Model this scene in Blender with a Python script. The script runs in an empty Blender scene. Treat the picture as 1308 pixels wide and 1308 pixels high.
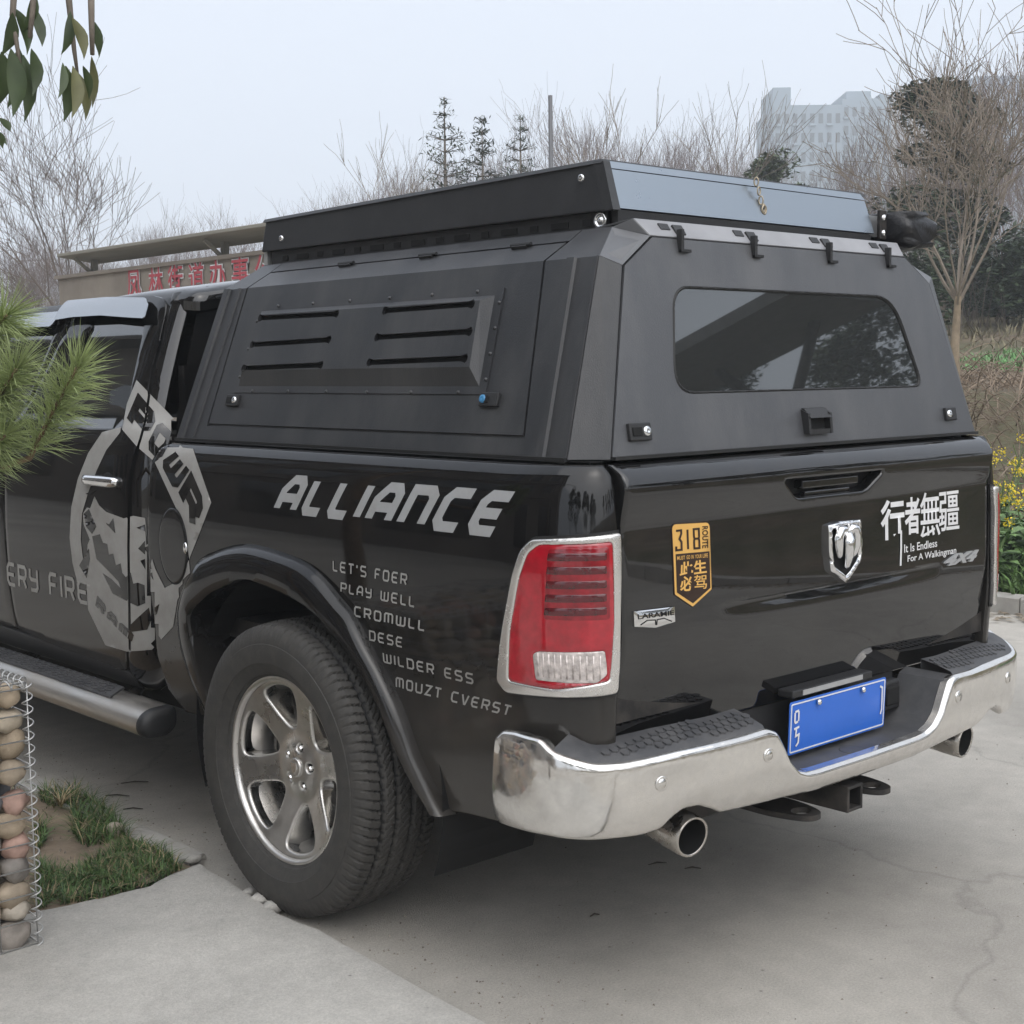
import bpy, bmesh, math, random
import numpy as np
from mathutils import Vector, Matrix, noise
from mathutils.geometry import delaunay_2d_cdt
from mathutils.bvhtree import BVHTree
R = math.radians
PI = math.pi
scene = bpy.context.scene
COL = scene.collection
random.seed(7)

# ------------------------------------------------------------------ camera
CAM = np.array([-3.16863, -3.30257, 1.52243])
YAW, PITCH, ROLL, FPX = 0.743851, -0.09887, -0.01103, 1824.18   # FPX: focal length in pixels of a 1308 px wide picture
_f = np.array([math.sin(YAW)*math.cos(PITCH), math.cos(YAW)*math.cos(PITCH), math.sin(PITCH)])
_r0 = np.array([math.cos(YAW), -math.sin(YAW), 0.0])
_u0 = np.cross(_r0, _f)
_r = _r0*math.cos(ROLL) + _u0*math.sin(ROLL)
_u = -_r0*math.sin(ROLL) + _u0*math.cos(ROLL)
cam = bpy.data.cameras.new('camera')
cam_o = bpy.data.objects.new('camera', cam)
COL.objects.link(cam_o)
cam_o.matrix_world = Matrix(((_r[0], _u[0], -_f[0], CAM[0]), (_r[1], _u[1], -_f[1], CAM[1]), (_r[2], _u[2], -_f[2], CAM[2]), (0, 0, 0, 1)))
cam.sensor_fit = 'HORIZONTAL'
cam.sensor_width = 36
cam.lens = 36*FPX/1308
cam.clip_start = 0.05
cam.clip_end = 3000
scene.camera = cam_o

# ------------------------------------------------------------------ sky, sun, exposure
SUN_AZ, SUN_EL = R(205), R(52)      # azimuth clockwise from +Y (the truck's nose)
world = bpy.data.worlds.new('World')
scene.world = world
world.use_nodes = True
wn = world.node_tree.nodes
wl = world.node_tree.links
wn.clear()
w_out = wn.new('ShaderNodeOutputWorld')
w_bg = wn.new('ShaderNodeBackground')
w_sky = wn.new('ShaderNodeTexSky')
w_sky.sky_type = 'NISHITA'
w_sky.sun_disc = False
w_sky.sun_elevation = SUN_EL
w_sky.sun_rotation = SUN_AZ
w_sky.air_density = 1.0
w_sky.dust_density = 6.0
w_sky.ozone_density = 1.0
w_hsv = wn.new('ShaderNodeHueSaturation')
w_hsv.inputs['Saturation'].default_value = 0.35
w_mix = wn.new('ShaderNodeMixRGB')
w_mix.inputs['Fac'].default_value = 0.62          # the even cloud layer over that sky
w_mix.inputs['Color2'].default_value = (7.05, 7.65, 8.75, 1)
w_bg.inputs['Strength'].default_value = 0.12
wl.new(w_sky.outputs[0], w_hsv.inputs['Color'])
wl.new(w_hsv.outputs[0], w_mix.inputs['Color1'])
wl.new(w_mix.outputs[0], w_bg.inputs['Color'])
wl.new(w_bg.outputs[0], w_out.inputs['Surface'])

sun = bpy.data.lights.new('sun', 'SUN')
sun.energy = 1.5
sun.angle = R(110)
sun.color = (1.0, 0.965, 0.92)
sun_o = bpy.data.objects.new('sun', sun)
COL.objects.link(sun_o)
_sd = Vector((math.sin(SUN_AZ)*math.cos(SUN_EL), math.cos(SUN_AZ)*math.cos(SUN_EL), math.sin(SUN_EL)))
sun_o.rotation_euler = _sd.to_track_quat('Z', 'Y').to_euler()
sun_o.location = (0, 0, 30)

vs = scene.view_settings
vs.view_transform = 'Standard'
vs.look = 'None'
vs.exposure = 0.45
vs.gamma = 1.0
vs.use_curve_mapping = False
scene.cycles.max_bounces = 6
scene.cycles.diffuse_bounces = 3
scene.cycles.glossy_bounces = 4
scene.cycles.transmission_bounces = 4
scene.cycles.volume_bounces = 4
scene.cycles.transparent_max_bounces = 8
scene.cycles.caustics_reflective = False
scene.cycles.caustics_refractive = False
scene.cycles.use_denoising = True

# ------------------------------------------------------------------ pixel of the photograph -> point on a known plane
def ray(px, py):
    d = _f*FPX + _r*(px-654.0) + _u*(654.0-py)
    return d/np.linalg.norm(d)
def on(px, py, axis, val):
    d = ray(px, py)
    return CAM + d*((val-CAM[axis])/d[axis])
def SX(px, py, x):
    p = on(px, py, 0, x); return (p[1], p[2])
def SY(px, py, y):
    p = on(px, py, 1, y); return (p[0], p[2])
def SZ(px, py, z=0.0):
    p = on(px, py, 2, z); return (p[0], p[1])
def at(px, py, depth):
    d = _f*FPX + _r*(px-654.0) + _u*(654.0-py)
    return CAM + d/FPX*depth

# ------------------------------------------------------------------ materials
MATS = {}
def mat(name, col, rough=.5, metal=0., coat=0., coat_rough=.05, spec=.5, var=.0, var_scale=8., bump=0., bump_scale=60.,
        dirt=None, dirt_amt=0., dirt_scale=6., rvar=0., trans=0., emit=None, alpha=1., detail=6., coat_ior=1.5, zdirt=None, stretch=None, sss=0.):
    if name in MATS: return MATS[name]
    m = bpy.data.materials.new(name)
    m.use_nodes = True
    nt = m.node_tree; n = nt.nodes; l = nt.links
    b = n['Principled BSDF']
    b.inputs['Base Color'].default_value = (*col, 1)
    b.inputs['Roughness'].default_value = rough
    b.inputs['Metallic'].default_value = metal
    b.inputs['Coat Weight'].default_value = coat
    b.inputs['Coat Roughness'].default_value = coat_rough
    if coat > 0: b.inputs['Coat IOR'].default_value = coat_ior
    b.inputs['Specular IOR Level'].default_value = spec
    b.inputs['Transmission Weight'].default_value = trans
    b.inputs['Alpha'].default_value = alpha
    if emit: 
        b.inputs['Emission Color'].default_value = (*emit[0], 1); b.inputs['Emission Strength'].default_value = emit[1]
    tc = n.new('ShaderNodeTexCoord')
    src = tc.outputs['Object']
    if stretch:
        mp = n.new('ShaderNodeMapping'); mp.inputs['Scale'].default_value = stretch
        l.new(src, mp.inputs[0]); src = mp.outputs[0]
    def nz(scale, det=detail, rg=.6):
        t = n.new('ShaderNodeTexNoise'); t.inputs['Scale'].default_value = scale
        t.inputs['Detail'].default_value = det; t.inputs['Roughness'].default_value = rg
        l.new(src, t.inputs['Vector']); return t
    cur = None
    if var > 0:
        t = nz(var_scale)
        mr = n.new('ShaderNodeMapRange'); mr.inputs[1].default_value = .3; mr.inputs[2].default_value = .7
        mr.inputs[3].default_value = 1-var; mr.inputs[4].default_value = 1+var
        l.new(t.outputs['Fac'], mr.inputs[0])
        mx = n.new('ShaderNodeMixRGB'); mx.blend_type = 'MULTIPLY'; mx.inputs[0].default_value = 1
        mx.inputs[1].default_value = (*col, 1)
        l.new(mr.outputs[0], mx.inputs[2]); cur = mx.outputs[0]
    if dirt is not None and dirt_amt > 0:
        t = nz(dirt_scale, 8, .68)
        mr = n.new('ShaderNodeMapRange'); mr.inputs[1].default_value = .42; mr.inputs[2].default_value = .72
        mr.inputs[3].default_value = 0; mr.inputs[4].default_value = dirt_amt
        l.new(t.outputs['Fac'], mr.inputs[0]); fac = mr.outputs[0]
        if zdirt:   # (z_full, z_none, floor, mult): road spray that thins out upwards
            sp = n.new('ShaderNodeSeparateXYZ'); l.new(tc.outputs['Object'], sp.inputs[0])
            mz = n.new('ShaderNodeMapRange'); mz.interpolation_type = 'SMOOTHSTEP'
            mz.inputs[1].default_value = zdirt[1]; mz.inputs[2].default_value = zdirt[0]
            mz.inputs[3].default_value = zdirt[2]; mz.inputs[4].default_value = zdirt[3]
            l.new(sp.outputs['Z'], mz.inputs[0])
            ad = n.new('ShaderNodeMath'); ad.operation = 'MULTIPLY_ADD'; ad.use_clamp = True
            l.new(fac, ad.inputs[0]); ad.inputs[1].default_value = .6; 
            l.new(mz.outputs[0], ad.inputs[2]); fac = ad.outputs[0]
        mx = n.new('ShaderNodeMixRGB'); l.new(fac, mx.inputs[0])
        if cur: l.new(cur, mx.inputs[1])
        else: mx.inputs[1].default_value = (*col, 1)
        mx.inputs[2].default_value = (*dirt, 1); cur = mx.outputs[0]
        ra = n.new('ShaderNodeMapRange'); ra.inputs[3].default_value = rough; ra.inputs[4].default_value = .85
        l.new(fac, ra.inputs[0]); l.new(ra.outputs[0], b.inputs['Roughness'])
        if metal > 0:
            rm = n.new('ShaderNodeMapRange'); rm.inputs[3].default_value = metal; rm.inputs[4].default_value = 0
            l.new(fac, rm.inputs[0]); l.new(rm.outputs[0], b.inputs['Metallic'])
        if coat > 0:
            rc = n.new('ShaderNodeMapRange'); rc.inputs[3].default_value = coat; rc.inputs[4].default_value = coat*.25
            l.new(fac, rc.inputs[0]); l.new(rc.outputs[0], b.inputs['Coat Weight'])
            rd = n.new('ShaderNodeMapRange'); rd.inputs[3].default_value = coat_rough; rd.inputs[4].default_value = .4
            l.new(fac, rd.inputs[0]); l.new(rd.outputs[0], b.inputs['Coat Roughness'])
    elif rvar > 0:
        t = nz(var_scale*.7, 8, .7)
        mr = n.new('ShaderNodeMapRange'); mr.inputs[1].default_value = .35; mr.inputs[2].default_value = .7
        mr.inputs[3].default_value = rough; mr.inputs[4].default_value = rough+rvar
        l.new(t.outputs['Fac'], mr.inputs[0]); l.new(mr.outputs[0], b.inputs['Roughness'])
    if cur: l.new(cur, b.inputs['Base Color'])
    if bump > 0:
        t = nz(bump_scale, 4, .6)
        bp = n.new('ShaderNodeBump'); bp.inputs['Strength'].default_value = 1; bp.inputs['Distance'].default_value = bump
        l.new(t.outputs['Fac'], bp.inputs['Height']); l.new(bp.outputs[0], b.inputs['Normal'])
    MATS[name] = m
    return m

DUST = (.20, .18, .155)
M_PAINT = mat('black_paint', (.006, .006, .0065), .3, spec=.0, coat=1, coat_rough=.04, coat_ior=1.52, dirt=DUST, dirt_amt=.06, dirt_scale=9, zdirt=(.36, 1.05, .0, .25))
M_PAINT_UP = mat('black_paint_upper', (.006, .006, .0065), .3, spec=.0, coat=1, coat_rough=.015, coat_ior=1.72, dirt=DUST, dirt_amt=.06, dirt_scale=7)
M_FLARE = mat('flare_paint', (.006, .006, .0065), .3, spec=.0, coat=1, coat_rough=.06, coat_ior=1.5, dirt=DUST, dirt_amt=.07, dirt_scale=10, zdirt=(.38, .85, .0, .16))
M_CANOPY = mat('canopy_powder_coat', (.018, .019, .0215), .40, spec=.7, stretch=(1, 1, .3), dirt=(.22, .21, .20), dirt_amt=.14, dirt_scale=6, bump=.0006, bump_scale=500)
M_HATCH = mat('hatch_sky_sheen_coat', (.050, .052, .057), .37, spec=1.0, stretch=(1, 1, .3), dirt=(.25, .245, .24), dirt_amt=.20, dirt_scale=5, bump=.0006, bump_scale=500)  # canopy coat with sky sheen of the tilted hatch put into a lighter base
M_TENT = mat('tent_aluminium_black', (.030, .031, .034), .44, spec=.5, dirt=(.2, .2, .2), dirt_amt=.06, dirt_scale=9, bump=.0005, bump_scale=420)
M_TENTREAR = mat('tent_satin_metal', (.33, .37, .41), .27, metal=.9, rvar=.12, var_scale=12)
M_RUBBER = mat('black_rubber', (.012, .012, .012), .62, var=.25, var_scale=20)
M_PLASTIC = mat('black_plastic', (.018, .018, .019), .5, bump=.0008, bump_scale=300)
M_PAD = mat('step_pad_plastic', (.052, .053, .057), .55, dirt=(.22, .21, .20), dirt_amt=.22, dirt_scale=12, bump=.0006, bump_scale=350)
M_GLASS = mat('tinted_glass', (.006, .007, .007), .02, spec=.6, coat=1, coat_rough=.01, rvar=.03, var_scale=6)
M_HGLASS = mat('hatch_tinted_glass', (.10, .107, .108), .02, metal=.75, spec=.9, coat=1, coat_rough=.01)
M_CHROME = mat('chrome', (.80, .78, .75), .06, metal=1, bump=.0025, bump_scale=4.5, dirt=(.30, .26, .21), dirt_amt=.32, dirt_scale=16, zdirt=(.40, .62, .0, .12))
M_CHROME2 = mat('bright_chrome', (.82, .82, .82), .07, metal=1, rvar=.08, var_scale=20)
M_RIM = mat('rim_dusty_chrome', (.66, .64, .61), .27, metal=.95, var=.10, var_scale=22, dirt=(.24, .21, .175), dirt_amt=.20, dirt_scale=7)
M_RIMW = mat('rim_window_chrome', (.74, .73, .71), .10, metal=1, dirt=(.24, .21, .175), dirt_amt=.2, dirt_scale=9)
M_STEEL = mat('dark_steel', (.035, .033, .032), .55, metal=.6, dirt=(.14, .12, .10), dirt_amt=.4, dirt_scale=14)
M_EXH = mat('exhaust_steel', (.56, .53, .49), .22, metal=1, dirt=(.22, .18, .13), dirt_amt=.5, dirt_scale=24)
M_BLACK = mat('void_black', (.004, .004, .004), .9)
M_VINYL = mat('silver_vinyl', (.36, .365, .37), .42, dirt=(.26, .25, .23), dirt_amt=.5, dirt_scale=14)
M_VINYL2 = mat('grey_vinyl', (.33, .325, .31), .45, dirt=(.22, .20, .18), dirt_amt=.5, dirt_scale=9)
M_WHITEV = mat('white_vinyl', (.72, .72, .72), .4, var=.06)
M_GOLD = mat('gold_vinyl', (.74, .43, .115), .38, var=.06)
M_BROWN = mat('dark_brown_vinyl', (.030, .014, .008), .4)
M_RED = mat('red_lens', (.37, .005, .016), .10, coat=1, coat_rough=.02, var=.25, var_scale=35, spec=.7)
M_RED2 = mat('inner_red_lens', (.24, .004, .012), .12, coat=1, coat_rough=.02, var=.3, var_scale=40)
M_DRED = mat('dark_red_lens', (.085, .004, .008), .12, coat=1, coat_rough=.02, var=.3, var_scale=40)
M_CLEAR = mat('clear_lens', (.62, .56, .53), .12, coat=1, metal=.25, var=.4, var_scale=60, bump=.003, bump_scale=90)
M_BLUE = mat('plate_blue', (.030, .15, .62), .35, var=.05)
M_WHITE = mat('white_paint', (.78, .78, .78), .4)

# ------------------------------------------------------------------ mesh helpers
def wloc(o):
    v = Vector((0, 0, 0))
    while o is not None:
        v = v + o.location; o = o.parent
    return v
def link(name, me, parent=None):
    o = bpy.data.objects.new(name, me); COL.objects.link(o)
    if parent is not None: o.parent = parent
    return o
def obj(name, V, F, m, parent=None, smooth=False, world=True, bevel=0, mats=None, midx=None):
    me = bpy.data.meshes.new(name)
    V = np.asarray(V, float)
    if parent is not None and world:
        V = V - np.array(wloc(parent))
    me.from_pydata([tuple(v) for v in V], [], [tuple(int(i) for i in f) for f in F])
    for mm in (mats or [m]): me.materials.append(mm)
    if midx is not None: me.polygons.foreach_set('material_index', np.asarray(midx, dtype=np.int32))
    if smooth: me.polygons.foreach_set('use_smooth', [True]*len(me.polygons))
    me.update()
    o = link(name, me, parent)
    if bevel:
        bv = o.modifiers.new('bevel', 'BEVEL'); bv.width = bevel; bv.segments = 2; bv.limit_method = 'ANGLE'; bv.angle_limit = R(28)
    return o
def tag(o, label, cat, group=None, kind=None):
    if label: o['label'] = label
    if cat: o['category'] = cat
    if group: o['group'] = group
    if kind: o['kind'] = kind
    return o
def thing(name, loc, label, cat, group=None):
    o = bpy.data.objects.new(name, None); COL.objects.link(o); o.location = loc
    o.empty_display_size = .2
    return tag(o, label, cat, group)
def struct(name, V, F, m, smooth=False, label=None):
    o = obj(name, V, F, m, smooth=smooth); o['kind'] = 'structure'
    if label: o['label'] = label
    return o

class MB:
    def __init__(s): s.V = []; s.F = []
    def add(s, V, F):
        b = len(s.V); s.V += [tuple(map(float, v)) for v in V]; s.F += [tuple(i+b for i in f) for f in F]; return s
    def hexa(s, c8):   # 4 bottom ccw, 4 top ccw
        return s.add(c8, [(3,2,1,0),(4,5,6,7),(0,1,5,4),(1,2,6,5),(2,3,7,6),(3,0,4,7)])
    def box(s, c, d, ax=None):
        c = np.array(c, float); hx, hy, hz = [v*.5 for v in d]
        X, Y, Z = (np.eye(3) if ax is None else [np.array(a, float)/np.linalg.norm(a) for a in ax])
        P = [c+X*a*hx+Y*b*hy+Z*e*hz for e in (-1, 1) for a, b in ((-1,-1),(1,-1),(1,1),(-1,1))]
        return s.hexa(P)
    def tube(s, pts, rad, n=8, cap=True):
        pts = [np.array(p, float) for p in pts]; m = len(pts)
        if not hasattr(rad, '__len__'): rad = [rad]*m
        V = []; F = []
        up = None
        for i in range(m):
            t = pts[min(i+1, m-1)]-pts[max(i-1, 0)]; L = np.linalg.norm(t); t = t/(L if L > 1e-9 else 1)
            if up is None:
                a = np.array([0,0,1.]) if abs(t[2]) < .9 else np.array([1.,0,0])
                up = np.cross(t, a); up /= np.linalg.norm(up)
            up = up - t*np.dot(up, t); up /= (np.linalg.norm(up) or 1)
            w = np.cross(t, up)
            for k in range(n):
                a = 2*PI*k/n; V.append(pts[i]+(up*math.cos(a)+w*math.sin(a))*rad[i])
        for i in range(m-1):
            for k in range(n):
                k2 = (k+1) % n; F.append((i*n+k, i*n+k2, (i+1)*n+k2, (i+1)*n+k))
        if cap: F.append(tuple(range(n-1, -1, -1))); F.append(tuple(range((m-1)*n, m*n)))
        return s.add(V, F)
    def lathe(s, prof, c, axis=(1,0,0), n=48, closed=False):
        # prof: (offset along axis, radius)
        A = np.array(axis, float); A /= np.linalg.norm(A)
        a0 = np.array([0,0,1.]) if abs(A[2]) < .9 else np.array([1.,0,0])
        U = np.cross(A, a0); U /= np.linalg.norm(U); W = np.cross(A, U); c = np.array(c, float)
        V = []; F = []; m = len(prof)
        for k in range(n):
            a = 2*PI*k/n; D = U*math.cos(a)+W*math.sin(a)
            for (h, r) in prof: V.append(c+A*h+D*r)
        for k in range(n):
            k2 = (k+1) % n
            for i in range(m-1 if not closed else m):
                j = (i+1) % m; F.append((k*m+i, k*m+j, k2*m+j, k2*m+i))
        return s.add(V, F)
    def prism(s, poly, d):    # poly: 3D ring, d: extrusion vector
        n = len(poly); d = np.array(d, float); P = [np.array(p, float) for p in poly]
        return s.add(P+[p+d for p in P], [tuple(range(n-1, -1, -1)), tuple(range(n, 2*n))]+[(i, (i+1)%n, (i+1)%n+n, i+n) for i in range(n)])
    def sphere(s, c, r, nu=10, nv=6, sc=(1,1,1)):
        V = []; F = []; c = np.array(c, float)
        for j in range(nv+1):
            t = PI*j/nv
            for i in range(nu):
                a = 2*PI*i/nu; V.append(c+np.array([math.sin(t)*math.cos(a)*sc[0], math.sin(t)*math.sin(a)*sc[1], math.cos(t)*sc[2]])*r)
        for j in range(nv):
            for i in range(nu):
                i2 = (i+1) % nu; F.append((j*nu+i, (j+1)*nu+i, (j+1)*nu+i2, j*nu+i2))
        return s.add(V, F)
    def build(s, name, m, parent=None, smooth=False, bevel=0, world=True):
        return obj(name, s.V, s.F, m, parent, smooth, world, bevel)

def fixn(o):
    bm = bmesh.new(); bm.from_mesh(o.data); bmesh.ops.remove_doubles(bm, verts=bm.verts, dist=1e-5)
    bmesh.ops.recalc_face_normals(bm, faces=bm.faces); bm.to_mesh(o.data); bm.free(); return o
def sharp(o, ang=30):
    me = o.data
    me.polygons.foreach_set('use_smooth', [True]*len(me.polygons))
    me.set_sharp_from_angle(angle=R(ang)); return o

def catmull(P, n=8, closed=False):
    P = [np.array(p, float) for p in P]; N = len(P); out = []
    for i in range(N if closed else N-1):
        if closed: p0, p1, p2, p3 = P[(i-1)%N], P[i], P[(i+1)%N], P[(i+2)%N]
        else: p0, p1, p2, p3 = P[max(i-1,0)], P[i], P[i+1], P[min(i+2,N-1)]
        for k in range(n):
            t = k/n
            out.append(.5*((2*p1)+(-p0+p2)*t+(2*p0-5*p1+4*p2-p3)*t*t+(-p0+3*p1-3*p2+p3)*t**3))
    if not closed: out.append(P[-1])
    return [tuple(p) for p in out]
def rounded(poly, r, n=5):
    out = []; N = len(poly)
    rr = r if hasattr(r, '__len__') else [r]*N
    for i in range(N):
        p = np.array(poly[i], float); a = np.array(poly[i-1], float)-p; b = np.array(poly[(i+1)%N], float)-p
        la, lb = np.linalg.norm(a), np.linalg.norm(b); q = min(rr[i], la*.48, lb*.48)
        if q < 1e-6: out.append(tuple(p)); continue
        A = p+a/la*q; B = p+b/lb*q
        for k in range(n+1):
            t = k/n; out.append(tuple((1-t)**2*A+2*t*(1-t)*p+t*t*B))
    return out
def resample(poly, g, closed=True):
    out = []; N = len(poly)
    for i in range(N if closed else N-1):
        a = np.array(poly[i], float); b = np.array(poly[(i+1)%N], float); L = np.linalg.norm(b-a)
        if L < 1e-7: continue
        k = max(1, int(math.ceil(L/g)))
        for j in range(k): out.append(tuple(a+(b-a)*j/k))
    if not closed: out.append(tuple(poly[-1]))
    return out
def area2(P): 
    return .5*sum(P[i][0]*P[(i+1)%len(P)][1]-P[(i+1)%len(P)][0]*P[i][1] for i in range(len(P)))
def inside(poly, X, Y):
    x = np.array([p[0] for p in poly]); y = np.array([p[1] for p in poly]); n = len(poly)
    c = np.zeros(X.shape, bool); j = n-1
    for i in range(n):
        with np.errstate(divide='ignore', invalid='ignore'):
            t = ((y[i] > Y) != (y[j] > Y)) & (X < (x[j]-x[i])*(Y-y[i])/(y[j]-y[i]+1e-30)+x[i])
        c ^= t; j = i
    return c
def pdist(polys, X, Y):
    d = np.full(X.shape, 1e9)
    for P in polys:
        P = np.array(P, float)
        A = P; B = np.roll(P, -1, 0)
        for a, b in zip(A, B):
            ab = b-a; L = (ab@ab) or 1e-12
            t = np.clip(((X-a[0])*ab[0]+(Y-a[1])*ab[1])/L, 0, 1)
            d = np.minimum(d, np.hypot(X-a[0]-t*ab[0], Y-a[1]-t*ab[1]))
    return d
def tri2d(outline, holes=(), g=.03, lines=(), rnd=0):
    """triangulate a flat outline with inner points; returns pts (n,2), tris, boundary loops (index lists), edge distance"""
    loops = [resample(outline, g)]+[resample(h, g) for h in holes]
    if area2(loops[0]) < 0: loops[0].reverse()
    for k in range(1, len(loops)):
        if area2(loops[k]) > 0: loops[k].reverse()
    pts = []; edges = []; idx = []
    for L in loops:
        b = len(pts); pts += L; n = len(L); idx.append(list(range(b, b+n)))
        edges += [(b+i, b+(i+1)%n) for i in range(n)]
    O = np.array(loops[0]); x0, y0 = O.min(0); x1, y1 = O.max(0)
    nx = max(1, int((x1-x0)/g)); ny = max(1, int((y1-y0)/g))
    gx, gy = np.meshgrid(np.linspace(x0, x1, nx+1), np.linspace(y0, y1, ny+1)); gx = gx.ravel(); gy = gy.ravel()
    extra = [(gx, gy, .55*g)]
    if rnd:
        for fr in (.12, .35, .65, 1.0):
            ex = []
            for L in loops:
                A = np.array(L); t = np.roll(A, -1, 0)-np.roll(A, 1, 0); t /= np.linalg.norm(t, axis=1)[:, None]+1e-12
                nrm = np.stack([-t[:, 1], t[:, 0]], 1); ex.append(A+nrm*rnd*fr)
            ex = np.concatenate(ex); extra.insert(0, (ex[:, 0], ex[:, 1], rnd*fr*.93))
    for L in lines:
        q = np.array(resample(L, g, False)); extra.insert(0, (q[:, 0], q[:, 1], .2*g))
    kept = np.array(pts)
    for ei, (X, Y, dmin) in enumerate(extra):
        ok = inside(loops[0], X, Y)
        for h in loops[1:]: ok &= ~inside(h, X, Y)
        ok &= pdist(loops, X, Y) > dmin
        X, Y = X[ok], Y[ok]
        if rnd or lines:      # keep some distance from points already there
            kk = []
            base = kept[len(pts):]
            for a, b in zip(X, Y):
                if len(base) == 0 or np.min(np.hypot(base[:, 0]-a, base[:, 1]-b)) > (.5*g if ei == len(extra)-1 else min(.4*g, max(rnd*.2, .1*g))): kk.append((a, b))
            new = np.array(kk).reshape(-1, 2)
        else: new = np.stack([X, Y], 1)
        kept = np.concatenate([kept, new])
    lines_e = []
    res = delaunay_2d_cdt([Vector(p) for p in kept], edges+lines_e, [], 0, 1e-7)
    V = np.array([tuple(v) for v in res[0]]); T = np.array([tuple(t) for t in res[2] if len(t) == 3])
    cx = V[T].mean(1)
    ok = inside(loops[0], cx[:, 0], cx[:, 1])
    for h in loops[1:]: ok &= ~inside(h, cx[:, 0], cx[:, 1])
    T = T[ok]
    # boundary loops in output index space
    orig = {}
    for i, o in enumerate(res[3]):
        for q in o: orig[q] = i
    bl = [[orig.get(i, i) for i in L] for L in idx]
    return V, T, bl, loops
def fnormals(f, U, W, e=1e-4):
    du = f(U+e, W)-f(U-e, W); dv = f(U, W+e)-f(U, W-e)
    n = np.cross(du, dv); return n/(np.linalg.norm(n, axis=1)[:, None]+1e-12)
def sheet(name, outline, f, m, parent=None, holes=(), g=.03, rnd=0, dep=0, thick=.012, flip=False, off=0., smooth=True, lines=(), extra=None, rim_mat=None):
    """curved panel: flat outline (u,v) mapped by f to 3D; edges rolled in over rnd by dep; rim of thickness thick"""
    V, T, bl, loops = tri2d(outline, holes, g, lines, rnd)
    P = f(V[:, 0], V[:, 1]); N = fnormals(f, V[:, 0], V[:, 1])
    if flip: N = -N
    d = np.zeros(len(V))-off
    if rnd:
        ds = pdist(loops, V[:, 0], V[:, 1]); t = np.clip(ds/rnd, 0, 1); d = d+dep*(1-np.sqrt(np.clip(1-(1-t)**2, 0, 1)))
    if extra is not None: d = d+extra(V[:, 0], V[:, 1])
    Q = P-N*d[:, None]
    F = [tuple(t) for t in T]
    fn = np.cross(Q[T[:, 1]]-Q[T[:, 0]], Q[T[:, 2]]-Q[T[:, 0]]).sum(0)
    if fn@N.mean(0) < 0: F = [(a, c, b) for a, b, c in F]
    VV = list(Q); nface = len(F)
    if thick:
        for L in bl:
            b = len(VV); VV += [Q[i]-N[i]*thick for i in L]; n = len(L)
            for i in range(n):
                j = (i+1) % n; q = (L[i], L[j], b+j, b+i); F.append(q)
    o = obj(name, VV, F, m, parent, smooth, mats=[m, rim_mat] if rim_mat else None, midx=[0]*nface+[1]*(len(F)-nface) if rim_mat else None)
    bm = bmesh.new(); bm.from_mesh(o.data); bmesh.ops.remove_doubles(bm, verts=bm.verts, dist=1e-6); 
    loose = [v for v in bm.verts if not v.link_faces]; bmesh.ops.delete(bm, geom=loose, context='VERTS')
    bm.normal_update(); bm.to_mesh(o.data); bm.free()
    if smooth: sharp(o, 38)
    return o
def pchip(xs, ys):
    xs = np.array(xs, float); ys = np.array(ys, float); h = np.diff(xs); dl = np.diff(ys)/h; m = np.zeros(len(xs))
    for i in range(1, len(xs)-1):
        if dl[i-1]*dl[i] > 0:
            w1 = 2*h[i]+h[i-1]; w2 = h[i]+2*h[i-1]; m[i] = (w1+w2)/(w1/dl[i-1]+w2/dl[i])
    m[0] = dl[0]; m[-1] = dl[-1]
    def f(x):
        x = np.clip(np.asarray(x, float), xs[0], xs[-1]); k = np.clip(np.searchsorted(xs, x)-1, 0, len(h)-1)
        t = (x-xs[k])/h[k]
        return (ys[k]*(1+2*t)*(1-t)**2+h[k]*m[k]*t*(1-t)**2+ys[k+1]*t*t*(3-2*t)+h[k]*m[k+1]*t*t*(t-1))
    return f
class Plan:
    """a wall that follows a plan curve (x,y) and leans in by prof(z)"""
    def __init__(s, pts, prof):
        p = np.array(pts, float); seg = np.hypot(*np.diff(p, axis=0).T); s.s = np.concatenate([[0], np.cumsum(seg)]); s.p = p; s.prof = prof
        t = np.gradient(p, s.s, axis=0); t /= np.linalg.norm(t, axis=1)[:, None]; s.n = np.stack([t[:, 1], -t[:, 0]], 1)
    def f(s, u, z):
        u = np.clip(u, s.s[0], s.s[-1])
        x = np.interp(u, s.s, s.p[:, 0]); y = np.interp(u, s.s, s.p[:, 1])
        nx = np.interp(u, s.s, s.n[:, 0]); ny = np.interp(u, s.s, s.n[:, 1]); L = np.hypot(nx, ny); d = s.prof(z)
        return np.stack([x-nx/L*d, y-ny/L*d, z], 1)
    def s_of_y(s, y):
        return float(np.interp(-y, -s.p[:, 1], s.s))
    def s_near(s, x, y):
        return float(s.s[np.argmin(np.hypot(s.p[:, 0]-x, s.p[:, 1]-y))])

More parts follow.
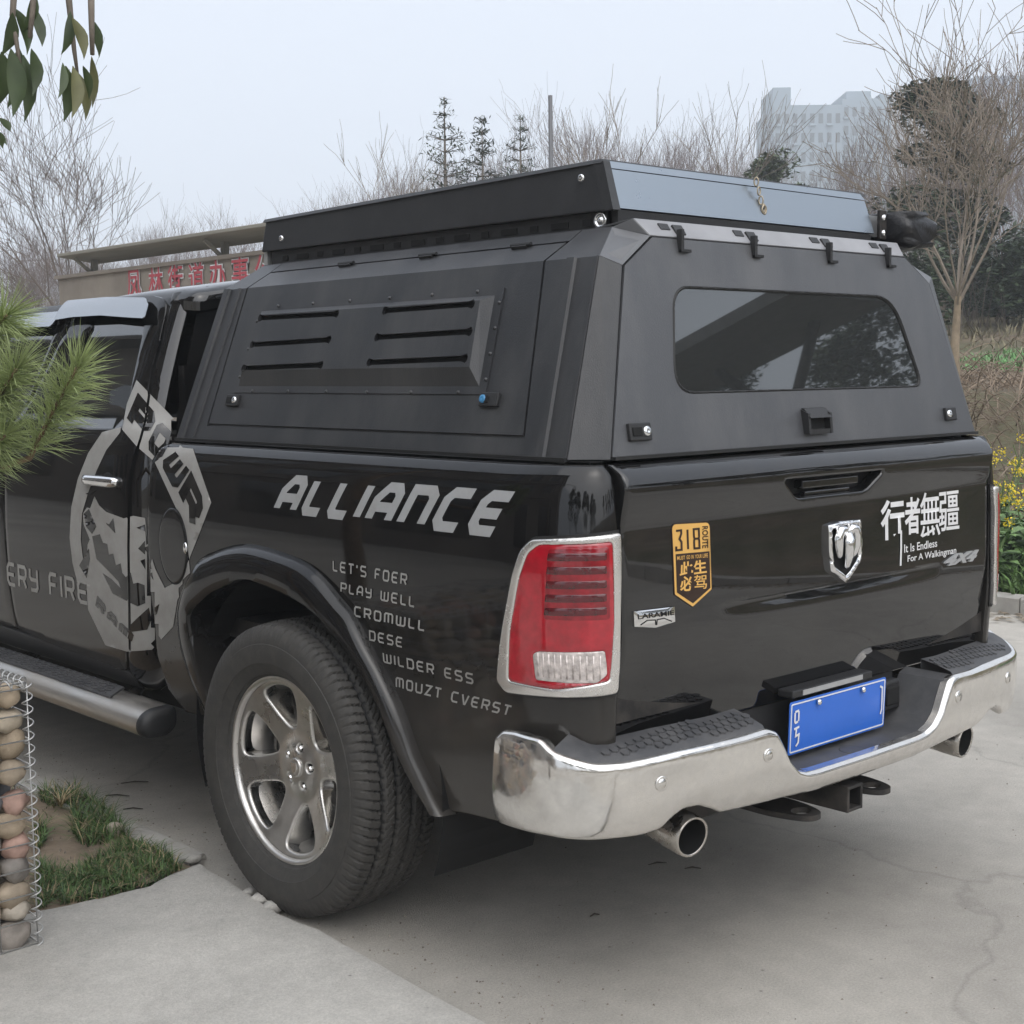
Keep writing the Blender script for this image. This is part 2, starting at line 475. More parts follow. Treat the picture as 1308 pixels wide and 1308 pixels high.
# ------------------------------------------------------------------ lettering and decals
def text2d(body, bold=0., res=3, align='LEFT', spacing=1.0, shear=0.):
    c = bpy.data.curves.new('txt', 'FONT'); c.body = body; c.size = 1; c.offset = bold; c.resolution_u = res; c.space_character = spacing; c.shear = shear
    o = bpy.data.objects.new('txt', c); COL.objects.link(o)
    me = o.evaluated_get(bpy.context.evaluated_depsgraph_get()).to_mesh()
    V = np.array([v.co[:2] for v in me.vertices]); F = [tuple(p.vertices) for p in me.polygons]
    bpy.data.objects.remove(o); bpy.data.curves.remove(c)
    return V, F
def fit(V, x0, x1, y0, y1):
    a = V.min(0); b = V.max(0); return np.stack([x0+(V[:, 0]-a[0])/(b[0]-a[0])*(x1-x0), y0+(V[:, 1]-a[1])/(b[1]-a[1])*(y1-y0)], 1)
_a = .24
GL = {  # squarish sign-writer's strokes on a 0..1 box
 'A': ([[(0,0),(0,.62),(.34,1),(.8,1),(1,.8),(1,0)], [(0,.38),(1,.38)]]), 'L': [[(0,1),(0,.14),(.16,0),(1,0)]], 'I': [[(0,0),(0,1)]],
 'N': [[(0,0),(0,1),(.78,1),(1,.82),(1,0)]], 'C': [[(1,1),(.2,1),(0,.8),(0,.2),(.2,0),(1,0)]],
 'E': [[(1,1),(.2,1),(0,.8),(0,.2),(.2,0),(1,0)], [(0,.5),(.9,.5)]], 'T': [[(0,1),(1,1)], [(.5,1),(.5,0)]], "'": [[(.1,1.02),(0,.72)]],
 'S': [[(1,1),(.16,1),(0,.86),(0,.64),(.16,.52),(.84,.48),(1,.36),(1,.14),(.84,0),(0,0)]], 'F': [[(0,0),(0,.84),(.16,1),(1,1)], [(0,.5),(.85,.5)]],
 'O': [[(.16,0),(0,.16),(0,.84),(.16,1),(.84,1),(1,.84),(1,.16),(.84,0),(.16,0)]], 'R': [[(0,0),(0,1),(.84,1),(1,.86),(1,.6),(.84,.46),(0,.46)], [(.6,.46),(1,0)]],
 'P': [[(0,0),(0,1),(.84,1),(1,.86),(1,.58),(.84,.44),(0,.44)]], 'Y': [[(0,1),(0,.62),(.16,.5),(1,.5)], [(1,1),(1,.14),(.84,0),(.1,0)]],
 'W': [[(0,1),(0,.14),(.14,0),(.86,0),(1,.14),(1,1)], [(.5,.05),(.5,.95)]], 'M': [[(0,0),(0,.86),(.14,1),(.86,1),(1,.86),(1,0)], [(.5,.95),(.5,.05)]],
 'U': [[(0,1),(0,.14),(.16,0),(.84,0),(1,.14),(1,1)]], 'Z': [[(0,1),(1,1),(0,0),(1,0)]], 'V': [[(0,1),(.42,0),(.58,0),(1,1)]], 'D': [[(0,0),(0,1),(.8,1),(1,.82),(1,.18),(.8,0),(0,0)]],
 '3': [[(0,1),(1,1),(1,.82),(.62,.56),(1,.4),(1,0),(0,0),(0,.2)]], '1': [[(0,0),(0,1)]], '8': [[(.1,.5),(0,.4),(0,0),(1,0),(1,.4),(.9,.5),(1,.6),(1,1),(0,1),(0,.6),(.1,.5),(.9,.5)]],
}
GW = {'I': .0, '1': .0, "'": .12, 'M': 1.25, 'W': 1.3, 'L': .85, 'F': .9, 'T': 1.0}
def stroke(pl, w):
    """polyline -> list of quads (2D) with mitred joints"""
    P = [np.array(p, float) for p in pl]; n = len(P); closed = np.allclose(P[0], P[-1]); out = []
    if closed: P = P[:-1]; n -= 1
    def nr(a, b): d = (b-a)/np.linalg.norm(b-a); return np.array([-d[1], d[0]])
    Ls = []; Rs = []
    for i in range(n):
        if closed or 0 < i < n-1:
            n1 = nr(P[i-1], P[i]); n2 = nr(P[i], P[(i+1)%n]); mi = n1+n2; q = mi@n1; mi = mi/max(q, .35)
        elif i == 0: mi = nr(P[0], P[1])
        else: mi = nr(P[-2], P[-1])
        Ls.append(P[i]+mi*w/2); Rs.append(P[i]-mi*w/2)
    for i in range(n if closed else n-1):
        j = (i+1) % n; out.append([Rs[i], Rs[j], Ls[j], Ls[i]])
    return out
def letters(s, w=.2, gap=.3, aspect=.75, space=.8):
    """-> list of (quad list, layer) in a box of height 1; x from 0"""
    x = 0; out = []; wd = 0
    for ch in s:
        if ch == ' ': x += space; wd += 1; continue
        gw = GW.get(ch, 1.0)*aspect
        for k, pl in enumerate(GL[ch]):
            q = [(x+w/2+p[0]*gw, w/2+p[1]*(1-w)) for p in pl]
            out.append((stroke(q, w), k+wd*10))
        x += gw+w+gap
    return out, x-gap
def grid_poly(P, g):
    """cut a flat polygon mesh (V2,F) finer so it can follow a curved panel"""
    bm = bmesh.new()
    vs_ = [bm.verts.new((p[0], p[1], 0)) for p in P[0]]
    for f in P[1]:
        try: bm.faces.new([vs_[i] for i in f])
        except ValueError: pass
    A = np.array(P[0]); lo = A.min(0); hi = A.max(0)
    for ax in (0, 1):
        n = int((hi[ax]-lo[ax])/g)
        for k in range(1, n+1):
            c = [0, 0, 0]; c[ax] = lo[ax]+(hi[ax]-lo[ax])*k/(n+1); nn = [0, 0, 0]; nn[ax] = 1
            bmesh.ops.bisect_plane(bm, geom=bm.verts[:]+bm.edges[:]+bm.faces[:], plane_co=c, plane_no=nn, dist=1e-7)
    bm.verts.index_update()
    V = np.array([v.co[:2] for v in bm.verts]); F = [tuple(v.index for v in f.verts) for f in bm.faces]; bm.free()
    return V, F
def bvh_of(objs):
    V = []; F = []
    for o in objs:
        b = len(V); L = np.array(wloc(o)); V += [Vector(np.array(v.co)+L) for v in o.data.vertices]; F += [tuple(i+b for i in p.vertices) for p in o.data.polygons]
    return BVHTree.FromPolygons(V, F)
def stick(name, V2, F, org, m, parent, bvh, off=.0016, layer=None, maxjump=.03, facing=None):
    """lay a flat cut-out on a body: org(u,v) -> (origin, direction) of the probe line"""
    pts = []; ok = []
    for i, p in enumerate(V2):
        o, d = org(p[0], p[1]); h = bvh.ray_cast(Vector(o), Vector(d))
        if h[0] is None or (facing is not None and abs(h[1].x) < facing): pts.append((0, 0, 0)); ok.append(False)
        else: 
            e = off+(layer[i] if layer is not None else 0); n = h[1]
            if n.dot(Vector(d)) > 0: n = -n
            pts.append(tuple(h[0]+n*e)); ok.append(True)
    pts = np.array(pts); FF = []
    dv = np.array(org(V2[0][0], V2[0][1])[1]); dv = dv/np.linalg.norm(dv)
    for f in F:
        if all(ok[i] for i in f):
            dd = pts[list(f)]@dv
            if dd.max()-dd.min() < maxjump: FF.append(f)
    if not FF: return None
    used = sorted({i for f in FF for i in f}); re = {a: b for b, a in enumerate(used)}
    o = obj(name, pts[used], [tuple(re[i] for i in f) for f in FF], m, parent, smooth=True)
    bm = bmesh.new(); bm.from_mesh(o.data); bm.normal_update()
    fl = [f for f in bm.faces if f.normal.dot(Vector(dv)) > 0]
    if fl: bmesh.ops.reverse_faces(bm, faces=fl)
    bm.to_mesh(o.data); bm.free()
    return o
def cam_org(px, py): return CAM, ray(px, py)
def side_org(y, z): return (-2.2, y, z), (1, 0, 0)
def rear_org(x, z): return (x, -2.4, z), (0, 1, 0)
def quads_mesh(ql, tf):
    V = []; F = []; Ly = []
    for k, (qs, layer) in enumerate(ql):
        for q in qs:
            b = len(V); V += [tf(*p) for p in q]; F.append((b, b+1, b+2, b+3)); Ly += [layer]*4
    return np.array(V), F, Ly
def lettering(s, tf, org, m, parent, bvh, w=.2, gap=.3, aspect=.75, g=.02, space=.8, name='lettering', off=.0016):
    ql, W = letters(s, w, gap, aspect, space)
    for wd in range(s.count(' ')+1):         # one object per word
        VV = []; FF = []; LL = []
        for qs, layer in ql:
            if layer//10 != wd: continue
            V, F, _ = quads_mesh([(qs, layer)], lambda a, b: tf(a/W, b))
            V, F = grid_poly((V, F), g); b = len(VV); VV += [tuple(p) for p in V]; FF += [tuple(i+b for i in f) for f in F]; LL += [(layer % 10)*.0006]*len(V)
        stick(name, np.array(VV), FF, org, m, parent, bvh, layer=LL, off=off)
# =================================================================== THE PICKUP TRUCK (rear axle at the origin, nose towards +Y)
truck = thing('pickup_truck', (0, 0, 0), 'glossy black four-door pickup truck with silver lettering parked on the concrete road', 'pickup truck')
def Pf(self_f, u, v): return self_f(u, v)
def mirror(o, parent, name=None):
    me = o.data.copy(); n = len(me.vertices); co = np.empty(n*3); me.vertices.foreach_get('co', co); co[0::3] *= -1; me.vertices.foreach_set('co', co)
    me.flip_normals(); c = bpy.data.objects.new(name or o.name.split('.')[0], me); COL.objects.link(c); c.parent = parent
    for md in o.modifiers:
        k = c.modifiers.new(md.name, md.type); k.width = md.width; k.segments = md.segments; k.limit_method = md.limit_method; k.angle_limit = md.angle_limit
    return c
def plan_hit(pl, zr, px, py, n=260):
    """(s,z) where the line of sight through a photo pixel meets a Plan wall"""
    key = id(pl)
    if key not in _PB:
        S = np.linspace(pl.s[0], pl.s[-1], n); Z = np.linspace(zr[0], zr[1], 120)
        uu, zz = np.meshgrid(S, Z); P = pl.f(uu.ravel(), zz.ravel())
        F = [(j*n+i, j*n+i+1, (j+1)*n+i+1, (j+1)*n+i) for j in range(119) for i in range(n-1)]
        _PB[key] = (BVHTree.FromPolygons([Vector(p) for p in P], F), S, Z)
    bv, S, Z = _PB[key]
    h = bv.ray_cast(Vector(CAM), Vector(ray(px, py)))
    if h[0] is None:
        raise RuntimeError('no hit %s %s' % (px, py))
    i = h[2] % (n-1); p = h[0]
    c = np.linspace(S[i], S[i+1], 20); q = pl.f(c, np.full(20, p.z)); k = np.argmin(np.linalg.norm(q-np.array(p), axis=1))
    return (float(c[k]), p.z)
_PB = {}

# ---- box side: straight wall, rounded rear corner
def corner(xa, ya, xb, yb, n=22, e=2.3):
    out = []
    for k in range(1, n+1):
        t = PI/2*k/n; out.append((xb+(xa-xb)*math.cos(t)**(2/e), ya+(yb-ya)*math.sin(t)**(2/e)))
    return out
bed_prof = pchip([.38, .50, .62, .76, .80, .90, 1.05, 1.18, 1.25, 1.285, 1.305, 1.314], [.060, .036, .018, .010, .004, 0, .0, .008, .018, .030, .046, .070])
class PlanB(Plan):
    nyf = 1.0
    def f(s, u, z):
        u = np.clip(u, s.s[0], s.s[-1])
        x = np.interp(u, s.s, s.p[:, 0]); y = np.interp(u, s.s, s.p[:, 1])
        nx = np.interp(u, s.s, s.n[:, 0]); ny = np.interp(u, s.s, s.n[:, 1]); L = np.hypot(nx, ny); d = s.prof(z)
        return np.stack([x-nx/L*d, y-ny/L*d*s.nyf, z], 1)
BED = PlanB([(-.962+.006*(y/.85)**2, y) for y in np.linspace(.86, -.86, 60)]+corner(-.956, -.86, -.822, -1.112), bed_prof)
BED.nyf = .75
def arch_pts(pts, x): return [SX(a, b, x) for a, b in pts]
arch_o = catmull(arch_pts([(256, 925), (224, 803), (249, 724), (271, 706), (309, 697), (352, 706), (394, 726), (434, 769), (457, 803), (502, 902), (521, 968), (541, 1026), (551, 1048)], -.975), 6)
arch_i = catmull(arch_pts([(262, 930), (236, 803), (257, 766), (286, 749), (323, 744), (395, 780), (445, 844), (477, 908), (502, 985), (527, 1046)], -1.005), 8)
# (front foot straight down, kept clear of the tyre)
ai = np.array(arch_i); ao = np.array(arch_o)
mid = [(y, z) for y, z in zip((np.interp(np.linspace(0, 1, 60), np.linspace(0, 1, len(ai)), ai[:, 0])+np.interp(np.linspace(0, 1, 60), np.linspace(0, 1, len(ao)), ao[:, 0]))/2,
       (np.interp(np.linspace(0, 1, 60), np.linspace(0, 1, len(ai)), ai[:, 1])+np.interp(np.linspace(0, 1, 60), np.linspace(0, 1, len(ao)), ao[:, 1]))/2)]
sb = BED.s_of_y
send = BED.s[-1]
ol = [(sb(.73), 1.313), (sb(.775), 1.295), (sb(.815), 1.24), (sb(.825), 1.0), (sb(.825), .62), (sb(.79), .51), (sb(.70), .445)]
ol += [(sb(y), z) for y, z in mid]
ol += [(sb(-.66), .418), (sb(-.80), .428), (sb(-.845), .44), (sb(-.86), .60), (send, .62), (send, 1.313)]
bed_l = sheet('bed_side', ol, BED.f, M_PAINT, truck, g=.032, rnd=.012, dep=.006, thick=.03)
bed_r = mirror(bed_l, truck)
bed_l['label'] = 'box side with ALLIANCE lettering'
# flare round the wheel opening
def flare(parent):
    n = 84; t = np.linspace(0, 1, n)
    O = np.stack([np.interp(t, np.linspace(0, 1, len(ao)), ao[:, k]) for k in (0, 1)], 1)
    I = np.stack([np.interp(t, np.linspace(0, 1, len(ai)), ai[:, k]) for k in (0, 1)], 1)
    prof = [(-.08, -.012), (.0, .010), (.05, .022), (.14, .032), (.30, .040), (.62, .046), (.92, .046), (1.0, .040), (1.03, .028), (1.0, -.02), (.96, -.10)]
    V = []; F = []; m = len(prof)
    for i in range(n):
        for a, h in prof:
            p = O[i]+(I[i]-O[i])*a
            base = BED.f(np.array([sb(p[0])]), np.array([max(p[1], .42)]))[0]
            V.append((base[0]-h, p[0], p[1]))
    for i in range(n-1):
        for k in range(m-1): F.append((i*m+k, i*m+k+1, (i+1)*m+k+1, (i+1)*m+k))
    F.append(tuple(range(m))); F.append(tuple((n-1)*m+k for k in range(m-1, -1, -1)))
    o = obj('wheel_arch_flare', V, F, M_FLARE, parent, True); fixn(o); sharp(o, 40); return o
fl = flare(truck); fr = mirror(fl, truck)
# wheel house behind the opening
mb = MB(); n = 40; c = (0.0, .44)
P = []
for k in range(n+1):
    a = PI*(-.12+1.24*k/n); P.append((c[0]+.60*math.cos(a), c[1]+.55*math.sin(a)))
for sx in (-1,):
    V = []; F = []
    for (y, z) in P: V += [(-.93, y, z), (-.58, y, z)]
    for k in range(n): F.append((2*k, 2*k+1, 2*k+3, 2*k+2))
    b = len(V); V += [(-.58, 0, .44)]
    for k in range(n): F.append((2*k+1, b, 2*k+3))
wh = obj('wheel_house', V, F, M_BLACK, truck); mirror(wh, truck)

# ---- tailgate
tg_y = pchip([.64, .76, .86, .92, .97, 1.05, 1.12, 1.160, 1.168, 1.20, 1.235, 1.255, 1.272, 1.29, 1.303, 1.312], [-1.084, -1.103, -1.117, -1.1225, -1.1235, -1.1225, -1.1215, -1.1205, -1.1215, -1.1290, -1.1365, -1.1385, -1.1340, -1.120, -1.100, -1.074])
def TG(x, z): return np.stack([x, tg_y(z)+.014*(np.abs(x)/.8)**2.2, z], 1)
def tg_dent(x, z):
    # scoop under the lower feature line
    zc = .953
    w = np.clip(1-((x-.03)/.50)**2, 0, 1)
    t = (zc-z)/.042
    return .013*w**.6*np.where((t > 0) & (t < 1), np.clip(t*5, 0, 1)*(1-t)**1.2, 0)
hz = [(-.175, 1.188), (.135, 1.188), (.205, 1.240), (-.245, 1.240)]
tg_out = rounded([(-.813, .655), (.813, .655), (.813, 1.312), (-.813, 1.312)], [.02, .02, .006, .006])
tailgate = sheet('tailgate', tg_out, TG, M_PAINT_UP, truck, holes=[rounded(hz, .02)], g=.02, rnd=.009, dep=.006, thick=.03, extra=tg_dent,
                 lines=[[(-.8, zz), (.8, zz)] for zz in (1.155, 1.162, 1.168, 1.174)]+[[(-.5, zz), (.55, zz)] for zz in (.915, .925, .935, .943, .9475, .9505, .953, .957)])
def pan_y(x, z): return np.stack([x, -1.085+0*x, z], 1)
sheet('handle_recess', [(p[0]*1.02-.0, p[1]+(.004 if p[1] > 1.2 else -.004)) for p in rounded(hz, .02)], pan_y, M_PLASTIC, tailgate, g=.03, thick=0)
hd = MB(); hd.box((-.02, -1.105, 1.222), (.25, .03, .022)); hd.box((-.02, -1.100, 1.197), (.20, .02, .012)); hd.build('handle', M_PAINT_UP, tailgate, bevel=.004)
cm = MB(); cm.lathe([(0, .012), (-.012, .012), (-.014, .009), (-.014, 0)], (-.02, -1.095, 1.197), (0, 1, 0), 16); cm.build('reversing_camera', M_BLACK, tailgate)
# inside face, so the box is closed behind the gate
MB().box((0, -1.065, 1.0), (1.60, .03, .60)).build('inner_panel', M_PLASTIC, tailgate)

# ---- box floor, front wall, rails
bx = MB(); bx.box((0, -.15, .74), (1.70, 1.88, .06)); bx.build('bed_floor', M_STEEL, truck)
MB().box((0, .80, 1.03), (1.76, .04, .52)).build('bed_front_wall', M_PAINT_UP, truck)
def rail_strip():
    V = []; F = []; S = np.linspace(sb(.73), send, 60)
    for s in S:
        p = BED.f(np.array([s]), np.array([1.313]))[0]
        k = np.argmin(np.abs(BED.s-s)); nx, ny = BED.n[k]
        V += [(p[0], p[1], 1.313), (p[0]-nx*.10, p[1]-ny*.05, 1.314), (p[0]-nx*.10, p[1]-ny*.05, 1.27)]
    for i in range(len(S)-1):
        for k in range(2): F.append((3*i+k, 3*i+k+1, 3*i+4+k, 3*i+3+k))
    o = obj('bed_rail_cap', V, F, M_PLASTIC, truck); fixn(o); return o
mirror(rail_strip(), truck)

# ---- tail lights: laid on the corner, cut along what the photo shows
BZ = (.60, 1.30)
def lit(pts): return [plan_hit(BED, BZ, a, b) for a, b in pts]
def Bshift(o_):
    return lambda u, v: BED.f(u, v)
tl_out = rounded(lit([(682, 689), (789, 680), (786, 884), (712, 889), (650, 883), (638, 868), (645, 804), (658, 733), (668, 703)]), .012)
tl_in = rounded(lit([(692, 696), (779, 692), (781, 792), (776, 868), (712, 879), (654, 868), (656, 804), (667, 738), (678, 707)]), .010)
rv = rounded(lit([(684, 834), (691, 831), (771, 830), (773, 861), (762, 871), (688, 867)]), .008)
def taillight(mir):
    t_ = sheet('taillight', tl_out, BED.f, mat('bezel_chrome', (.72, .70, .67), .22, metal=.8, rvar=.1, var_scale=20), truck, holes=[tl_in], g=.012, rnd=.007, dep=.005, thick=.022, off=.014)
    gs = sheet('gasket', [tuple(p) for p in np.array(tl_out)+(np.array(tl_out)-np.array(tl_out).mean(0))*np.array([.045, .035])], BED.f, M_RUBBER, t_, g=.03, thick=0, off=.0025)
    ln = sheet('lens', [tuple(p) for p in np.array(tl_in)*1.0], BED.f, M_RED, t_, holes=[rv], g=.018, rnd=.006, dep=.003, thick=.01, off=.0135)
    rl = sheet('reversing_lens', rv, BED.f, M_CLEAR, t_, g=.012, rnd=.004, dep=.002, thick=.01, off=.0130)
    parts = [gs, ln, rl, sheet('inner_lamp', rounded(lit([(704, 701), (775, 698), (776, 790), (698, 790)]), .008), BED.f, M_RED2, t_, g=.02, rnd=.003, dep=.001, thick=.003, off=.0142)]
    for yy in (711, 728, 746, 763, 780):
        q = lit([(704-(yy-711)*.06, yy-5), (772, yy-6), (772, yy+4), (702-(yy-711)*.06, yy+5)])
        parts.append(sheet('light_bar', rounded(q, .004), BED.f, M_DRED, t_, g=.02, rnd=.003, dep=.002, thick=.004, off=.0156))
    # ribs of the clear lens
    a = np.array(rv); u0, v0 = a.min(0); u1, v1 = a.max(0); m2 = MB()
    for k in range(1, 12):
        u = u0+(u1-u0)*k/12
        for zz in np.linspace(v0+.012, v1-.012, 2)[:1]:
            p = BED.f(np.array([u, u]), np.array([v0+.010, v1-.010])); nn = fnormals(BED.f, np.array([u]), np.array([v0+.03]))[0]
            if nn[0] > 0: nn = -nn
            m2.tube([p[0]+nn*.0125, p[1]+nn*.0125], .0022, 6)
    parts.append(m2.build('lens_rib', M_CLEAR, t_, True))
    if mir:
        t2 = mirror(t_, truck)
        for p in parts: mirror(p, t2)
    return t_
taillight(True)

# ---- rear bumper
bp = [(-.975, -.80), (-.99, -.86), (-1.0, -.93), (-1.003, -1.0), (-.992, -1.07), (-.955, -1.13), (-.89, -1.172), (-.78, -1.202), (-.6, -1.226), (-.3, -1.246), (0, -1.252)]
bpf = catmull(bp, 8); bpf = bpf+[(-x, y) for x, y in reversed(bpf[:-1])]
bum_prof = pchip([.40, .44, .465, .50, .56, .62, .67, .72], [.075, .035, .018, .006, 0, 0, .006, .016])
BUM = Plan(bpf, bum_prof)
BR_ = (.41, .72); SB = BUM.s[-1]
def bh(pts): return [plan_hit(BUM, BR_, a, b, 520) for a, b in pts]
top = bh([(627, 960), (629, 941), (640, 931), (655, 933), (688, 943), (703, 959), (760, 976), (800, 974), (870, 958), (950, 940), (982, 930), (995, 934), (1004, 951), (1013, 972), (1023, 985), (1036, 988), (1046, 986)])
bot = bh([(1040, 1013), (1000, 1022), (960, 1032), (920, 1041), (912, 1036), (895, 1031), (875, 1035), (858, 1048), (846, 1061), (820, 1070), (780, 1075), (700, 1071), (660, 1062), (636, 1053), (627, 1030)])
zc_t = top[-1][1]; zc_b = bot[0][1]
half = top+[(SB/2, zc_t), ]
half_b = [(SB/2, zc_b)]+bot
left = top; right = [(SB-s, z) for s, z in reversed(top)]
bl_ = bot; br_ = [(SB-s, z) for s, z in reversed(bot)]
b_out = left+right+br_+bl_
bumper = sheet('rear_bumper', rounded(b_out, .012, 3), BUM.f, M_CHROME, truck, g=.025, rnd=.016, dep=.014, thick=.02)
# black step pads on top, each with its raised hexagon tread
def pad(sgn):
    s0 = top[5][0]; s1 = top[10][0]; S = np.linspace(s0, s1, 40)
    zt = np.interp(S, [p[0] for p in top], [p[1] for p in top])
    V = []; F = []
    for s, z in zip(S, zt):
        p = BUM.f(np.array([s]), np.array([z]))[0]; i = np.argmin(np.abs(BUM.s-s)); n_ = BUM.n[i]
        fx, fy = p[0]-n_[0]*.012, p[1]-n_[1]*.012
        mx_, my_ = p[0]-n_[0]*.065, p[1]-n_[1]*.065; ix, iy = p[0]-n_[0]*.112, p[1]-n_[1]*.112
        V += [(fx, fy, z-.006), (fx-n_[0]*.008, fy-n_[1]*.008, z+.004), (mx_, my_, z+.018), (ix, iy, z+.028), (ix, iy, z-.06)]
    for k in range(len(S)-1):
        for j in range(4): F.append((5*k+j, 5*k+j+1, 5*k+6+j, 5*k+5+j))
    if sgn > 0: V = [(-x, y, z) for x, y, z in V]
    o = obj('step_pad', V, F, M_PAD, bumper); fixn(o); sharp(o, 50)
    bv = bvh_of([o]); hm = MB(); r = .0138; dn = Vector((0, 0, -1))
    for row in range(9):
        for cidx in range(44):
            x = -.95+cidx*r*1.9+(row % 2)*r*.95; y = -1.236+row*r*1.62; x = x if sgn < 0 else -x
            hs = [bv.ray_cast(Vector((x+r*.84*math.cos(a*PI/3+PI/6), y+r*.84*math.sin(a*PI/3+PI/6), 1)), dn) for a in range(6)]
            if y > -1.118 or any(h[0] is None or abs(h[1].z) < .8 for h in hs): continue
            hm.prism([tuple(h[0]-Vector((0, 0, .001))) for h in hs], (0, 0, .0055))
    hm.build('tread_pattern', M_PAD, o)
    return o
pad(-1); pad(1)
# recess with plate: the notch outline drawn back to the plate wall
nt_ = [p for p in top[10:]]+[(SB-s_, z_) for s_, z_ in reversed(top[10:])]
nt_ = resample(rounded([nt_[0]]+nt_[1:-1]+[nt_[-1]], .0), .02, False)
V = []; F = []
for (s_, z_) in nt_:
    p = BUM.f(np.array([s_]), np.array([z_]))[0]; V += [(p[0], p[1]+.012, z_-.006), (p[0], p[1]+.03, z_-.004), (p[0]*.96, -1.080, z_-.002+.004)]
for i in range(len(nt_)-1):
    for k in range(2): F.append((3*i+k, 3*i+k+1, 3*i+4+k, 3*i+3+k))
o = obj('plate_recess', V, F, M_PAD, bumper); fixn(o); sharp(o, 35)
MB().box((0, -1.068, .59), (.70, .02, .22)).build('recess_wall', M_PLASTIC, bumper)
MB().lathe([(0, .035), (.003, .034), (.004, .030), (.004, 0)], (.0, -1.18, zc_t-.004), (0, 0, 1), 24).build('drain_cover', M_PAD, bumper, True)
sk = MB(); sk.box((.285, -1.10, .60), (.10, .03, .085)); sk.build('socket_housing', M_PLASTIC, bumper, bevel=.008)
MB().box((.288, -1.117, .60), (.066, .012, .055)).build('trailer_socket', M_BLACK, bumper, bevel=.006)
lb = MB(); lb.box((-.03, -1.118, .686), (.36, .050, .020)); lb.build('plate_lamp_bar', M_PLASTIC, bumper, bevel=.004)
MB().hexa([(-.17, -1.1435, .680), (.10, -1.1435, .680), (.10, -1.1435, .693), (-.17, -1.1435, .693), (-.17, -1.1455, .680), (.10, -1.1455, .680), (.10, -1.1455, .693), (-.17, -1.1455, .693)]).build('plate_lamp_label', M_VINYL, bumper)
# licence plate 440 x 140
plate = sheet('licence_plate', rounded([(-.218, .527), (.222, .527), (.222, .667), (-.218, .667)], .008), lambda u, v: np.stack([u, -1.137-(v-.6)*.04, v], 1), M_BLUE, truck, g=.06, thick=.002, rnd=0)
def rim_rect(x0, x1, z0, z1, w):
    a = rounded([(x0, z0), (x1, z0), (x1, z1), (x0, z1)], .006); b = rounded([(x0+w, z0+w), (x1-w, z0+w), (x1-w, z1-w), (x0+w, z1-w)], .004); return a, b
a_, b_ = rim_rect(-.213, .217, .532, .662, .0035)
PLF = lambda u, v: np.stack([u, -1.1375-(v-.6)*.04, v], 1)
sheet('plate_border', a_, PLF, M_WHITE, plate, holes=[b_], g=.05, thick=.001, off=.0008)
for xx in (-.098, .105):
    m_ = MB(); m_.sphere((xx, -1.145, .650), .0085, 12, 8, (1, .7, 1)); m_.build('plate_screw', M_CHROME2, plate, True)
# worn characters at the plate's ends: only strokes the photo shows
def plate_strokes(pl, w):
    V = []; F = []
    for line in pl:
        for q in stroke(line, w):
            b = len(V); V += [(p[0], -1.1398-(p[1]-.6)*.04, p[1]) for p in q]; F.append((b, b+1, b+2, b+3))
    return V, F
for grp in ([[(-.198, .638), (-.198, .612)], [(-.198, .640), (-.182, .642)], [(-.198, .611), (-.184, .613)], [(-.182, .640), (-.182, .614)]], [[(-.2, .595), (-.178, .598)], [(-.190, .594), (-.192, .575), (-.178, .578), (-.180, .556), (-.190, .548)]], [[(.190, .646), (.202, .640), (.203, .580), (.198, .566)]]):
    V, F = plate_strokes(grp, .006); obj('plate_character', V, F, M_WHITE, plate)
# parking sensors
for a, b in ((845, 1001), (982, 965)):
    h = plan_hit(BUM, BR_, a, b, 520)
    for s_ in (h[0], SB-h[0]):
        p = BUM.f(np.array([s_]), np.array([h[1]]))[0]; nn = fnormals(BUM.f, np.array([s_]), np.array([h[1]]))[0]
        if nn[1] > 0: nn = -nn
        MB().lathe([(-.004, .0175), (.0025, .0175), (.0035, .0155), (.0012, .0130), (.0032, .0115), (.0038, 0)], p, nn, 24).build('parking_sensor', M_CHROME, bumper, True)
# tow hitch and hooks
th = MB()
for dx, dz, sx_, sz_ in ((-.033, 0, .009, .075), (.033, 0, .009, .075), (0, .033, .057, .009), (0, -.033, .057, .009)): th.box((-.062+dx*.9, -1.13, .405+dz*.9), (sx_, .21, sz_*.92))
th.box((-.055, -.98, .43), (1.1, .09, .09))
th.build('tow_hitch', M_STEEL, truck, bevel=.003)
hk = MB()
for cx in (-.215, .105):
    ring = catmull([(cx-.06, -1.02), (cx-.06, -1.12), (cx-.035, -1.205), (cx, -1.225), (cx+.035, -1.205), (cx+.06, -1.12), (cx+.06, -1.02)], 5); inn = [(cx+.030*math.cos(a), -1.175+.024*math.sin(a)) for a in np.linspace(0, 2*PI, 20)[:-1]]
    o = sheet('hitch_hook', ring, lambda u, v: np.stack([u, v, .392+0*u], 1), M_STEEL, truck, holes=[inn], g=.03, thick=.014)
    sheet('hook_underside', ring, lambda u, v: np.stack([u, v, .3775+0*u], 1), M_STEEL, o, holes=[inn], g=.03, thick=0, flip=True)
# exhaust tips with pipes
for s_ in (-1, 1):
    d = np.array([s_*.10, -.97, -.12]); d /= np.linalg.norm(d); c0 = np.array([s_*.622, -1.155, .413])
    m_ = MB(); m_.lathe([(.001, .044), (.004, .0475), (.001, .051), (-.02, .052), (-.17, .050), (-.21, .034), (-.6, .032)], c0, d, 40)
    o = m_.build('exhaust_tip', M_EXH, truck, True); 
    MB().lathe([(.001, .0445), (-.16, .042), (-.165, 0)], c0, d, 32).build('exhaust_bore', M_BLACK, o, True)
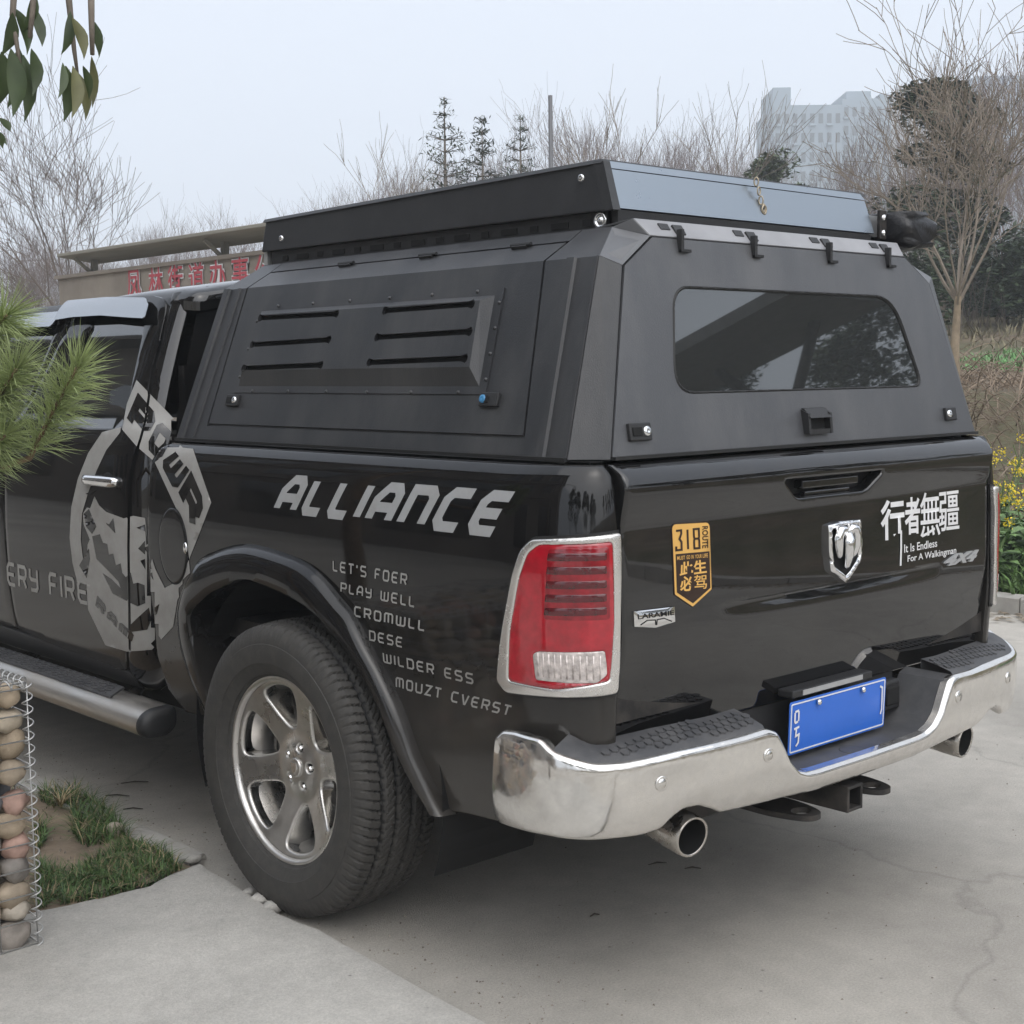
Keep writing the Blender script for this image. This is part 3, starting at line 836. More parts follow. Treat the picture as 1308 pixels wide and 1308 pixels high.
# underbody
ub = MB(); ub.box((0, 2.55, .46), (1.5, 3.6, .16)); ub.box((-.45, 1.6, .54), (.12, 5.2, .14)); ub.box((.45, 1.6, .54), (.12, 5.2, .14))
ub.build('chassis', M_BLACK, truck)
ax_ = MB(); ax_.tube([(-.78, 0, .418), (.78, 0, .418)], .05, 12); ax_.sphere((.06, 0, .418), .17, 14, 8, (1, .8, 1)); ax_.build('rear_axle', M_STEEL, truck, True)
sp = MB(); sp.lathe([(-.10, .20), (-.11, .30), (-.09, .38), (0, .40), (.09, .38), (.11, .30), (.10, .20)], (0, -.62, .56), (0, 0, 1), 36); sp.build('spare_tyre', M_RUBBER, truck, True)
# ---- wheels (mesh built at the hub, axle along X, outer face towards -X)
TR, RW = .418, .262
def tyre_mesh():
    n = 720; prof = []
    # (x, r): inner bead -> crown -> outer bead ; x negative is outside
    side = [(-.098, .262), (-.1065, .2655), (-.112, .272), (-.1175, .2735), (-.121, .279), (-.128, .290), (-.134, .3045), (-.1362, .3055), (-.1378, .320), (-.1388, .340), (-.1372, .358), (-.1352, .3595), (-.1345, .372), (-.127, .392), (-.118, .4035)]
    tr_x = np.linspace(-.110, .110, 56)
    full = [(x, r, 0) for x, r in side]+[(x, TR-.0085*(abs(x)/.11)**2.4, 1) for x in tr_x]+[(-x, r, 0) for x, r in reversed(side)]
    prof = full; m = len(prof)
    A = np.linspace(0, 2*PI, n, endpoint=False)
    X = np.array([p[0] for p in prof]); Rr = np.array([p[1] for p in prof]); tr = np.array([p[2] for p in prof])
    V = np.zeros((n, m, 3)); DPM = np.zeros((n, m))
    for i, a in enumerate(A):
        q = a*TR; dp = np.zeros(m)
        zig = .0035*(abs(((q/.030) % 1)-.5)*4-1)
        for gx, gw in ((-.070, .012), (-.026, .011), (.026, .011), (.070, .012)):
            dp = np.maximum(dp, np.clip(1.5-np.abs(X-gx-zig*.5)/(gw*.5), 0, 1)*.012*tr)
        pit = .0262
        ph = ((q-.0*X) % pit)/pit
        lat = ((q+.25*np.abs(X)) % pit)/pit
        sh = (np.abs(X) > .074)
        dp = np.maximum(dp, np.where(sh & (lat < .21), .0065, 0)*1.0*(Rr > .388))
        lat2 = ((q*1+X*1.1+.004) % (pit*.9))/(pit*.9)
        dp = np.maximum(dp, np.where((~sh) & (tr > 0) & (lat2 < .14), .0045, 0))
        r = Rr-dp; DPM[i] = dp
        V[i, :, 0] = X; V[i, :, 1] = r*math.cos(a); V[i, :, 2] = r*math.sin(a)
    F = [(i*m+k, i*m+k+1, ((i+1) % n)*m+k+1, ((i+1) % n)*m+k) for i in range(n) for k in range(m-1)]
    MI = [1 if min(DPM[i, k], DPM[i, k+1], DPM[(i+1) % n, k], DPM[(i+1) % n, k+1]) > .003 else 0 for i in range(n) for k in range(m-1)]  # groove faces take the darker rubber, groove shade put into the colour
    return V.reshape(-1, 3), F, MI
M_TYRE = mat('tyre_rubber', (.040, .038, .035), .72, dirt=(.12, .11, .095), dirt_amt=.26, dirt_scale=30, bump=.0008, bump_scale=160)
V, F, TMI = tyre_mesh()
def rim_face():
    """six broad spokes: disc with six windows cut out, dished"""
    def dish(r): return np.interp(r, [0, .05, .075, .10, .19, .225, .240, .252, .262], [-.060, -.060, -.052, -.050, -.074, -.086, -.090, -.096, -.100])
    f = lambda u, v: np.stack([dish(np.hypot(u, v)), u, v], 1)
    out = [(.2525*math.cos(a), .2525*math.sin(a)) for a in np.linspace(0, 2*PI, 90)[:-1]]
    holes = []
    for k in range(6):
        c = k*PI/3+R(18); h = []
        ring = []
        for (r, da) in ((.230, -17.5), (.235, -10), (.236, 0), (.235, 10), (.230, 17.5), (.210, 19), (.165, 17), (.126, 11.5), (.110, 6), (.107, 0), (.110, -6), (.126, -11.5), (.165, -17), (.210, -19)):
            ring.append((r*math.cos(c+R(da)), r*math.sin(c+R(da))))
        holes.append(rounded(ring, .02, 3))
    for k in range(5):
        a = k*2*PI/5+R(30); holes.append([(.0575*math.cos(a)+.0125*math.cos(t), .0575*math.sin(a)+.0125*math.sin(t)) for t in np.linspace(0, 2*PI, 17)[:-1]])
    return f, out, holes
RF, RO, RH = rim_face()
def make_wheel(loc):
    w = bpy.data.objects.new('wheel', None); COL.objects.link(w); w.parent = truck; w.location = loc; w.empty_display_size = .1
    L = np.array(wloc(w))
    t = obj('tyre', V, F, M_TYRE, w, False, world=False, mats=[M_TYRE, M_RUBBER], midx=TMI); sharp(t, 32)
    f = lambda u, v: RF(u, v)+L
    r = sheet('rim', RO, f, M_RIM, w, holes=RH, g=.012, rnd=.008, dep=.009, thick=.07, flip=True, rim_mat=M_RIMW)
    # flange and barrel
    MB().lathe([(-.094, .2505), (-.101, .252), (-.1075, .258), (-.1085, .264), (-.103, .2685), (-.096, .268)], L, (1, 0, 0), 96).build('rim_flange', M_RIM, w, True)
    MB().lathe([(-.096, .2535), (-.06, .246), (-.03, .232), (.05, .225), (.10, .245), (.11, .268)], L, (1, 0, 0), 72).build('barrel', M_RIM, w, True)
    MB().lathe([(-.068, 0), (-.068, .019), (-.069, .0245), (-.066, .028), (-.058, .0295), (-.045, .0295)], L, (1, 0, 0), 36).build('hub_cap', M_RIM, w, True)
    em = MB()
    em.prism([L+np.array([-.0682, y, z]) for y, z in [(-.013, .014), (.013, .014), (.012, -.004), (0, -.017), (-.012, -.004)]], (-.0025, 0, 0)); em.build('cap_emblem', M_CHROME2, w)
    lg = []
    for k in range(5):
        a = k*2*PI/5+R(30); c = L+np.array([-.040, .0575*math.cos(a), .0575*math.sin(a)])
        MB().lathe([(-.018, 0), (-.018, .005), (-.014, .0085), (.02, .0085)], c, (1, 0, 0), 6).build('lug_nut', M_CHROME2, w)
    MB().lathe([(-.0195, .0), (-.020, .085), (-.012, .088), (-.012, .17), (.012, .17), (.012, .06)], L, (1, 0, 0), 48).build('brake_disc', M_STEEL, w, True)
    MB().lathe([(.02, .0), (.02, .222)], L, (1, 0, 0), 36).build('backing_plate', M_BLACK, w)
    return w
w0 = make_wheel((-.900, .005, TR))
def copy_wheel(loc, rz):
    c = w0.copy(); COL.objects.link(c); c.parent = truck; c.location = loc; c.rotation_euler = (0, 0, rz)
    for ch in list(w0.children):
        d = ch.copy(); COL.objects.link(d); d.parent = c
    return c
copy_wheel((.900, .005, TR), PI)
copy_wheel((-.885, 3.57, TR), R(2))
copy_wheel((.885, 3.57, TR), PI)

# ---- cab
cab_prof = pchip([.42, .50, .60, .80, .95, 1.15, 1.30, 1.345, 1.362, 1.50, 1.70, 1.78, 1.81, 1.83], [.085, .055, .024, .004, 0, .006, .022, .034, .046, .096, .172, .208, .232, .268])
CABP = PlanB([(-.953, y) for y in np.linspace(3.35, 1.06, 80)]+corner(-.953, 1.06, -.79, .862, 20, 2.2), cab_prof)
class PlanC(Plan):
    def f(s, u, z):
        u = np.clip(u, s.s[0], s.s[-1]); d = s.prof(z)
        x = np.interp(u, s.s, s.p[:, 0]); y = np.interp(u, s.s, s.p[:, 1])
        ny = np.interp(u, s.s, s.n[:, 1])
        return np.stack([x*(1-d/.953), y-ny*d*.30, z], 1)
CABP.__class__ = PlanC
CZ = (.43, 1.83)
def ch(pts): return [plan_hit(CABP, CZ, a, b, 420) for a, b in pts]
sc = CABP.s_of_y; sce = CABP.s[-1]; scp = CABP.s[-9]
# rear door
rd = [(sc(1.925), .560)]+ch([(60, 822), (120, 848), (152, 862), (161, 856), (165, 800), (163, 700), (164, 620), (170, 585), (178, 560), (184, 538), (195, 463), (203, 436), (210, 405), (212, 388), (206, 379), (195, 376), (140, 378), (95, 384)])+[(sc(1.62), 1.775), (sc(1.70), 1.70), (sc(1.80), 1.45), (sc(1.90), 1.355), (sc(1.925), 1.30)]
rw = ch([(90, 396), (182, 391), (183, 420), (168, 488), (158, 541), (150, 546), (112, 546)])+[(sc(1.62), 1.372), (sc(1.67), 1.372), (sc(1.655), 1.44), (sc(1.50), 1.70)]
rd = rounded(rd, .012, 3); rw = rounded(rw, .015, 3)
door_r = sheet('door', rd, CABP.f, M_PAINT, truck, holes=[rw], g=.03, rnd=.008, dep=.006, thick=.025)
door_r['label'] = 'rear side door with a grey animal head decal'
glass_r = sheet('window', [tuple(p) for p in np.array(rw)+(np.array(rw)-np.array(rw).mean(0))*.015], CABP.f, M_GLASS, door_r, g=.04, thick=0, off=-.010)
# front door
fd = [(sc(1.935), .560), (sc(3.02), .575), (sc(3.06), .66), (sc(3.06), 1.10), (sc(3.00), 1.33), (sc(2.45), 1.74), (sc(2.30), 1.785), (sc(1.70), 1.79), (sc(1.712), 1.70), (sc(1.81), 1.45), (sc(1.91), 1.355), (sc(1.935), 1.30)]
fw = [(sc(1.86), 1.375), (sc(2.90), 1.372), (sc(2.40), 1.70), (sc(2.25), 1.735), (sc(1.79), 1.735), (sc(1.80), 1.62)]
fd = rounded(fd, .03, 3); fw = rounded(fw, .02, 3)
door_f = sheet('door', fd, CABP.f, M_PAINT, truck, holes=[fw], g=.035, rnd=.008, dep=.006, thick=.025)
glass_f = sheet('window', [tuple(p) for p in np.array(fw)+(np.array(fw)-np.array(fw).mean(0))*.015], CABP.f, M_GLASS, door_f, g=.05, thick=0, off=-.010)
# cab shell behind the doors: corner post, sill and roof edge (doors sit in it with open shut lines)
def grow(P, d):
    P = np.array(P); 
    if area2(P) < 0: P = P[::-1]
    t = np.roll(P, -1, 0)-np.roll(P, 1, 0); t /= np.linalg.norm(t, axis=1)[:, None]+1e-9
    return [tuple(p) for p in P+np.stack([t[:, 1], -t[:, 0]], 1)*d]
cs = [(sc(3.35), .47), (sc(2.0), .455), (sc(1.0), .455), (scp, .50), (scp, 1.79), (sc(2.5), 1.79), (sc(3.1), 1.44), (sc(3.35), 1.30)]
cab_l = sheet('cab_body', cs, CABP.f, M_PAINT, truck, holes=[], g=.04, thick=.02, off=-.012, rnd=.01, dep=.006)
post = ch([(166, 860), (170, 800), (168, 700), (169, 622), (175, 588), (182, 563), (188, 540), (199, 465), (207, 437), (214, 406), (217, 388)])
post = [(sc(1.03), .47)]+post+[(sc(1.00), 1.795), (sc(.93), 1.80), (scp, 1.80), (scp, .50), (sc(.94), .47)]
post_l = sheet('corner_post', post, CABP.f, M_PAINT_UP, truck, g=.025, rnd=.006, dep=.005, thick=.016)
sill = sheet('sill', [(sc(3.05), .475), (sc(1.045), .462), (sc(1.045), .505), (sc(1.16), .535), (sc(1.93), .552), (sc(3.05), .565)], CABP.f, M_PLASTIC, truck, g=.04, rnd=.01, dep=.01, thick=.02)
M_VISOR = mat('mirror_visor', (.40, .42, .44), .05, metal=.9)
# rain visor over the rear side window
vz = rounded(ch([(88, 385), (138, 381), (190, 383), (196, 392), (195, 412), (179, 411), (138, 407), (101, 409), (78, 413), (81, 400)]), .012, 4)
za = np.array([p[1] for p in vz]); z0, z1 = za.min(), za.max()
visor = sheet('rain_visor', vz, CABP.f, M_VISOR, door_r, g=.02, thick=.004, extra=lambda u, v: -(.006+.030*np.clip((z1-v)/(z1-z0), 0, 1)**.75))
vf = rounded([(sc(2.40), 1.71), (sc(2.25), 1.755), (sc(1.76), 1.758), (sc(1.755), 1.69), (sc(2.2), 1.695)], .02, 3)
visor_f = sheet('rain_visor', vf, CABP.f, M_VISOR, door_f, g=.03, thick=.004, extra=lambda u, v: -(.006+.028*np.clip((1.758-v)/.065, 0, 1)**.75))
# door handles
def handle(px, py, w, parent):
    s_, z_ = ch([(px, py)])[0]; p = CABP.f(np.array([s_]), np.array([z_]))[0]; x, y, z = p
    m_ = MB(); prof = [(-.5*w, .004, .010), (-.46*w, .020, .016), (-.36*w, .032, .018), (.30*w, .034, .018), (.42*w, .026, .018), (.5*w, .006, .014)]
    V = []; F = []
    for (dy, out, hh) in prof:
        for a in range(10):
            t = 2*PI*a/10; V.append((x-out*.62-math.cos(t)*.012 if True else x, y+dy, z+math.sin(t)*hh))
    for k in range(len(prof)-1):
        for a in range(10): F.append((k*10+a, k*10+(a+1) % 10, (k+1)*10+(a+1) % 10, (k+1)*10+a))
    F += [tuple(range(10)), tuple(range(50, 60))]
    o = obj('handle', V, F, M_CHROME2, parent, True); fixn(o)
    MB().sphere((x+.004, y-.16*w, z), .045, 16, 8, (.12, 1.15, .7)).build('handle_cup', M_BLACK, parent, True)
    return o
hr = handle(131, 614, .235, door_r)
hpy = 2.10; q = CABP.f(np.array([sc(2.12)]), np.array([1.185]))[0]
# roof
def roofz(x, y):
    e = np.clip((np.abs(x))/.735, 0, 1)
    base = 1.800+.066*(1-e**2.4)
    fy = np.clip((y-1.15)/1.5, 0, 1); ry = np.clip((1.02-y)/.16, 0, 1)
    return base-.105*fy**1.8-.022*ry**2
def RFN(x, y): return np.stack([x, y, roofz(x, y)], 1)
rf_out = rounded([(-.735, .868), (.735, .868), (.735, 2.62), (-.735, 2.62)], [.06, .06, .1, .1])
roof = sheet('roof', rf_out, RFN, M_PAINT_UP, truck, g=.04, rnd=.05, dep=.030, thick=.03, flip=False)
# cab back with rear window
MB().box((0, .885, 1.05), (1.56, .04, 1.0)).build('cab_back_panel', M_PAINT_UP, truck)
sheet('rear_window', rounded([(-.62, 1.36), (.62, 1.36), (.56, 1.74), (-.56, 1.74)], .04), lambda u, v: np.stack([u, .872+(v-1.36)*.12, v], 1), M_GLASS, truck, g=.1, thick=.004)
sheet('cab_back_frame', rounded([(-.80, .52), (.80, .52), (.80, 1.36), (.66, 1.815), (-.66, 1.815), (-.80, 1.36)], .03), lambda u, v: np.stack([u, .888+np.maximum(v-1.36, 0)*.12, v], 1), M_PAINT_UP, truck, g=.1, thick=.01)
# windscreen, bonnet, nose (beyond the frame in the photo)
sheet('windscreen', rounded([(-.70, 0), (.70, 0), (.60, .80), (-.60, .80)], .05), lambda u, v: np.stack([u, 3.36-v*.92-.10*(np.abs(u)/.7)**2, 1.30+v*.55], 1), M_GLASS, truck, g=.08, thick=.01)
def hood(x, y): return np.stack([x, y, 1.30-.05*np.clip((y-3.2)/1.25, 0, 1)**1.5-.055*(np.abs(x)/.8)**3+.02*np.exp(-((np.abs(x)-.35)/.12)**2)], 1)
sheet('bonnet', rounded([(-.80, 3.25), (.80, 3.25), (.74, 4.42), (-.74, 4.42)], .06), hood, M_PAINT_UP, truck, g=.06, rnd=.03, dep=.02, thick=.03)
fen_prof = pchip([.40, .6, .85, 1.05, 1.18, 1.24, 1.265], [.06, .02, 0, .006, .03, .075, .14])
FEN = PlanB([(-.985, y) for y in np.linspace(4.30, 3.07, 40)], fen_prof)
FEN = PlanB([(-.60, 4.60), (-.80, 4.56), (-.90, 4.48), (-.955, 4.36)]+[(-.985+.032*max(0, (3.3-y)/.25), y) for y in np.linspace(4.2, 3.07, 40)], fen_prof)
sf = FEN.s_of_y
arc = [(sf(3.57+.50*math.cos(a)), .44+.50*math.sin(a)) for a in np.linspace(PI, 0, 30)]
fo = [(sf(3.07), 1.264), (sf(3.07), .50)]+arc+[(sf(4.12), .45), (sf(4.3), .62), (0, .62), (0, 1.20), (sf(4.45), 1.245), (sf(4.2), 1.262)]
fen = sheet('front_wing', fo, FEN.f, M_PAINT, truck, g=.04, rnd=.01, dep=.006, thick=.03); mirror(fen, truck)
V = []; F = []
for k in range(31):
    a = PI*k/30; V += [(-.93, 3.57+.52*math.cos(a), .42+.52*math.sin(a)), (-.58, 3.57+.52*math.cos(a), .42+.52*math.sin(a))]
F = [(2*k, 2*k+1, 2*k+3, 2*k+2) for k in range(30)]
wf = obj('wheel_house', V, F, M_BLACK, truck); mirror(wf, truck)
gm = MB(); gm.box((0, 4.58, .95), (1.16, .06, .40)); gm.box((0, 4.615, .95), (.05, .05, .38)); gm.box((0, 4.615, .95), (1.1, .05, .05)); gm.build('grille', M_CHROME2, truck, bevel=.015)
for s_ in (-1, 1):
    MB().box((s_*.74, 4.52, 1.05), (.28, .10, .20), ((1, -s_*.35, 0), (s_*.35, 1, 0), (0, 0, 1))).build('headlight', M_CLEAR, truck, bevel=.02)
fbm = MB(); fbm.tube([(-.96, 4.30, .58), (-.9, 4.52, .58), (-.6, 4.66, .58), (.6, 4.66, .58), (.9, 4.52, .58), (.96, 4.30, .58)], .13, 14); fbm.build('front_bumper', M_CHROME, truck, True)
for s_ in (-1, 1):
    mm = MB(); mm.box((s_*1.06, 2.98, 1.46), (.20, .10, .24)); mm.box((s_*.95, 2.99, 1.38), (.14, .05, .05)); mm.build('side_mirror', M_PAINT_UP, truck, bevel=.025)
# everything the left side has, mirrored to the right
for o in (cab_l, post_l, sill): mirror(o, truck)
for o in (door_r, door_f):
    c = mirror(o, truck)
    for k in list(o.children): mirror(k, c)
# nerf bar: flat-topped oval tube with tread pad and dark end cap
def nerf():
    y0, y1 = .80, 3.05
    ring = [(-.90, .405), (-.90, .452), (-.915, .470), (-.985, .466), (-1.015, .452), (-1.032, .425), (-1.028, .395), (-1.005, .375), (-.935, .375)]
    ring = rounded(ring, .02, 3); n = len(ring); V = []; F = []
    ys = [y0, y0+.004]+list(np.linspace(y0+.05, y1, 8))
    for i, y in enumerate(ys):
        k = .90 if i == 0 else 1
        for x, z in ring: V.append((-.965+(x+.965)*k, y, .42+(z-.42)*k-.012))
    for i in range(len(ys)-1):
        for k in range(n): F.append((i*n+k, i*n+(k+1) % n, (i+1)*n+(k+1) % n, (i+1)*n+k))
    F.append(tuple(range(n)))
    o = obj('side_step', V, F, mat('brushed_steel', (.50, .475, .44), .34, metal=1, dirt=(.24, .21, .17), dirt_amt=.4, dirt_scale=10, stretch=(1, .3, 1)), truck, True); fixn(o); sharp(o, 40)
    # end cap, slightly domed
    V = []; F = []
    for j, (k, dy) in enumerate(((1.02, .0), (1.02, -.022), (.92, -.034), (.5, -.040))):
        for x, z in ring: V.append((-.965+(x+.965)*k, y0+.003+dy, .42+(z-.42)*k-.012))
    for j in range(3):
        for k in range(n): F.append((j*n+k, j*n+(k+1) % n, (j+1)*n+(k+1) % n, (j+1)*n+k))
    F.append(tuple(range(3*n, 4*n))); c = obj('end_cap', V, F, M_PLASTIC, o, True); fixn(c)
    pd = MB()
    pd.hexa([(-.995, 1.04, .452), (-.908, 1.11, .460), (-.908, 3.0, .460), (-.995, 3.0, .452), (-.993, 1.042, .459), (-.910, 1.112, .466), (-.910, 2.99, .466), (-.993, 2.99, .459)])
    p_ = pd.build('tread_pad', M_PAD, o)
    dm = MB()
    for i in range(74):
        for j in range(5):
            y = 1.10+i*.0255+(j % 2)*.0127; x = -.983+j*.0165; s_ = 1 if (i+j) % 2 else -1; z = .460+(x+.99)*.085
            if y < 1.05+(x+.995)*.9+.02: continue
            dm.box((x, y, z+.0005), (.004, .020, .004), ((1, .45*s_, 0), (-.45*s_, 1, 0), (0, 0, 1)))
    dm.build('diamond_tread', M_PAD, p_)
    for y in (1.15, 2.0, 2.9):
        MB().tube([(-.93, y, .40), (-.86, y, .42), (-.78, y, .50)], .022, 8).build('step_bracket', M_STEEL, o, True)
    return o
st = nerf(); st2 = mirror(st, truck)
for k in list(st.children):
    c = mirror(k, st2)
# aerial
MB().tube([(.62, 3.2, 1.28), (.64, 3.15, 1.95)], .003, 6).build('aerial', M_BLACK, truck)
# ---- decals and badges
_cs = np.linspace(CABP.s[0], CABP.s[-1], 300); _cz = np.linspace(.47, 1.79, 100); _cu, _cw = np.meshgrid(_cs, _cz)
cab_wall = bpy.data.meshes.new('cab_wall_probe'); cab_wall.from_pydata([tuple(p) for p in CABP.f(_cu.ravel(), _cw.ravel())], [], [(j*300+i, j*300+i+1, (j+1)*300+i+1, (j+1)*300+i) for j in range(99) for i in range(299)])
class _P: pass
_pr = _P(); _pr.data = cab_wall; _pr.location = Vector((0, 0, 0)); _pr.parent = None
side_bvh = bvh_of([bed_l, _pr, fl])
SEAM = [(167, 862), (166, 800), (164.5, 700), (165.5, 620), (172, 585), (180, 560), (186, 538), (197, 463)]
def off_line(L, d):
    P = np.array(L, float); t = np.gradient(P, axis=0); t /= np.linalg.norm(t, axis=1)[:, None]; return [tuple(p) for p in P+np.stack([-t[:, 1], t[:, 0]], 1)*d]
def seam_dist(X, Y):
    P = np.array(SEAM); d = np.full(np.shape(X), 1e9)
    for a, b in zip(P[:-1], P[1:]):
        ab = b-a; t = np.clip(((X-a[0])*ab[0]+(Y-a[1])*ab[1])/(ab@ab), 0, 1); d = np.minimum(d, np.hypot(X-a[0]-t*ab[0], Y-a[1]-t*ab[1]))
    return d
def cut_seam(V, F, w=1.5):
    c = np.array([np.mean([V[i] for i in f], 0) for f in F]); d = seam_dist(c[:, 0], c[:, 1]); return [f for f, q in zip(F, d) if q > w]
bed_bvh = bvh_of([bed_l])
def z5(a, b): return (a*.2753+340, b*.2753+580)          # enlargement used to read the lettering -> photo pixel
def quad_tf(c4):   # BL, BR, TR, TL in (y,z) or (x,z)
    BL, BR, TR, TL = [np.array(p) for p in c4]
    return lambda a, b: tuple((BL*(1-a)+BR*a)*(1-b)+(TL*(1-a)+TR*a)*b)
def sidequad(pts, x=-.958, conv=None): return [SX(*(conv(*p) if conv else p), x) for p in pts]
lettering('ALLIANCE', quad_tf(sidequad([(28, 268), (1052, 389), (1150, 178), (92, 96)], conv=z5)), side_org, M_VINYL, bed_l, bed_bvh, w=.235, gap=.16, aspect=.62, g=.03)
for s, q in (("LET'S FOER", [(316, 542), (657, 610), (661, 556), (316, 490)]), ('PLAY WELL', [(351, 640), (694, 712), (697, 660), (353, 593)]),
             ('CROMWLL', [(414, 752), (740, 823), (744, 772), (415, 702)]), ('DESE', [(481, 864), (634, 899), (638, 850), (482, 815)]),
             ('WILDER ESS', [(538, 968), (950, 1072), (957, 1020), (540, 918)]), ('MOUZT CVERST', [(588, 1086), (1108, 1222), (1126, 1172), (590, 1034)])):
    lettering(s, quad_tf(sidequad(q, conv=z5)), side_org, M_VINYL2, bed_l, bed_bvh, w=.165, gap=.26, aspect=.62, g=.04, space=.75)
lettering('ERY FIRE', quad_tf(sidequad([(6, 748), (109, 774), (109, 742), (6, 717)])), side_org, M_VINYL2, door_r, side_bvh, w=.16, gap=.22, aspect=.66, g=.05, space=.7)
def z8(a, b): return (a*.2751+80, b*.2751+480)
def patch(name, pts, m, off, g=5., conv=z8, parent=None):
    P = [conv(*p) for p in pts]
    V, T, bl, lo = tri2d(P, (), g, [off_line(SEAM, 1.6), off_line(SEAM, -1.6)])
    T = cut_seam(V, [tuple(t) for t in T])
    return stick(name, V, [tuple(t) for t in T], cam_org, m, parent or door_r, side_bvh, off=off, maxjump=.05, facing=.35)
emb = patch('emblem_band', [(345, 20), (395, 72), (528, 212), (520, 300), (560, 335), (607, 340), (692, 588), (640, 725), (590, 850), (568, 700), (430, 402), (345, 328), (278, 250), (300, 130)], M_VINYL2, .0016)
patch('emblem_arc', [(272, 240), (185, 262), (120, 360), (72, 480), (42, 610), (34, 750), (48, 870), (70, 960), (108, 965), (125, 930), (100, 880), (86, 760), (92, 640), (120, 545), (160, 440), (205, 345), (270, 262)], M_VINYL2, .0016)
patch('emblem_head', [(118, 785), (128, 760), (100, 690), (96, 640), (115, 612), (130, 615), (150, 560), (172, 602), (205, 632), (285, 662), (330, 650), (384, 660), (398, 790), (432, 895), (476, 985), (545, 950), (588, 855), (596, 930), (535, 1040), (515, 1165), (415, 1272), (300, 1280), (200, 1250), (120, 1085), (112, 960)], M_VINYL2, .0016)
for pl in ([(140, 745), (176, 735), (190, 775), (210, 780), (218, 830), (238, 825), (250, 880), (272, 870), (280, 915), (296, 935), (318, 912), (330, 965), (352, 960), (382, 972), (386, 1055), (350, 1070), (300, 1045), (235, 1010), (188, 915), (232, 945), (272, 985), (262, 955), (225, 915), (160, 850)],
           [(202, 682), (218, 690), (238, 660), (248, 732), (232, 715)], [(345, 705), (384, 690), (384, 722)], [(352, 802), (384, 765), (384, 830)], [(362, 858), (384, 850), (386, 900)],
           [(100, 640), (125, 618), (160, 700), (140, 735), (112, 700)], [(310, 1190), (318, 1155), (345, 1128), (402, 1075), (414, 1130), (395, 1178)], [(424, 1118), (430, 1075), (452, 1058), (440, 1105)], [(80, 880), (125, 800), (130, 850), (115, 940)], [(108, 548), (160, 530), (128, 552)],
           [(385, 700), (410, 860), (425, 950), (395, 900)]):
    patch('emblem_dark_part', pl, M_PAINT_UP, .0024, 4.)  # black areas of the head graphic: mouth, eye, teeth, jaw
def warp(quad):
    BL, BR, TR, TL = [np.array(p, float) for p in quad]
    return lambda a, b: z8(*tuple((BL*(1-a)+BR*a)*(1-b)+(TL*(1-a)+TR*a)*b))
for chh, q in (('P', [(292, 218), (372, 318), (445, 190), (352, 78)]), ('O', [(388, 330), (452, 402), (520, 275), (450, 205)]), ('W', [(455, 402), (525, 540), (604, 420), (540, 345)]), ('R', [(530, 560), (610, 732), (664, 590), (600, 440)])):
    ql, W = letters(chh, .30, .2, .72); tf = warp(q)
    for qs, layer in ql:
        V, F, _ = quads_mesh([(qs, layer)], lambda a, b: tf(a/W, b))
        V, F = grid_poly((V, F), 1.6); F = cut_seam(V, F); stick('lettering', V, F, cam_org, M_PAINT_UP, emb, side_bvh, off=.0026+layer*.0006, maxjump=.05, facing=.35)
lettering('RAM', quad_tf([SX(*z8(*p), -.955) for p in [(140, 1075), (290, 1245), (302, 1200), (155, 1020)]]), side_org, M_PAINT_UP, door_r, side_bvh, w=.30, gap=.15, aspect=.6, g=.03, off=.0026)
# fuel filler flap
s_, z_ = plan_hit(BED, (.5, 1.3), 222, 697); fp = BED.f(np.array([s_]), np.array([z_]))[0]
fc = [(s_+.088*math.cos(a), z_+.118*math.sin(a)) for a in np.linspace(0, 2*PI, 41)[:-1]]
fg = [(s_+.092*math.cos(a), z_+.122*math.sin(a)) for a in np.linspace(0, 2*PI, 41)[:-1]]
sheet('flap_gap', fg, BED.f, M_BLACK, bed_l, g=.03, thick=0, off=.0026)
flap = sheet('fuel_flap', fc, BED.f, M_PAINT, bed_l, g=.02, rnd=.012, dep=.004, thick=.003, off=.0055)
MB().sphere((fp[0]-.006, fp[1]-.082, fp[2]+.0), .018, 10, 6, (.35, .6, 1)).build('finger_notch', M_CHROME2, flap, True)

# tailgate graphics
tg_bvh = bvh_of([tailgate])
def T2(pts, k, ox, oy): return [SY(a*k+ox, b*k+oy, -1.121) for a, b in pts]
def gate(name, pts2, m, off, parent=None, g=.03, holes=()):
    V, T, bl, lo = tri2d(pts2, holes, g); return stick(name, V, [tuple(t) for t in T], rear_org, m, parent or tailgate, tg_bvh, off=off)
ks = (.1377, 820, 640)
gate('route_sticker', rounded(T2([(295, 212), (645, 192), (656, 822), (480, 990), (312, 874)], *ks), [.016, .016, .003, .003, .003]), M_BROWN, .0012)
sticker = gate('sticker_field', rounded(T2([(302, 220), (638, 200), (649, 818), (480, 980), (320, 868)], *ks), [.014, .014, .003, .003, .003]), M_GOLD, .0018)
gate('sticker_panel', T2([(328, 495), (632, 466), (638, 805), (480, 950), (336, 850)], *ks), M_BROWN, .0024, sticker)
def gtext(body, quad, m, off, k, bold=0., parent=None, name='lettering', g=.05, shear=0):
    V, F = text2d(body, bold, shear=shear); V = fit(V, 0, 1, 0, 1); tf = quad_tf(T2(quad, *k)); V = np.array([tf(*p) for p in V])
    V, F = grid_poly((V, F), g)
    return stick(name, V, F, rear_org, m, parent or tailgate, tg_bvh, off=off)
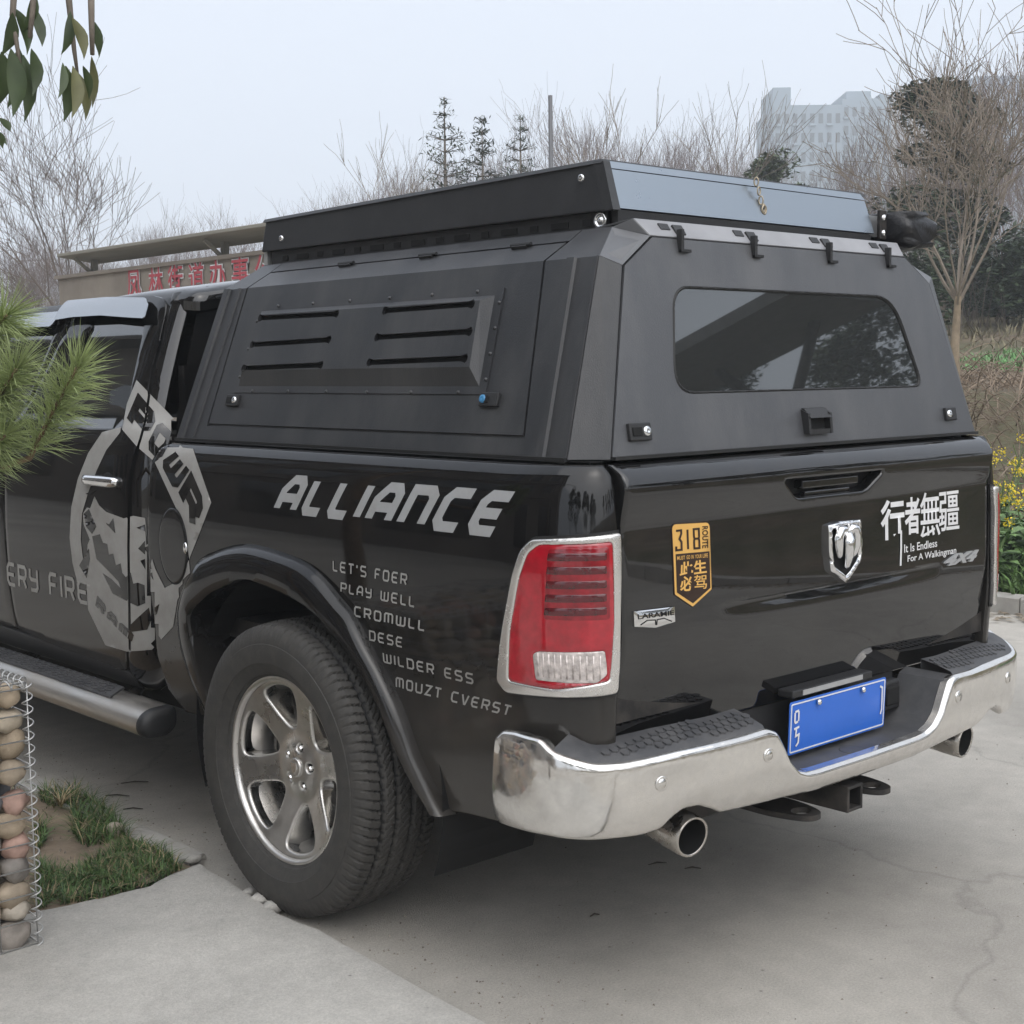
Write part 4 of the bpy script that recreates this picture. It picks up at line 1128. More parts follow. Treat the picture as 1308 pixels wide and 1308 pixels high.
for chh, q in (('3', [(325, 470), (392, 462), (390, 262), (325, 270)]), ('1', [(432, 458), (450, 456), (446, 256), (428, 258)]), ('8', [(488, 452), (552, 446), (548, 248), (484, 254)])):
    tf = quad_tf(T2(q, *ks)); ql, W = letters(chh, .10, .1, .26 if chh != '1' else .0)
    V, F, Ly = quads_mesh(ql, lambda a, b: tf(a/W, b)); stick('lettering', V, F, rear_org, M_BROWN, sticker, tg_bvh, off=.0026)
gtext('ROUTE', [(570, 236), (566, 440), (622, 436), (622, 232)], M_BROWN, .0026, ks, .02, sticker)
for wd, xa, xb in (('MUST', 340, 410), ('GO', 424, 456), ('IN', 468, 488), ('YOUR', 500, 560), ('LIFE', 570, 616)):
    ya = 550-(xa-340)*.10; yb2 = 550-(xb-340)*.10; gtext(wd, [(xa, ya), (xb, yb2), (xb, yb2-36), (xa, ya-36)], M_GOLD, .0030, ks, .01, sticker)
for t, q in (('此', [(360, 695), (482, 682), (480, 555), (364, 570)]), ('生', [(488, 682), (605, 665), (600, 540), (484, 555)]), ('必', [(362, 840), (482, 832), (480, 690), (362, 702)]), ('驾', [(488, 822), (605, 812), (602, 678), (488, 690)])):
    gtext(t, q, M_GOLD, .0030, ks, .026 if t != '驾' else .006, sticker)
# trim badge
kb = (.2752, 600, 600)
badge = sheet('trim_badge', T2([(772, 660), (955, 636), (958, 706), (870, 736), (776, 730)], *kb), lambda u, v: TG(u, v), M_CHROME2, tailgate, g=.03, rnd=.003, dep=.002, thick=.006, off=.006)
bvb = bvh_of([badge])
def btext(body, quad, m, bold, par, bv, k=kb, off=.0006):
    V, F = text2d(body, bold); V = fit(V, 0, 1, 0, 1); tf = quad_tf(T2(quad, *k)); V = np.array([tf(*p) for p in V]); return stick('lettering', V, F, rear_org, m, par, bv, off=off)
btext('LARAMIE', [(788, 696), (950, 674), (948, 652), (786, 672)], M_BLACK, .012, badge, bvb)
V = []; F = []
for pl in ([(800, 722), (830, 700), (866, 698), (868, 722)], [(872, 722), (874, 697), (905, 690), (940, 704)]):
    for q in stroke(T2(pl, *kb), .0025):
        b = len(V); V += q; F.append((b, b+1, b+2, b+3))
stick('lettering', np.array(V), F, rear_org, M_BLACK, badge, bvb, off=.0008)
# shield emblem with horned head
ke = (.2813, 940, 520)
sh = T2([(404, 537), (450, 520), (550, 510), (554, 600), (552, 690), (483, 796), (414, 742), (404, 650)], *ke)
shi = [tuple(p) for p in np.array(sh)*.80+np.array(sh).mean(0)*.20]
em = sheet('shield_emblem', sh, TG, M_CHROME2, tailgate, holes=[shi], g=.02, rnd=.006, dep=.006, thick=.016, off=.016)
sheet('emblem_field', shi, TG, M_BLACK, em, g=.03, thick=0, off=.003)
cxz = np.array(sh).mean(0); ex, ez = cxz
hm = MB(); yb = float(tg_y(1.04))-.006
for s_ in (-1, 1):
    pts = [(ex+s_*a, yb-h, ez+b) for a, b, h in ((.006, .030, .010), (.018, .048, .012), (.034, .046, .012), (.042, .026, .012), (.040, .002, .012), (.034, -.018, .010), (.027, -.030, .006))]
    hm.tube(pts, [.010, .013, .014, .014, .013, .010, .006], 10)
hm.build('horn', M_CHROME2, em, True)
hm = MB(); hm.tube([(ex, yb-.012, ez+.036), (ex, yb-.016, ez+.010), (ex, yb-.015, ez-.025), (ex, yb-.010, ez-.050), (ex, yb-.004, ez-.058)], [.014, .018, .014, .010, .005], 12); hm.build('head', M_CHROME2, em, True)
# calligraphy
for t, x0, x1, y0, y1 in (('行', 655, 765, 608, 418), ('者', 766, 838, 582, 408), ('無', 838, 932, 592, 384), ('疆', 926, 1022, 566, 382)):
    sl = -.12*(x1-x0)
    gtext(t, [(x0, y0-sl*.0), (x1, y0+sl), (x1, y1+sl*.4), (x0, y1-sl*.6)], M_WHITEV, .0016, ke, .026 if t in '行者' else .008)
for pl, w_ in (([(748, 560), (747, 640), (744, 720)], .0085), ([(846, 586), (870, 574), (905, 552)], .008)):
    V = []; F = []
    for q in stroke(T2(pl, *ke), w_):
        b = len(V); V += q; F.append((b, b+1, b+2, b+3))
    stick('brush_stroke', np.array(V), F, rear_org, M_WHITEV, tailgate, tg_bvh, off=.0022)
gtext('It Is Endless', [(762, 662), (916, 634), (916, 600), (762, 624)], M_WHITEV, .0016, ke, .012)
gtext('For A Walkingman', [(777, 712), (1006, 674), (1006, 634), (777, 674)], M_WHITEV, .0016, ke, .012)
# chrome four-wheel-drive badge
V, F = text2d('4X4', .05, shear=.35); V = fit(V, 0, 1, 0, 1); tf = quad_tf(T2([(944, 724), (1100, 696), (1108, 648), (956, 674)], *ke)); V = np.array([tf(*p) for p in V])
p0 = TG(V[:, 0], V[:, 1]); n_ = len(V); front = p0+np.array([0, -.007, 0])
E_ = {}
for f in F:
    for a, b in zip(f, f[1:]+f[:1]): E_[(a, b)] = E_.get((a, b), 0)+1
FF = [tuple(f) for f in F]+[(a, b, b+n_, a+n_) for (a, b) in E_ if (b, a) not in E_]
o = obj('drive_badge', np.concatenate([front, p0]), FF, M_VINYL, tailgate); fixn(o)

# =================================================================== HARD CANOPY ON THE BOX
CX = -.865
cano = thing('truck_canopy', (0, -.15, 1.314), 'matt black angular hard canopy with louvred side door and rear hatch over the pickup bed', 'truck canopy')
ZB, ZK, ZT = 1.316, 1.787, 1.866          # foot, fold, roof edge
XB, XK, XT = .868, .722, .600
LW = math.hypot(XB-XK, ZK-ZB); LS = math.hypot(XK-XT, ZT-ZK)
def cf(y, t):      # left wall and shoulder, t runs up the section
    t = np.asarray(t, float); a = np.clip(t/LW, 0, 1); b = np.clip((t-LW)/LS, 0, 1)
    return np.stack([-(XB+(XK-XB)*a+(XT-XK)*b), y, ZB+(ZK-ZB)*a+(ZT-ZK)*b], 1)
def cpx(px, py):   # photo pixel -> (y,t) on that wall
    d = ray(px, py)
    n = np.array([-(ZK-ZB), 0, (XB-XK)]); n /= np.linalg.norm(n); p0 = np.array([-XB, 0, ZB]); k = ((p0-CAM)@n)/(d@n); p = CAM+d*k
    t = (p[2]-ZB)/(ZK-ZB)*LW
    if t > LW:
        n = np.array([-(ZT-ZK), 0, (XK-XT)]); n /= np.linalg.norm(n); p0 = np.array([-XK, 0, ZK]); k = ((p0-CAM)@n)/(d@n); p = CAM+d*k
        t = LW+(p[2]-ZK)/(ZT-ZK)*LS
    return (p[1], t)
YF0, YF1, YF2 = .775, .70, .655        # front edge at foot, fold, roof
YR0, YR1, YR2 = -.990, -.955, -.880    # rear edge of the side
def yf(t): return np.interp(t, [0, LW, LW+LS], [YF0, YF1, YF2])
def yr(t): return np.interp(t, [0, LW, LW+LS], [YR0, YR1, YR2])
# rear face plane
def ry(z): return -1.064+(z-1.32)*.19
HB = [(-.80, 1.318), (.80, 1.318), (.665, 1.765), (.552, 1.838), (-.552, 1.838), (-.665, 1.765)]
# shell = one closed body, 6 mm below the panels
def shellpts(e):
    # rings along y for the left half profile, mirrored
    sec = lambda y0, y1, y2: [(-XB+e, y0, ZB), (-XK+e, y1, ZK-e*.6), (-XT+e*.5, y2, ZT-e), (XT-e*.5, y2, ZT-e), (XK-e, y1, ZK-e*.6), (XB-e, y0, ZB)]
    return sec
S = shellpts(.006)
front = S(YF0-.006, YF1-.006, YF2-.006); rear = S(YR0+.006, YR1+.006, YR2+.006)
hatch = [(x*.992, ry(z)+.012, z) for x, z in [HB[0], HB[5], HB[4], HB[3], HB[2], HB[1]]]
V = front+rear+hatch
F = [tuple(range(6))]+[(i, i+1, i+7, i+6) for i in range(5)]+[(6+i, 7+i, 13+i, 12+i) for i in range(5)]+[(12, 13, 14, 15, 16, 17)]
shell = obj('shell', V, F, M_CANOPY, cano); fixn(shell)
def cpanel(name, poly, m=M_CANOPY, off=0., parent=None, holes=(), rnd=.004, dep=.002, thick=.008, g=.06):
    return sheet(name, poly, cf, m, parent or cano, holes=holes, g=g, rnd=0, thick=thick, off=off, smooth=False, flip=True, lines=[[(-1.1, LW), (.9, LW)]])
dp = [cpx(266, 543), cpx(668, 556), cpx(694, 334), cpx(716, 316), cpx(352, 344), cpx(316, 372)]
dp[0] = (dp[0][0], dp[1][1]) if abs(dp[0][1]-dp[1][1]) < .02 else dp[0]
E4 = .004
td = dp[0][1]
t2 = (dp[3][1]+dp[4][1])/2
D = [(dp[0][0], td), (dp[1][0], td), (dp[2][0], LW), (dp[3][0], t2), (dp[4][0], t2), (dp[5][0], LW)]
cdoor = cpanel('side_door', D)
cdoor['label'] = 'louvred canopy side door'
# surrounds: sill, front post, rear post, top strip
cpanel('sill_panel', [(yf(0), .0), (yr(0), .0), (yr(td), td-E4*2), (yf(td), td-E4*2)])
cpanel('front_post', [(yf(td), td-E4*2), (D[0][0]+E4*2, td-E4*2), (D[5][0]+E4*2, LW), (D[4][0]+E4*2, t2), (D[4][0]+E4*2, LW+LS), (YF2, LW+LS), (YF1, LW)])
cpanel('rear_post', [(D[1][0]-E4*2, td-E4*2), (yr(td), td-E4*2), (YR1, LW), (YR2, LW+LS), (D[3][0]-E4*2, LW+LS), (D[3][0]-E4*2, t2), (D[2][0]-E4*2, LW)])
cpanel('top_strip', [(D[4][0]+E4, t2+E4*2), (D[3][0]-E4, t2+E4*2), (D[3][0]-E4, LW+LS), (D[4][0]+E4, LW+LS)])
# raised rib on the rear post and folded edge on the front post
def strip(name, y0, y1, h, t0=0., t1=LW+.0):
    V = []; F = []
    for t in (t0, t1):
        for (k, hh) in ((0, 0), (.12, h), (.88, h), (1, 0)):
            ya = y0(t)+(y1(t)-y0(t))*k; p = cf(np.array([ya]), np.array([t]))[0]; V.append((p[0]-hh, p[1], p[2]+hh*.3))
    F = [(0, 1, 5, 4), (1, 2, 6, 5), (2, 3, 7, 6), (0, 1, 2, 3), (4, 5, 6, 7)]
    o = obj(name, V, F, M_CANOPY, cano); fixn(o); return o
strip('post_rib', lambda t: yr(t)+.105, lambda t: yr(t)+.072, .007)
strip('post_rib', lambda t: yr(t)+.006, lambda t: yr(t)+.001, .004)
strip('post_rib', lambda t: yf(t)-.004, lambda t: yf(t)-.045, .006)
strip('post_rib', lambda t: yf(t)-.085, lambda t: yf(t)-.105, .004)
M_STRIP = mat('top_sheen_dust_coat', (.26, .26, .27), .42, spec=.8, var=.15, var_scale=6)  # rear top strip: lighter base holds reflected sky as well as dust
M_CAP = mat('corner_sheen_dust_coat', (.085, .087, .092), .4, spec=.9, var=.12, var_scale=9)  # corner caps: sky sheen painted into the base along with dust
# rear corner chamfers (left and right) and top chamfers
def quad(name, P, m=M_CANOPY, th=.006):
    P = [np.array(p, float) for p in P]; n = np.cross(P[1]-P[0], P[2]-P[0]); n /= np.linalg.norm(n)
    if n@(P[0]-np.array([0, -.1, 1.6])) < 0: n = -n
    o = MB().prism([p+n*.002 for p in P], -n*th).build(name, m, cano, bevel=.0015); fixn(o); return o
for s_ in (-1, 1):
    quad('corner_panel', [(s_*XB, YR0, ZB), (s_*.803, ry(ZB), ZB), (s_*.670, ry(1.765), 1.765), (s_*XK, YR1, ZK)])
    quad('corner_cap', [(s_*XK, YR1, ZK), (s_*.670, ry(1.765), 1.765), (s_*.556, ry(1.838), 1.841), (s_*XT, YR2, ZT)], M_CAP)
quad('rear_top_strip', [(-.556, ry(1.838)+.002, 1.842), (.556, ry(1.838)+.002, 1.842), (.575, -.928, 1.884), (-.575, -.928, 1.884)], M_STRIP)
quad('roof_panel', [(-.575, -.928, 1.884), (.575, -.928, 1.884), (XT, YR2+.06, ZT+.001), (-XT, YR2+.06, ZT+.001)])
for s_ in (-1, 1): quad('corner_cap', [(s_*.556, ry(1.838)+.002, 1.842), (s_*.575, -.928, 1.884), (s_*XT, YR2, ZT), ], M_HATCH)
quad('roof_panel', [(-XT, YR2, ZT), (XT, YR2, ZT), (XT, YF2, ZT), (-XT, YF2, ZT)])
# right wall: plain flush panels
for P_ in ([(XB, YF0, ZB), (XB, YR0, ZB), (XK, YR1, ZK), (XK, YF1, ZK)], [(XK, YF1, ZK), (XK, YR1, ZK), (XT, YR2, ZT), (XT, YF2, ZT)]): quad('wall_panel', P_)
quad('front_panel', [(-XB, YF0, ZB), (XB, YF0, ZB), (XK, YF1, ZK), (-XK, YF1, ZK)])
# base seal
for s_ in (-1, 1): MB().box((s_*.868, -.11, 1.3155), (.02, 1.76, .012)).build('base_seal', M_RUBBER, cano)
# louvre panel: bevelled raised field with six slots
lo = [cpx(335, 401), cpx(634, 374), cpx(614, 490), cpx(305, 497)]
l0 = (lo[0][0]+lo[3][0])/2
LQ = [(lo[3][0], lo[3][1]), (lo[2][0], lo[2][1]), (lo[1][0], lo[1][1]), (lo[0][0], lo[0][1])]
bl = np.array(LQ)
ta, tb = (bl[0, 1]+bl[1, 1])/2, (bl[2, 1]+bl[3, 1])/2
LQ = [(bl[0, 0], ta), (bl[1, 0], ta), (bl[2, 0], tb), (bl[3, 0], tb)]
ins = [(LQ[0][0]-.030, ta+.045), (LQ[1][0]+.030, ta+.045), (LQ[2][0]+.030, tb-.018), (LQ[3][0]-.024, tb-.018)]
flg = [(LQ[0][0]+.020, ta-.020), (LQ[1][0]-.030, ta-.020), (LQ[2][0]-.030, tb+.018), (LQ[3][0]+.016, tb+.018)]
lf = sheet('louvre_flange', flg, cf, M_CANOPY, cdoor, holes=[], g=.08, thick=.003, off=.003, smooth=False, flip=True)
# slots, read from the photo
def slot(a, b, hw=.0075):
    A, B = np.array(cpx(*a)), np.array(cpx(*b)); d = (B-A)/np.linalg.norm(B-A); n = np.array([-d[1], d[0]]); out = []
    for c_, sg in ((B, 1), (A, -1)):
        for k in np.linspace(-70, 70, 6): 
            q = d*sg*math.cos(R(k))+n*math.sin(R(k))*sg; out.append(tuple(c_+q*hw*1.75))
        if sg == 1: out += [tuple(B-d*.012+n*hw), tuple(A+d*.012+n*hw)]
        else: out += [tuple(A+d*.012-n*hw), tuple(B-d*.012-n*hw)]
    return out
slots = [slot((340, 409), (437, 404)), (slot((500, 400), (610, 392))), slot((330, 443), (427, 437)), slot((490, 434), (607, 427)), slot((319, 473), (417, 469)), slot((480, 466), (601, 461))]
DP = .022
V = []; F = []
fieldm = sheet('louvre_panel', ins, cf, M_CANOPY, cdoor, holes=slots, g=.05, thick=.010, off=DP, smooth=False, flip=True)
def c3(p, off): 
    P = cf(np.array([p[0]]), np.array([p[1]])); N = fnormals(cf, np.array([p[0]]), np.array([min(p[1], LW-.01)])); 
    if N[0][0] > 0: N = -N
    return P[0]+N[0]*off
for i in range(4):
    j = (i+1) % 4; b = len(V); V += [c3(LQ[i], .003), c3(LQ[j], .003), c3(ins[j], DP), c3(ins[i], DP)]; F.append((b, b+1, b+2, b+3))
o = obj('louvre_bevel', V, F, M_CANOPY, fieldm); fixn(o)
if o.data.polygons[0].normal.x > 0: o.data.flip_normals()
sheet('slot_backing', [(p[0], p[1]) for p in ins], cf, M_BLACK, fieldm, g=.1, thick=0, off=.006, smooth=False, flip=True)
for p, q, n in ((flg[0], flg[1], 6), (flg[3], flg[2], 6), (flg[1], flg[2], 4), (flg[0], flg[3], 3)):
    for k in range(n):
        a = np.array(p)+(np.array(q)-np.array(p))*(k+.5)/n; ctr = np.mean(flg, 0); a = a+(ctr-a)*np.array([.016, .035])
        c_ = c3(a, .003); MB().lathe([(0, .0055), (.003, .0045), (.0045, 0)], c_, (c3(a, 1)-c3(a, 0)), 10).build('rivet', M_CANOPY, lf, True)
# paddle locks with keyholes
def lock(ctr_px, fpt, w, h, tilt, parent, blue=False, flipk=False):
    c_, X, Y, N = fpt
    X, Y, N = [np.array(a)/np.linalg.norm(a) for a in (X, Y, N)]
    m_ = MB(); m_.box(c_+N*.004, (w, h, .012), (X, Y, N)); o = m_.build('lock', M_PLASTIC, parent, bevel=.003)
    MB().box(c_+N*.011-X*w*.18, (w*.42, h*.5, .004), (X, Y, N)).build('paddle', M_BLACK, o, bevel=.0015)
    k = -1 if flipk else 1
    MB().lathe([(0, h*.30), (.005, h*.28), (.006, h*.12), (.004, 0)], c_+N*.010+X*w*.26*k, N, 16).build('key_cylinder', mat('blue_key_cap', (.05, .22, .42), .35) if blue else M_CHROME2, o, True)
    return o
Nw = c3((0, .2), 1)-c3((0, .2), 0)
for (px, py, blu, fk) in ((299, 512, False, False), (627, 511, True, True)):
    p = cpx(px, py); lock(None, (c3(p, 0), (0, -1, 0), c3((0, .4), 0)-c3((0, .1), 0), Nw), .068, .036, 0, cdoor, blu, fk)
# door hinges on the shoulder
for px in (447, 547, 662):
    py = np.interp(px, [352, 716], [344, 316])-1; p = (cpx(px, py)[0], t2)
    Ns = c3((0, LW+.05), 1)*0; e = cf(np.array([0., 0.]), np.array([LW+.02, LW+.10])); Yd = e[1]-e[0]; Ns = np.cross((0, -1, 0), Yd); Ns = Ns/np.linalg.norm(Ns)
    if Ns[2] < 0: Ns = -Ns
    c_ = cf(np.array([p[0]]), np.array([t2]))[0]+Ns*.004
    m_ = MB(); m_.box(c_, (.055, .020, .008), ((0, -1, 0), Yd/np.linalg.norm(Yd), Ns)); m_.tube([c_+np.array([0, .034, 0])+Ns*.003, c_+np.array([0, -.04, 0])+Ns*.003], .005, 8); m_.build('hinge', M_PLASTIC, cdoor)

# rear hatch with tinted window
def hf(x, z): return np.stack([x, ry(z)-.004, z], 1)
def hpx(px, py):
    d = ray(px, py); n = np.array([0, 1, -.19]); p0 = np.array([0, ry(1.5)-.004, 1.5]); k = ((p0-CAM)@n)/(d@n); p = CAM+d*k; return (p[0], p[2])
hw_ = [hpx(*p) for p in ((868, 507), (1170, 492), (1138, 376), (878, 367))]
hz0 = (hw_[0][1]+hw_[1][1])/2; hz1 = (hw_[2][1]+hw_[3][1])/2
hxb = (hw_[1][0]-hw_[0][0])/2; hxt = (hw_[2][0]-hw_[3][0])/2
win = rounded([(-.560, hz0), (.560, hz0), (.455, hz1), (-.500, hz1)], .085, 8)
win = rounded([(-.556, hz0), (.552, hz0), (.462, hz1), (-.505, hz1)], [.075, .05, .09, .06], 8)
hatch_o = sheet('rear_hatch', HB, hf, M_HATCH, cano, holes=[win], g=.09, thick=.012, smooth=False)
c_w = np.array(win).mean(0); wi = [tuple(p) for p in c_w+(np.array(win)-c_w)*np.array([.984, .955])]
sheet('window_rubber', win, hf, M_RUBBER, hatch_o, holes=[wi], g=.05, rnd=.006, dep=.004, thick=.01, off=.003)
sheet('hatch_window', wi, hf, M_HGLASS, hatch_o, g=.1, thick=0, off=-.004, smooth=False)
def hb(x, z, e=0): return np.array([x, ry(z)-.004-e, z])
XH, ZH, NH = (1, 0, 0), (0, .19, 1), (0, -1, .19)
lt = hpx(815, 552); lt2 = hpx(1212, 529)
lock(None, (hb(*lt), XH, ZH, NH), .075, .042, 0, hatch_o); lock(None, (hb(*lt2), XH, ZH, NH), .058, .038, 0, hatch_o, False, True)
hc = hpx(1040, 537); m_ = MB()
m_.hexa([hb(hc[0]-.048, hc[1]-.035, 0), hb(hc[0]+.048, hc[1]-.035, 0), hb(hc[0]+.048, hc[1]-.035, .016), hb(hc[0]-.048, hc[1]-.035, .016), hb(hc[0]-.048, hc[1]-.022, 0), hb(hc[0]+.048, hc[1]-.022, 0), hb(hc[0]+.048, hc[1]-.022, .018), hb(hc[0]-.048, hc[1]-.022, .018)])
m_.hexa([hb(hc[0]-.048, hc[1]+.010, 0), hb(hc[0]+.048, hc[1]+.010, 0), hb(hc[0]+.048, hc[1]+.008, .026), hb(hc[0]-.048, hc[1]+.008, .026), hb(hc[0]-.048, hc[1]+.034, 0), hb(hc[0]+.048, hc[1]+.034, 0), hb(hc[0]+.048, hc[1]+.032, .008), hb(hc[0]-.048, hc[1]+.032, .008)])
for s_ in (-1, 1): m_.hexa([hb(hc[0]+s_*.048-.005, hc[1]-.034, 0), hb(hc[0]+s_*.048+.005, hc[1]-.034, 0), hb(hc[0]+s_*.048+.005, hc[1]-.034, .018), hb(hc[0]+s_*.048-.005, hc[1]-.034, .018), hb(hc[0]+s_*.048-.005, hc[1]+.03, 0), hb(hc[0]+s_*.048+.005, hc[1]+.03, 0), hb(hc[0]+s_*.048+.005, hc[1]+.02, .022), hb(hc[0]+s_*.048-.005, hc[1]+.02, .022)])
hh = m_.build('hatch_handle', M_PLASTIC, hatch_o); fixn(hh)
MB().box(hb(hc[0], hc[1]-.006, .001), (.088, .030, .002), (XH, ZH, NH)).build('handle_recess', M_BLACK, hh)
for px, py in ((866, 305), (960, 313), (1056, 320), (1131, 325)):
    x, z = hpx(px, py); m_ = MB(); ztop = 1.846
    A3 = ((1, 0, 0), (0, .58, .81), (0, -.81, .58)); m_.box((x, ry(1.84)-.012, 1.834), (.010, .018, .056)); m_.box((x+.014, ry(1.81)-.010, 1.810), (.038, .010, .008)); m_.box((x+.024, -.950, 1.862), (.036, .030, .008), A3); m_.box((x-.024, -.944, 1.868), (.036, .020, .006), A3)
    m_.build('hatch_hinge', M_PLASTIC, cano, bevel=.0015)
# lower hatch lip
MB().box((0, ry(1.318)-.006, 1.3195), (1.60, .016, .008)).build('hatch_lip', M_RUBBER, cano)

# =================================================================== ROOFTOP TENT
tent = thing('rooftop_tent', (0, -.08, 1.868), 'closed hard-shell rooftop tent, long black box above the canopy', 'rooftop tent')
T0 = [(-.836, 1.914), (-.80, 2.036)]     # rear lower, rear upper (y,z)
yb_, zb_, yt_, zt_ = -.853, 1.913, -.818, 2.034
fy = .70
case = MB()
V = [(-.566, yb_+.012, zb_), (.566, yb_+.012, zb_), (.566, fy+.02, zb_+.002), (-.566, fy+.02, zb_+.002), (-.566, yt_+.012, zt_), (.566, yt_+.012, zt_), (.566, fy-.01, zt_-.022), (-.566, fy-.01, zt_-.022)]
case.hexa(V); co = case.build('case', M_TENT, tent, bevel=.004)
# top lid lip
MB().hexa([(-.572, yt_-.002, zt_-.004), (.572, yt_-.002, zt_-.004), (.572, fy, zt_-.026), (-.572, fy, zt_-.026), (-.566, yt_+.004, zt_+.006), (.566, yt_+.004, zt_+.006), (.566, fy-.006, zt_-.016), (-.566, fy-.006, zt_-.016)]).build('lid', M_TENT, tent)
# rear cover: satin sheet with rolled upper strip
def trf(x, v): return np.stack([x, yt_-.004+(yb_-yt_)*np.clip((zt_-v)/(zt_-zb_), 0, 1), v], 1)
sheet('rear_cover', [(-.545, zb_+.004), (.565, zb_+.004), (.553, zt_-.020), (-.548, zt_-.020)], trf, M_TENTREAR, tent, g=.2, thick=.006, smooth=False, off=.002)
MB().hexa([(-.552, yt_-.012, zt_-.017), (.556, yt_-.012, zt_-.017), (.556, yt_+.03, zt_-.010), (-.552, yt_+.03, zt_-.010), (-.548, yt_-.004, zt_+.001), (.540, yt_-.004, zt_+.001), (.540, yt_+.03, zt_+.008), (-.548, yt_+.03, zt_+.008)]).build('cover_strip', M_TENTREAR, tent)
quad_e = MB(); quad_e.hexa([(-.570, yb_-.004, zb_), (-.545, yb_-.006, zb_), (-.545, yb_+.03, zb_), (-.570, yb_+.03, zb_), (-.570, yt_-.006, zt_), (-.548, yt_-.008, zt_), (-.548, yt_+.03, zt_), (-.570, yt_+.03, zt_)]); quad_e.build('corner_trim', M_TENT, tent)
# base frame below with slotted rails
bs = MB(); bs.box((0, -.07, 1.8985), (1.06, 1.50, .029)); bs.box((0, -.845, 1.894), (1.10, .02, .040)); bs.build('base', M_PLASTIC, tent)
for s_ in (-1, 1):
    r_ = MB(); r_.box((s_*.545, -.07, 1.891), (.014, 1.50, .044)); rr = r_.build('rail', M_PLASTIC, tent)
    for k in range(15):
        MB().box((s_*.5525, -.75+k*.0965, 1.889), (.003, .062 if k % 2 else .03, .016)).build('rail_slot', M_BLACK, rr)
    for y_, z_ in ((.60, 1.950), (-.745, 2.000), (-.40, 1.918)):
        if abs(y_+.4) > .01: MB().lathe([(0, .011), (.004, .010), (.006, .004), (.003, 0)], (s_*.5665, y_, z_-.0), (s_, 0, 0), 12).build('bolt', M_CHROME2, tent, True)
ln = MB(); ln.lathe([(0, .020), (.006, .020), (.006, .015), (.002, .015), (.002, .008), (.007, .007), (.007, 0)], (-.553, -.800, 1.892), (-1, 0, 0), 24); ln.build('tie_ring', M_CHROME2, tent, True)
MB().box((-.540, .712, 1.893), (.03, .02, .045)).build('front_bracket', mat('galvanised', (.55, .55, .54), .4, metal=.8, rvar=.2, var_scale=30), tent)
ft = MB()
for y_ in (-.6, -.1, .45): ft.box((0, y_, 1.8755), (1.0, .05, .017))
ft.build('crossbar', M_STEEL, tent)
# padlock and chain on the rear cover
px_c = [(966, 232), (969, 244), (972, 256), (975, 266)]
def trear(px, py, e=0):
    d = ray(px, py); k = ((-.838-e)-CAM[1])/d[1]; return CAM+d*k
M_BRASS = mat('worn_brass', (.42, .36, .27), .35, metal=.9, rvar=.2, var_scale=40)
for i, (a, b) in enumerate(px_c):
    c_ = trear(a, b, .010); rp = [c_+np.array([math.cos(t)*(.006 if i % 2 else .003), -(.001 if i % 2 else math.cos(t)*.005), math.sin(t)*.0115]) for t in np.linspace(0, 2*PI, 13)]
    MB().tube(rp, .0022, 6, cap=False).build('chain_link', M_BRASS, tent, True)
c_ = trear(976, 268, .012); MB().tube([c_+np.array([math.cos(t)*.009, 0, math.sin(t)*.012]) for t in np.linspace(0, 2*PI, 15)], .003, 6, cap=False).build('shackle', M_BRASS, tent, True)

# =================================================================== AWNING BAG on the far side
aw = thing('awning_bag', (.70, -.1, 1.868), 'black vinyl awning bag bracketed along the right side of the rooftop tent', 'awning bag')
ring = rounded([(.640, 1.985), (.745, 1.992), (.800, 1.950), (.808, 1.915), (.770, 1.880), (.690, 1.868), (.636, 1.900)], .02, 3)
V = []; F = []; n = len(ring); ys = [-.925, -.915, -.89, -.85]+list(np.linspace(-.7, 1.15, 14))
cx_ = np.array(ring).mean(0); random.seed(3)
for i, y in enumerate(ys):
    k = (.72, .93, 1.0, 1.02)[i] if i < 4 else 1+random.uniform(-.03, .03)
    for j, (x, z) in enumerate(ring):
        w_ = 1+(.05*math.sin(j*2.1+i*1.7) if i < 4 else .02*math.sin(j*3+i))
        V.append((cx_[0]+(x-cx_[0])*k*w_, y+(.02*math.sin(j*1.3) if i < 3 else 0), cx_[1]+(z-cx_[1])*k*w_))
for i in range(len(ys)-1):
    for j in range(n): F.append((i*n+j, i*n+(j+1) % n, (i+1)*n+(j+1) % n, (i+1)*n+j))
F += [tuple(range(n)), tuple((len(ys)-1)*n+j for j in range(n))]
o = obj('bag', V, F, mat('black_vinyl', (.014, .014, .016), .30, rvar=.2, var_scale=18, bump=.006, bump_scale=22), aw, True); fixn(o)
for y_ in (-.86, .6):
    m_ = MB(); m_.box((.600, y_, 1.945), (.034, .012, .085)); m_.box((.60, y_+.02, 1.885), (.12, .05, .010)); o = m_.build('bracket', M_STEEL, aw, bevel=.002)
    for z_ in (1.965, 1.920): MB().lathe([(0, .010), (.005, .009), (.007, 0)], (.600, y_-.006, z_), (0, -1, 0), 10).build('bracket_bolt', M_CHROME2, o, True)
MB().box((.612, -.02, 1.945), (.075, 1.60, .062)).build('awning_extrusion', mat('raw_aluminium', (.62, .63, .64), .35, metal=.8), aw)
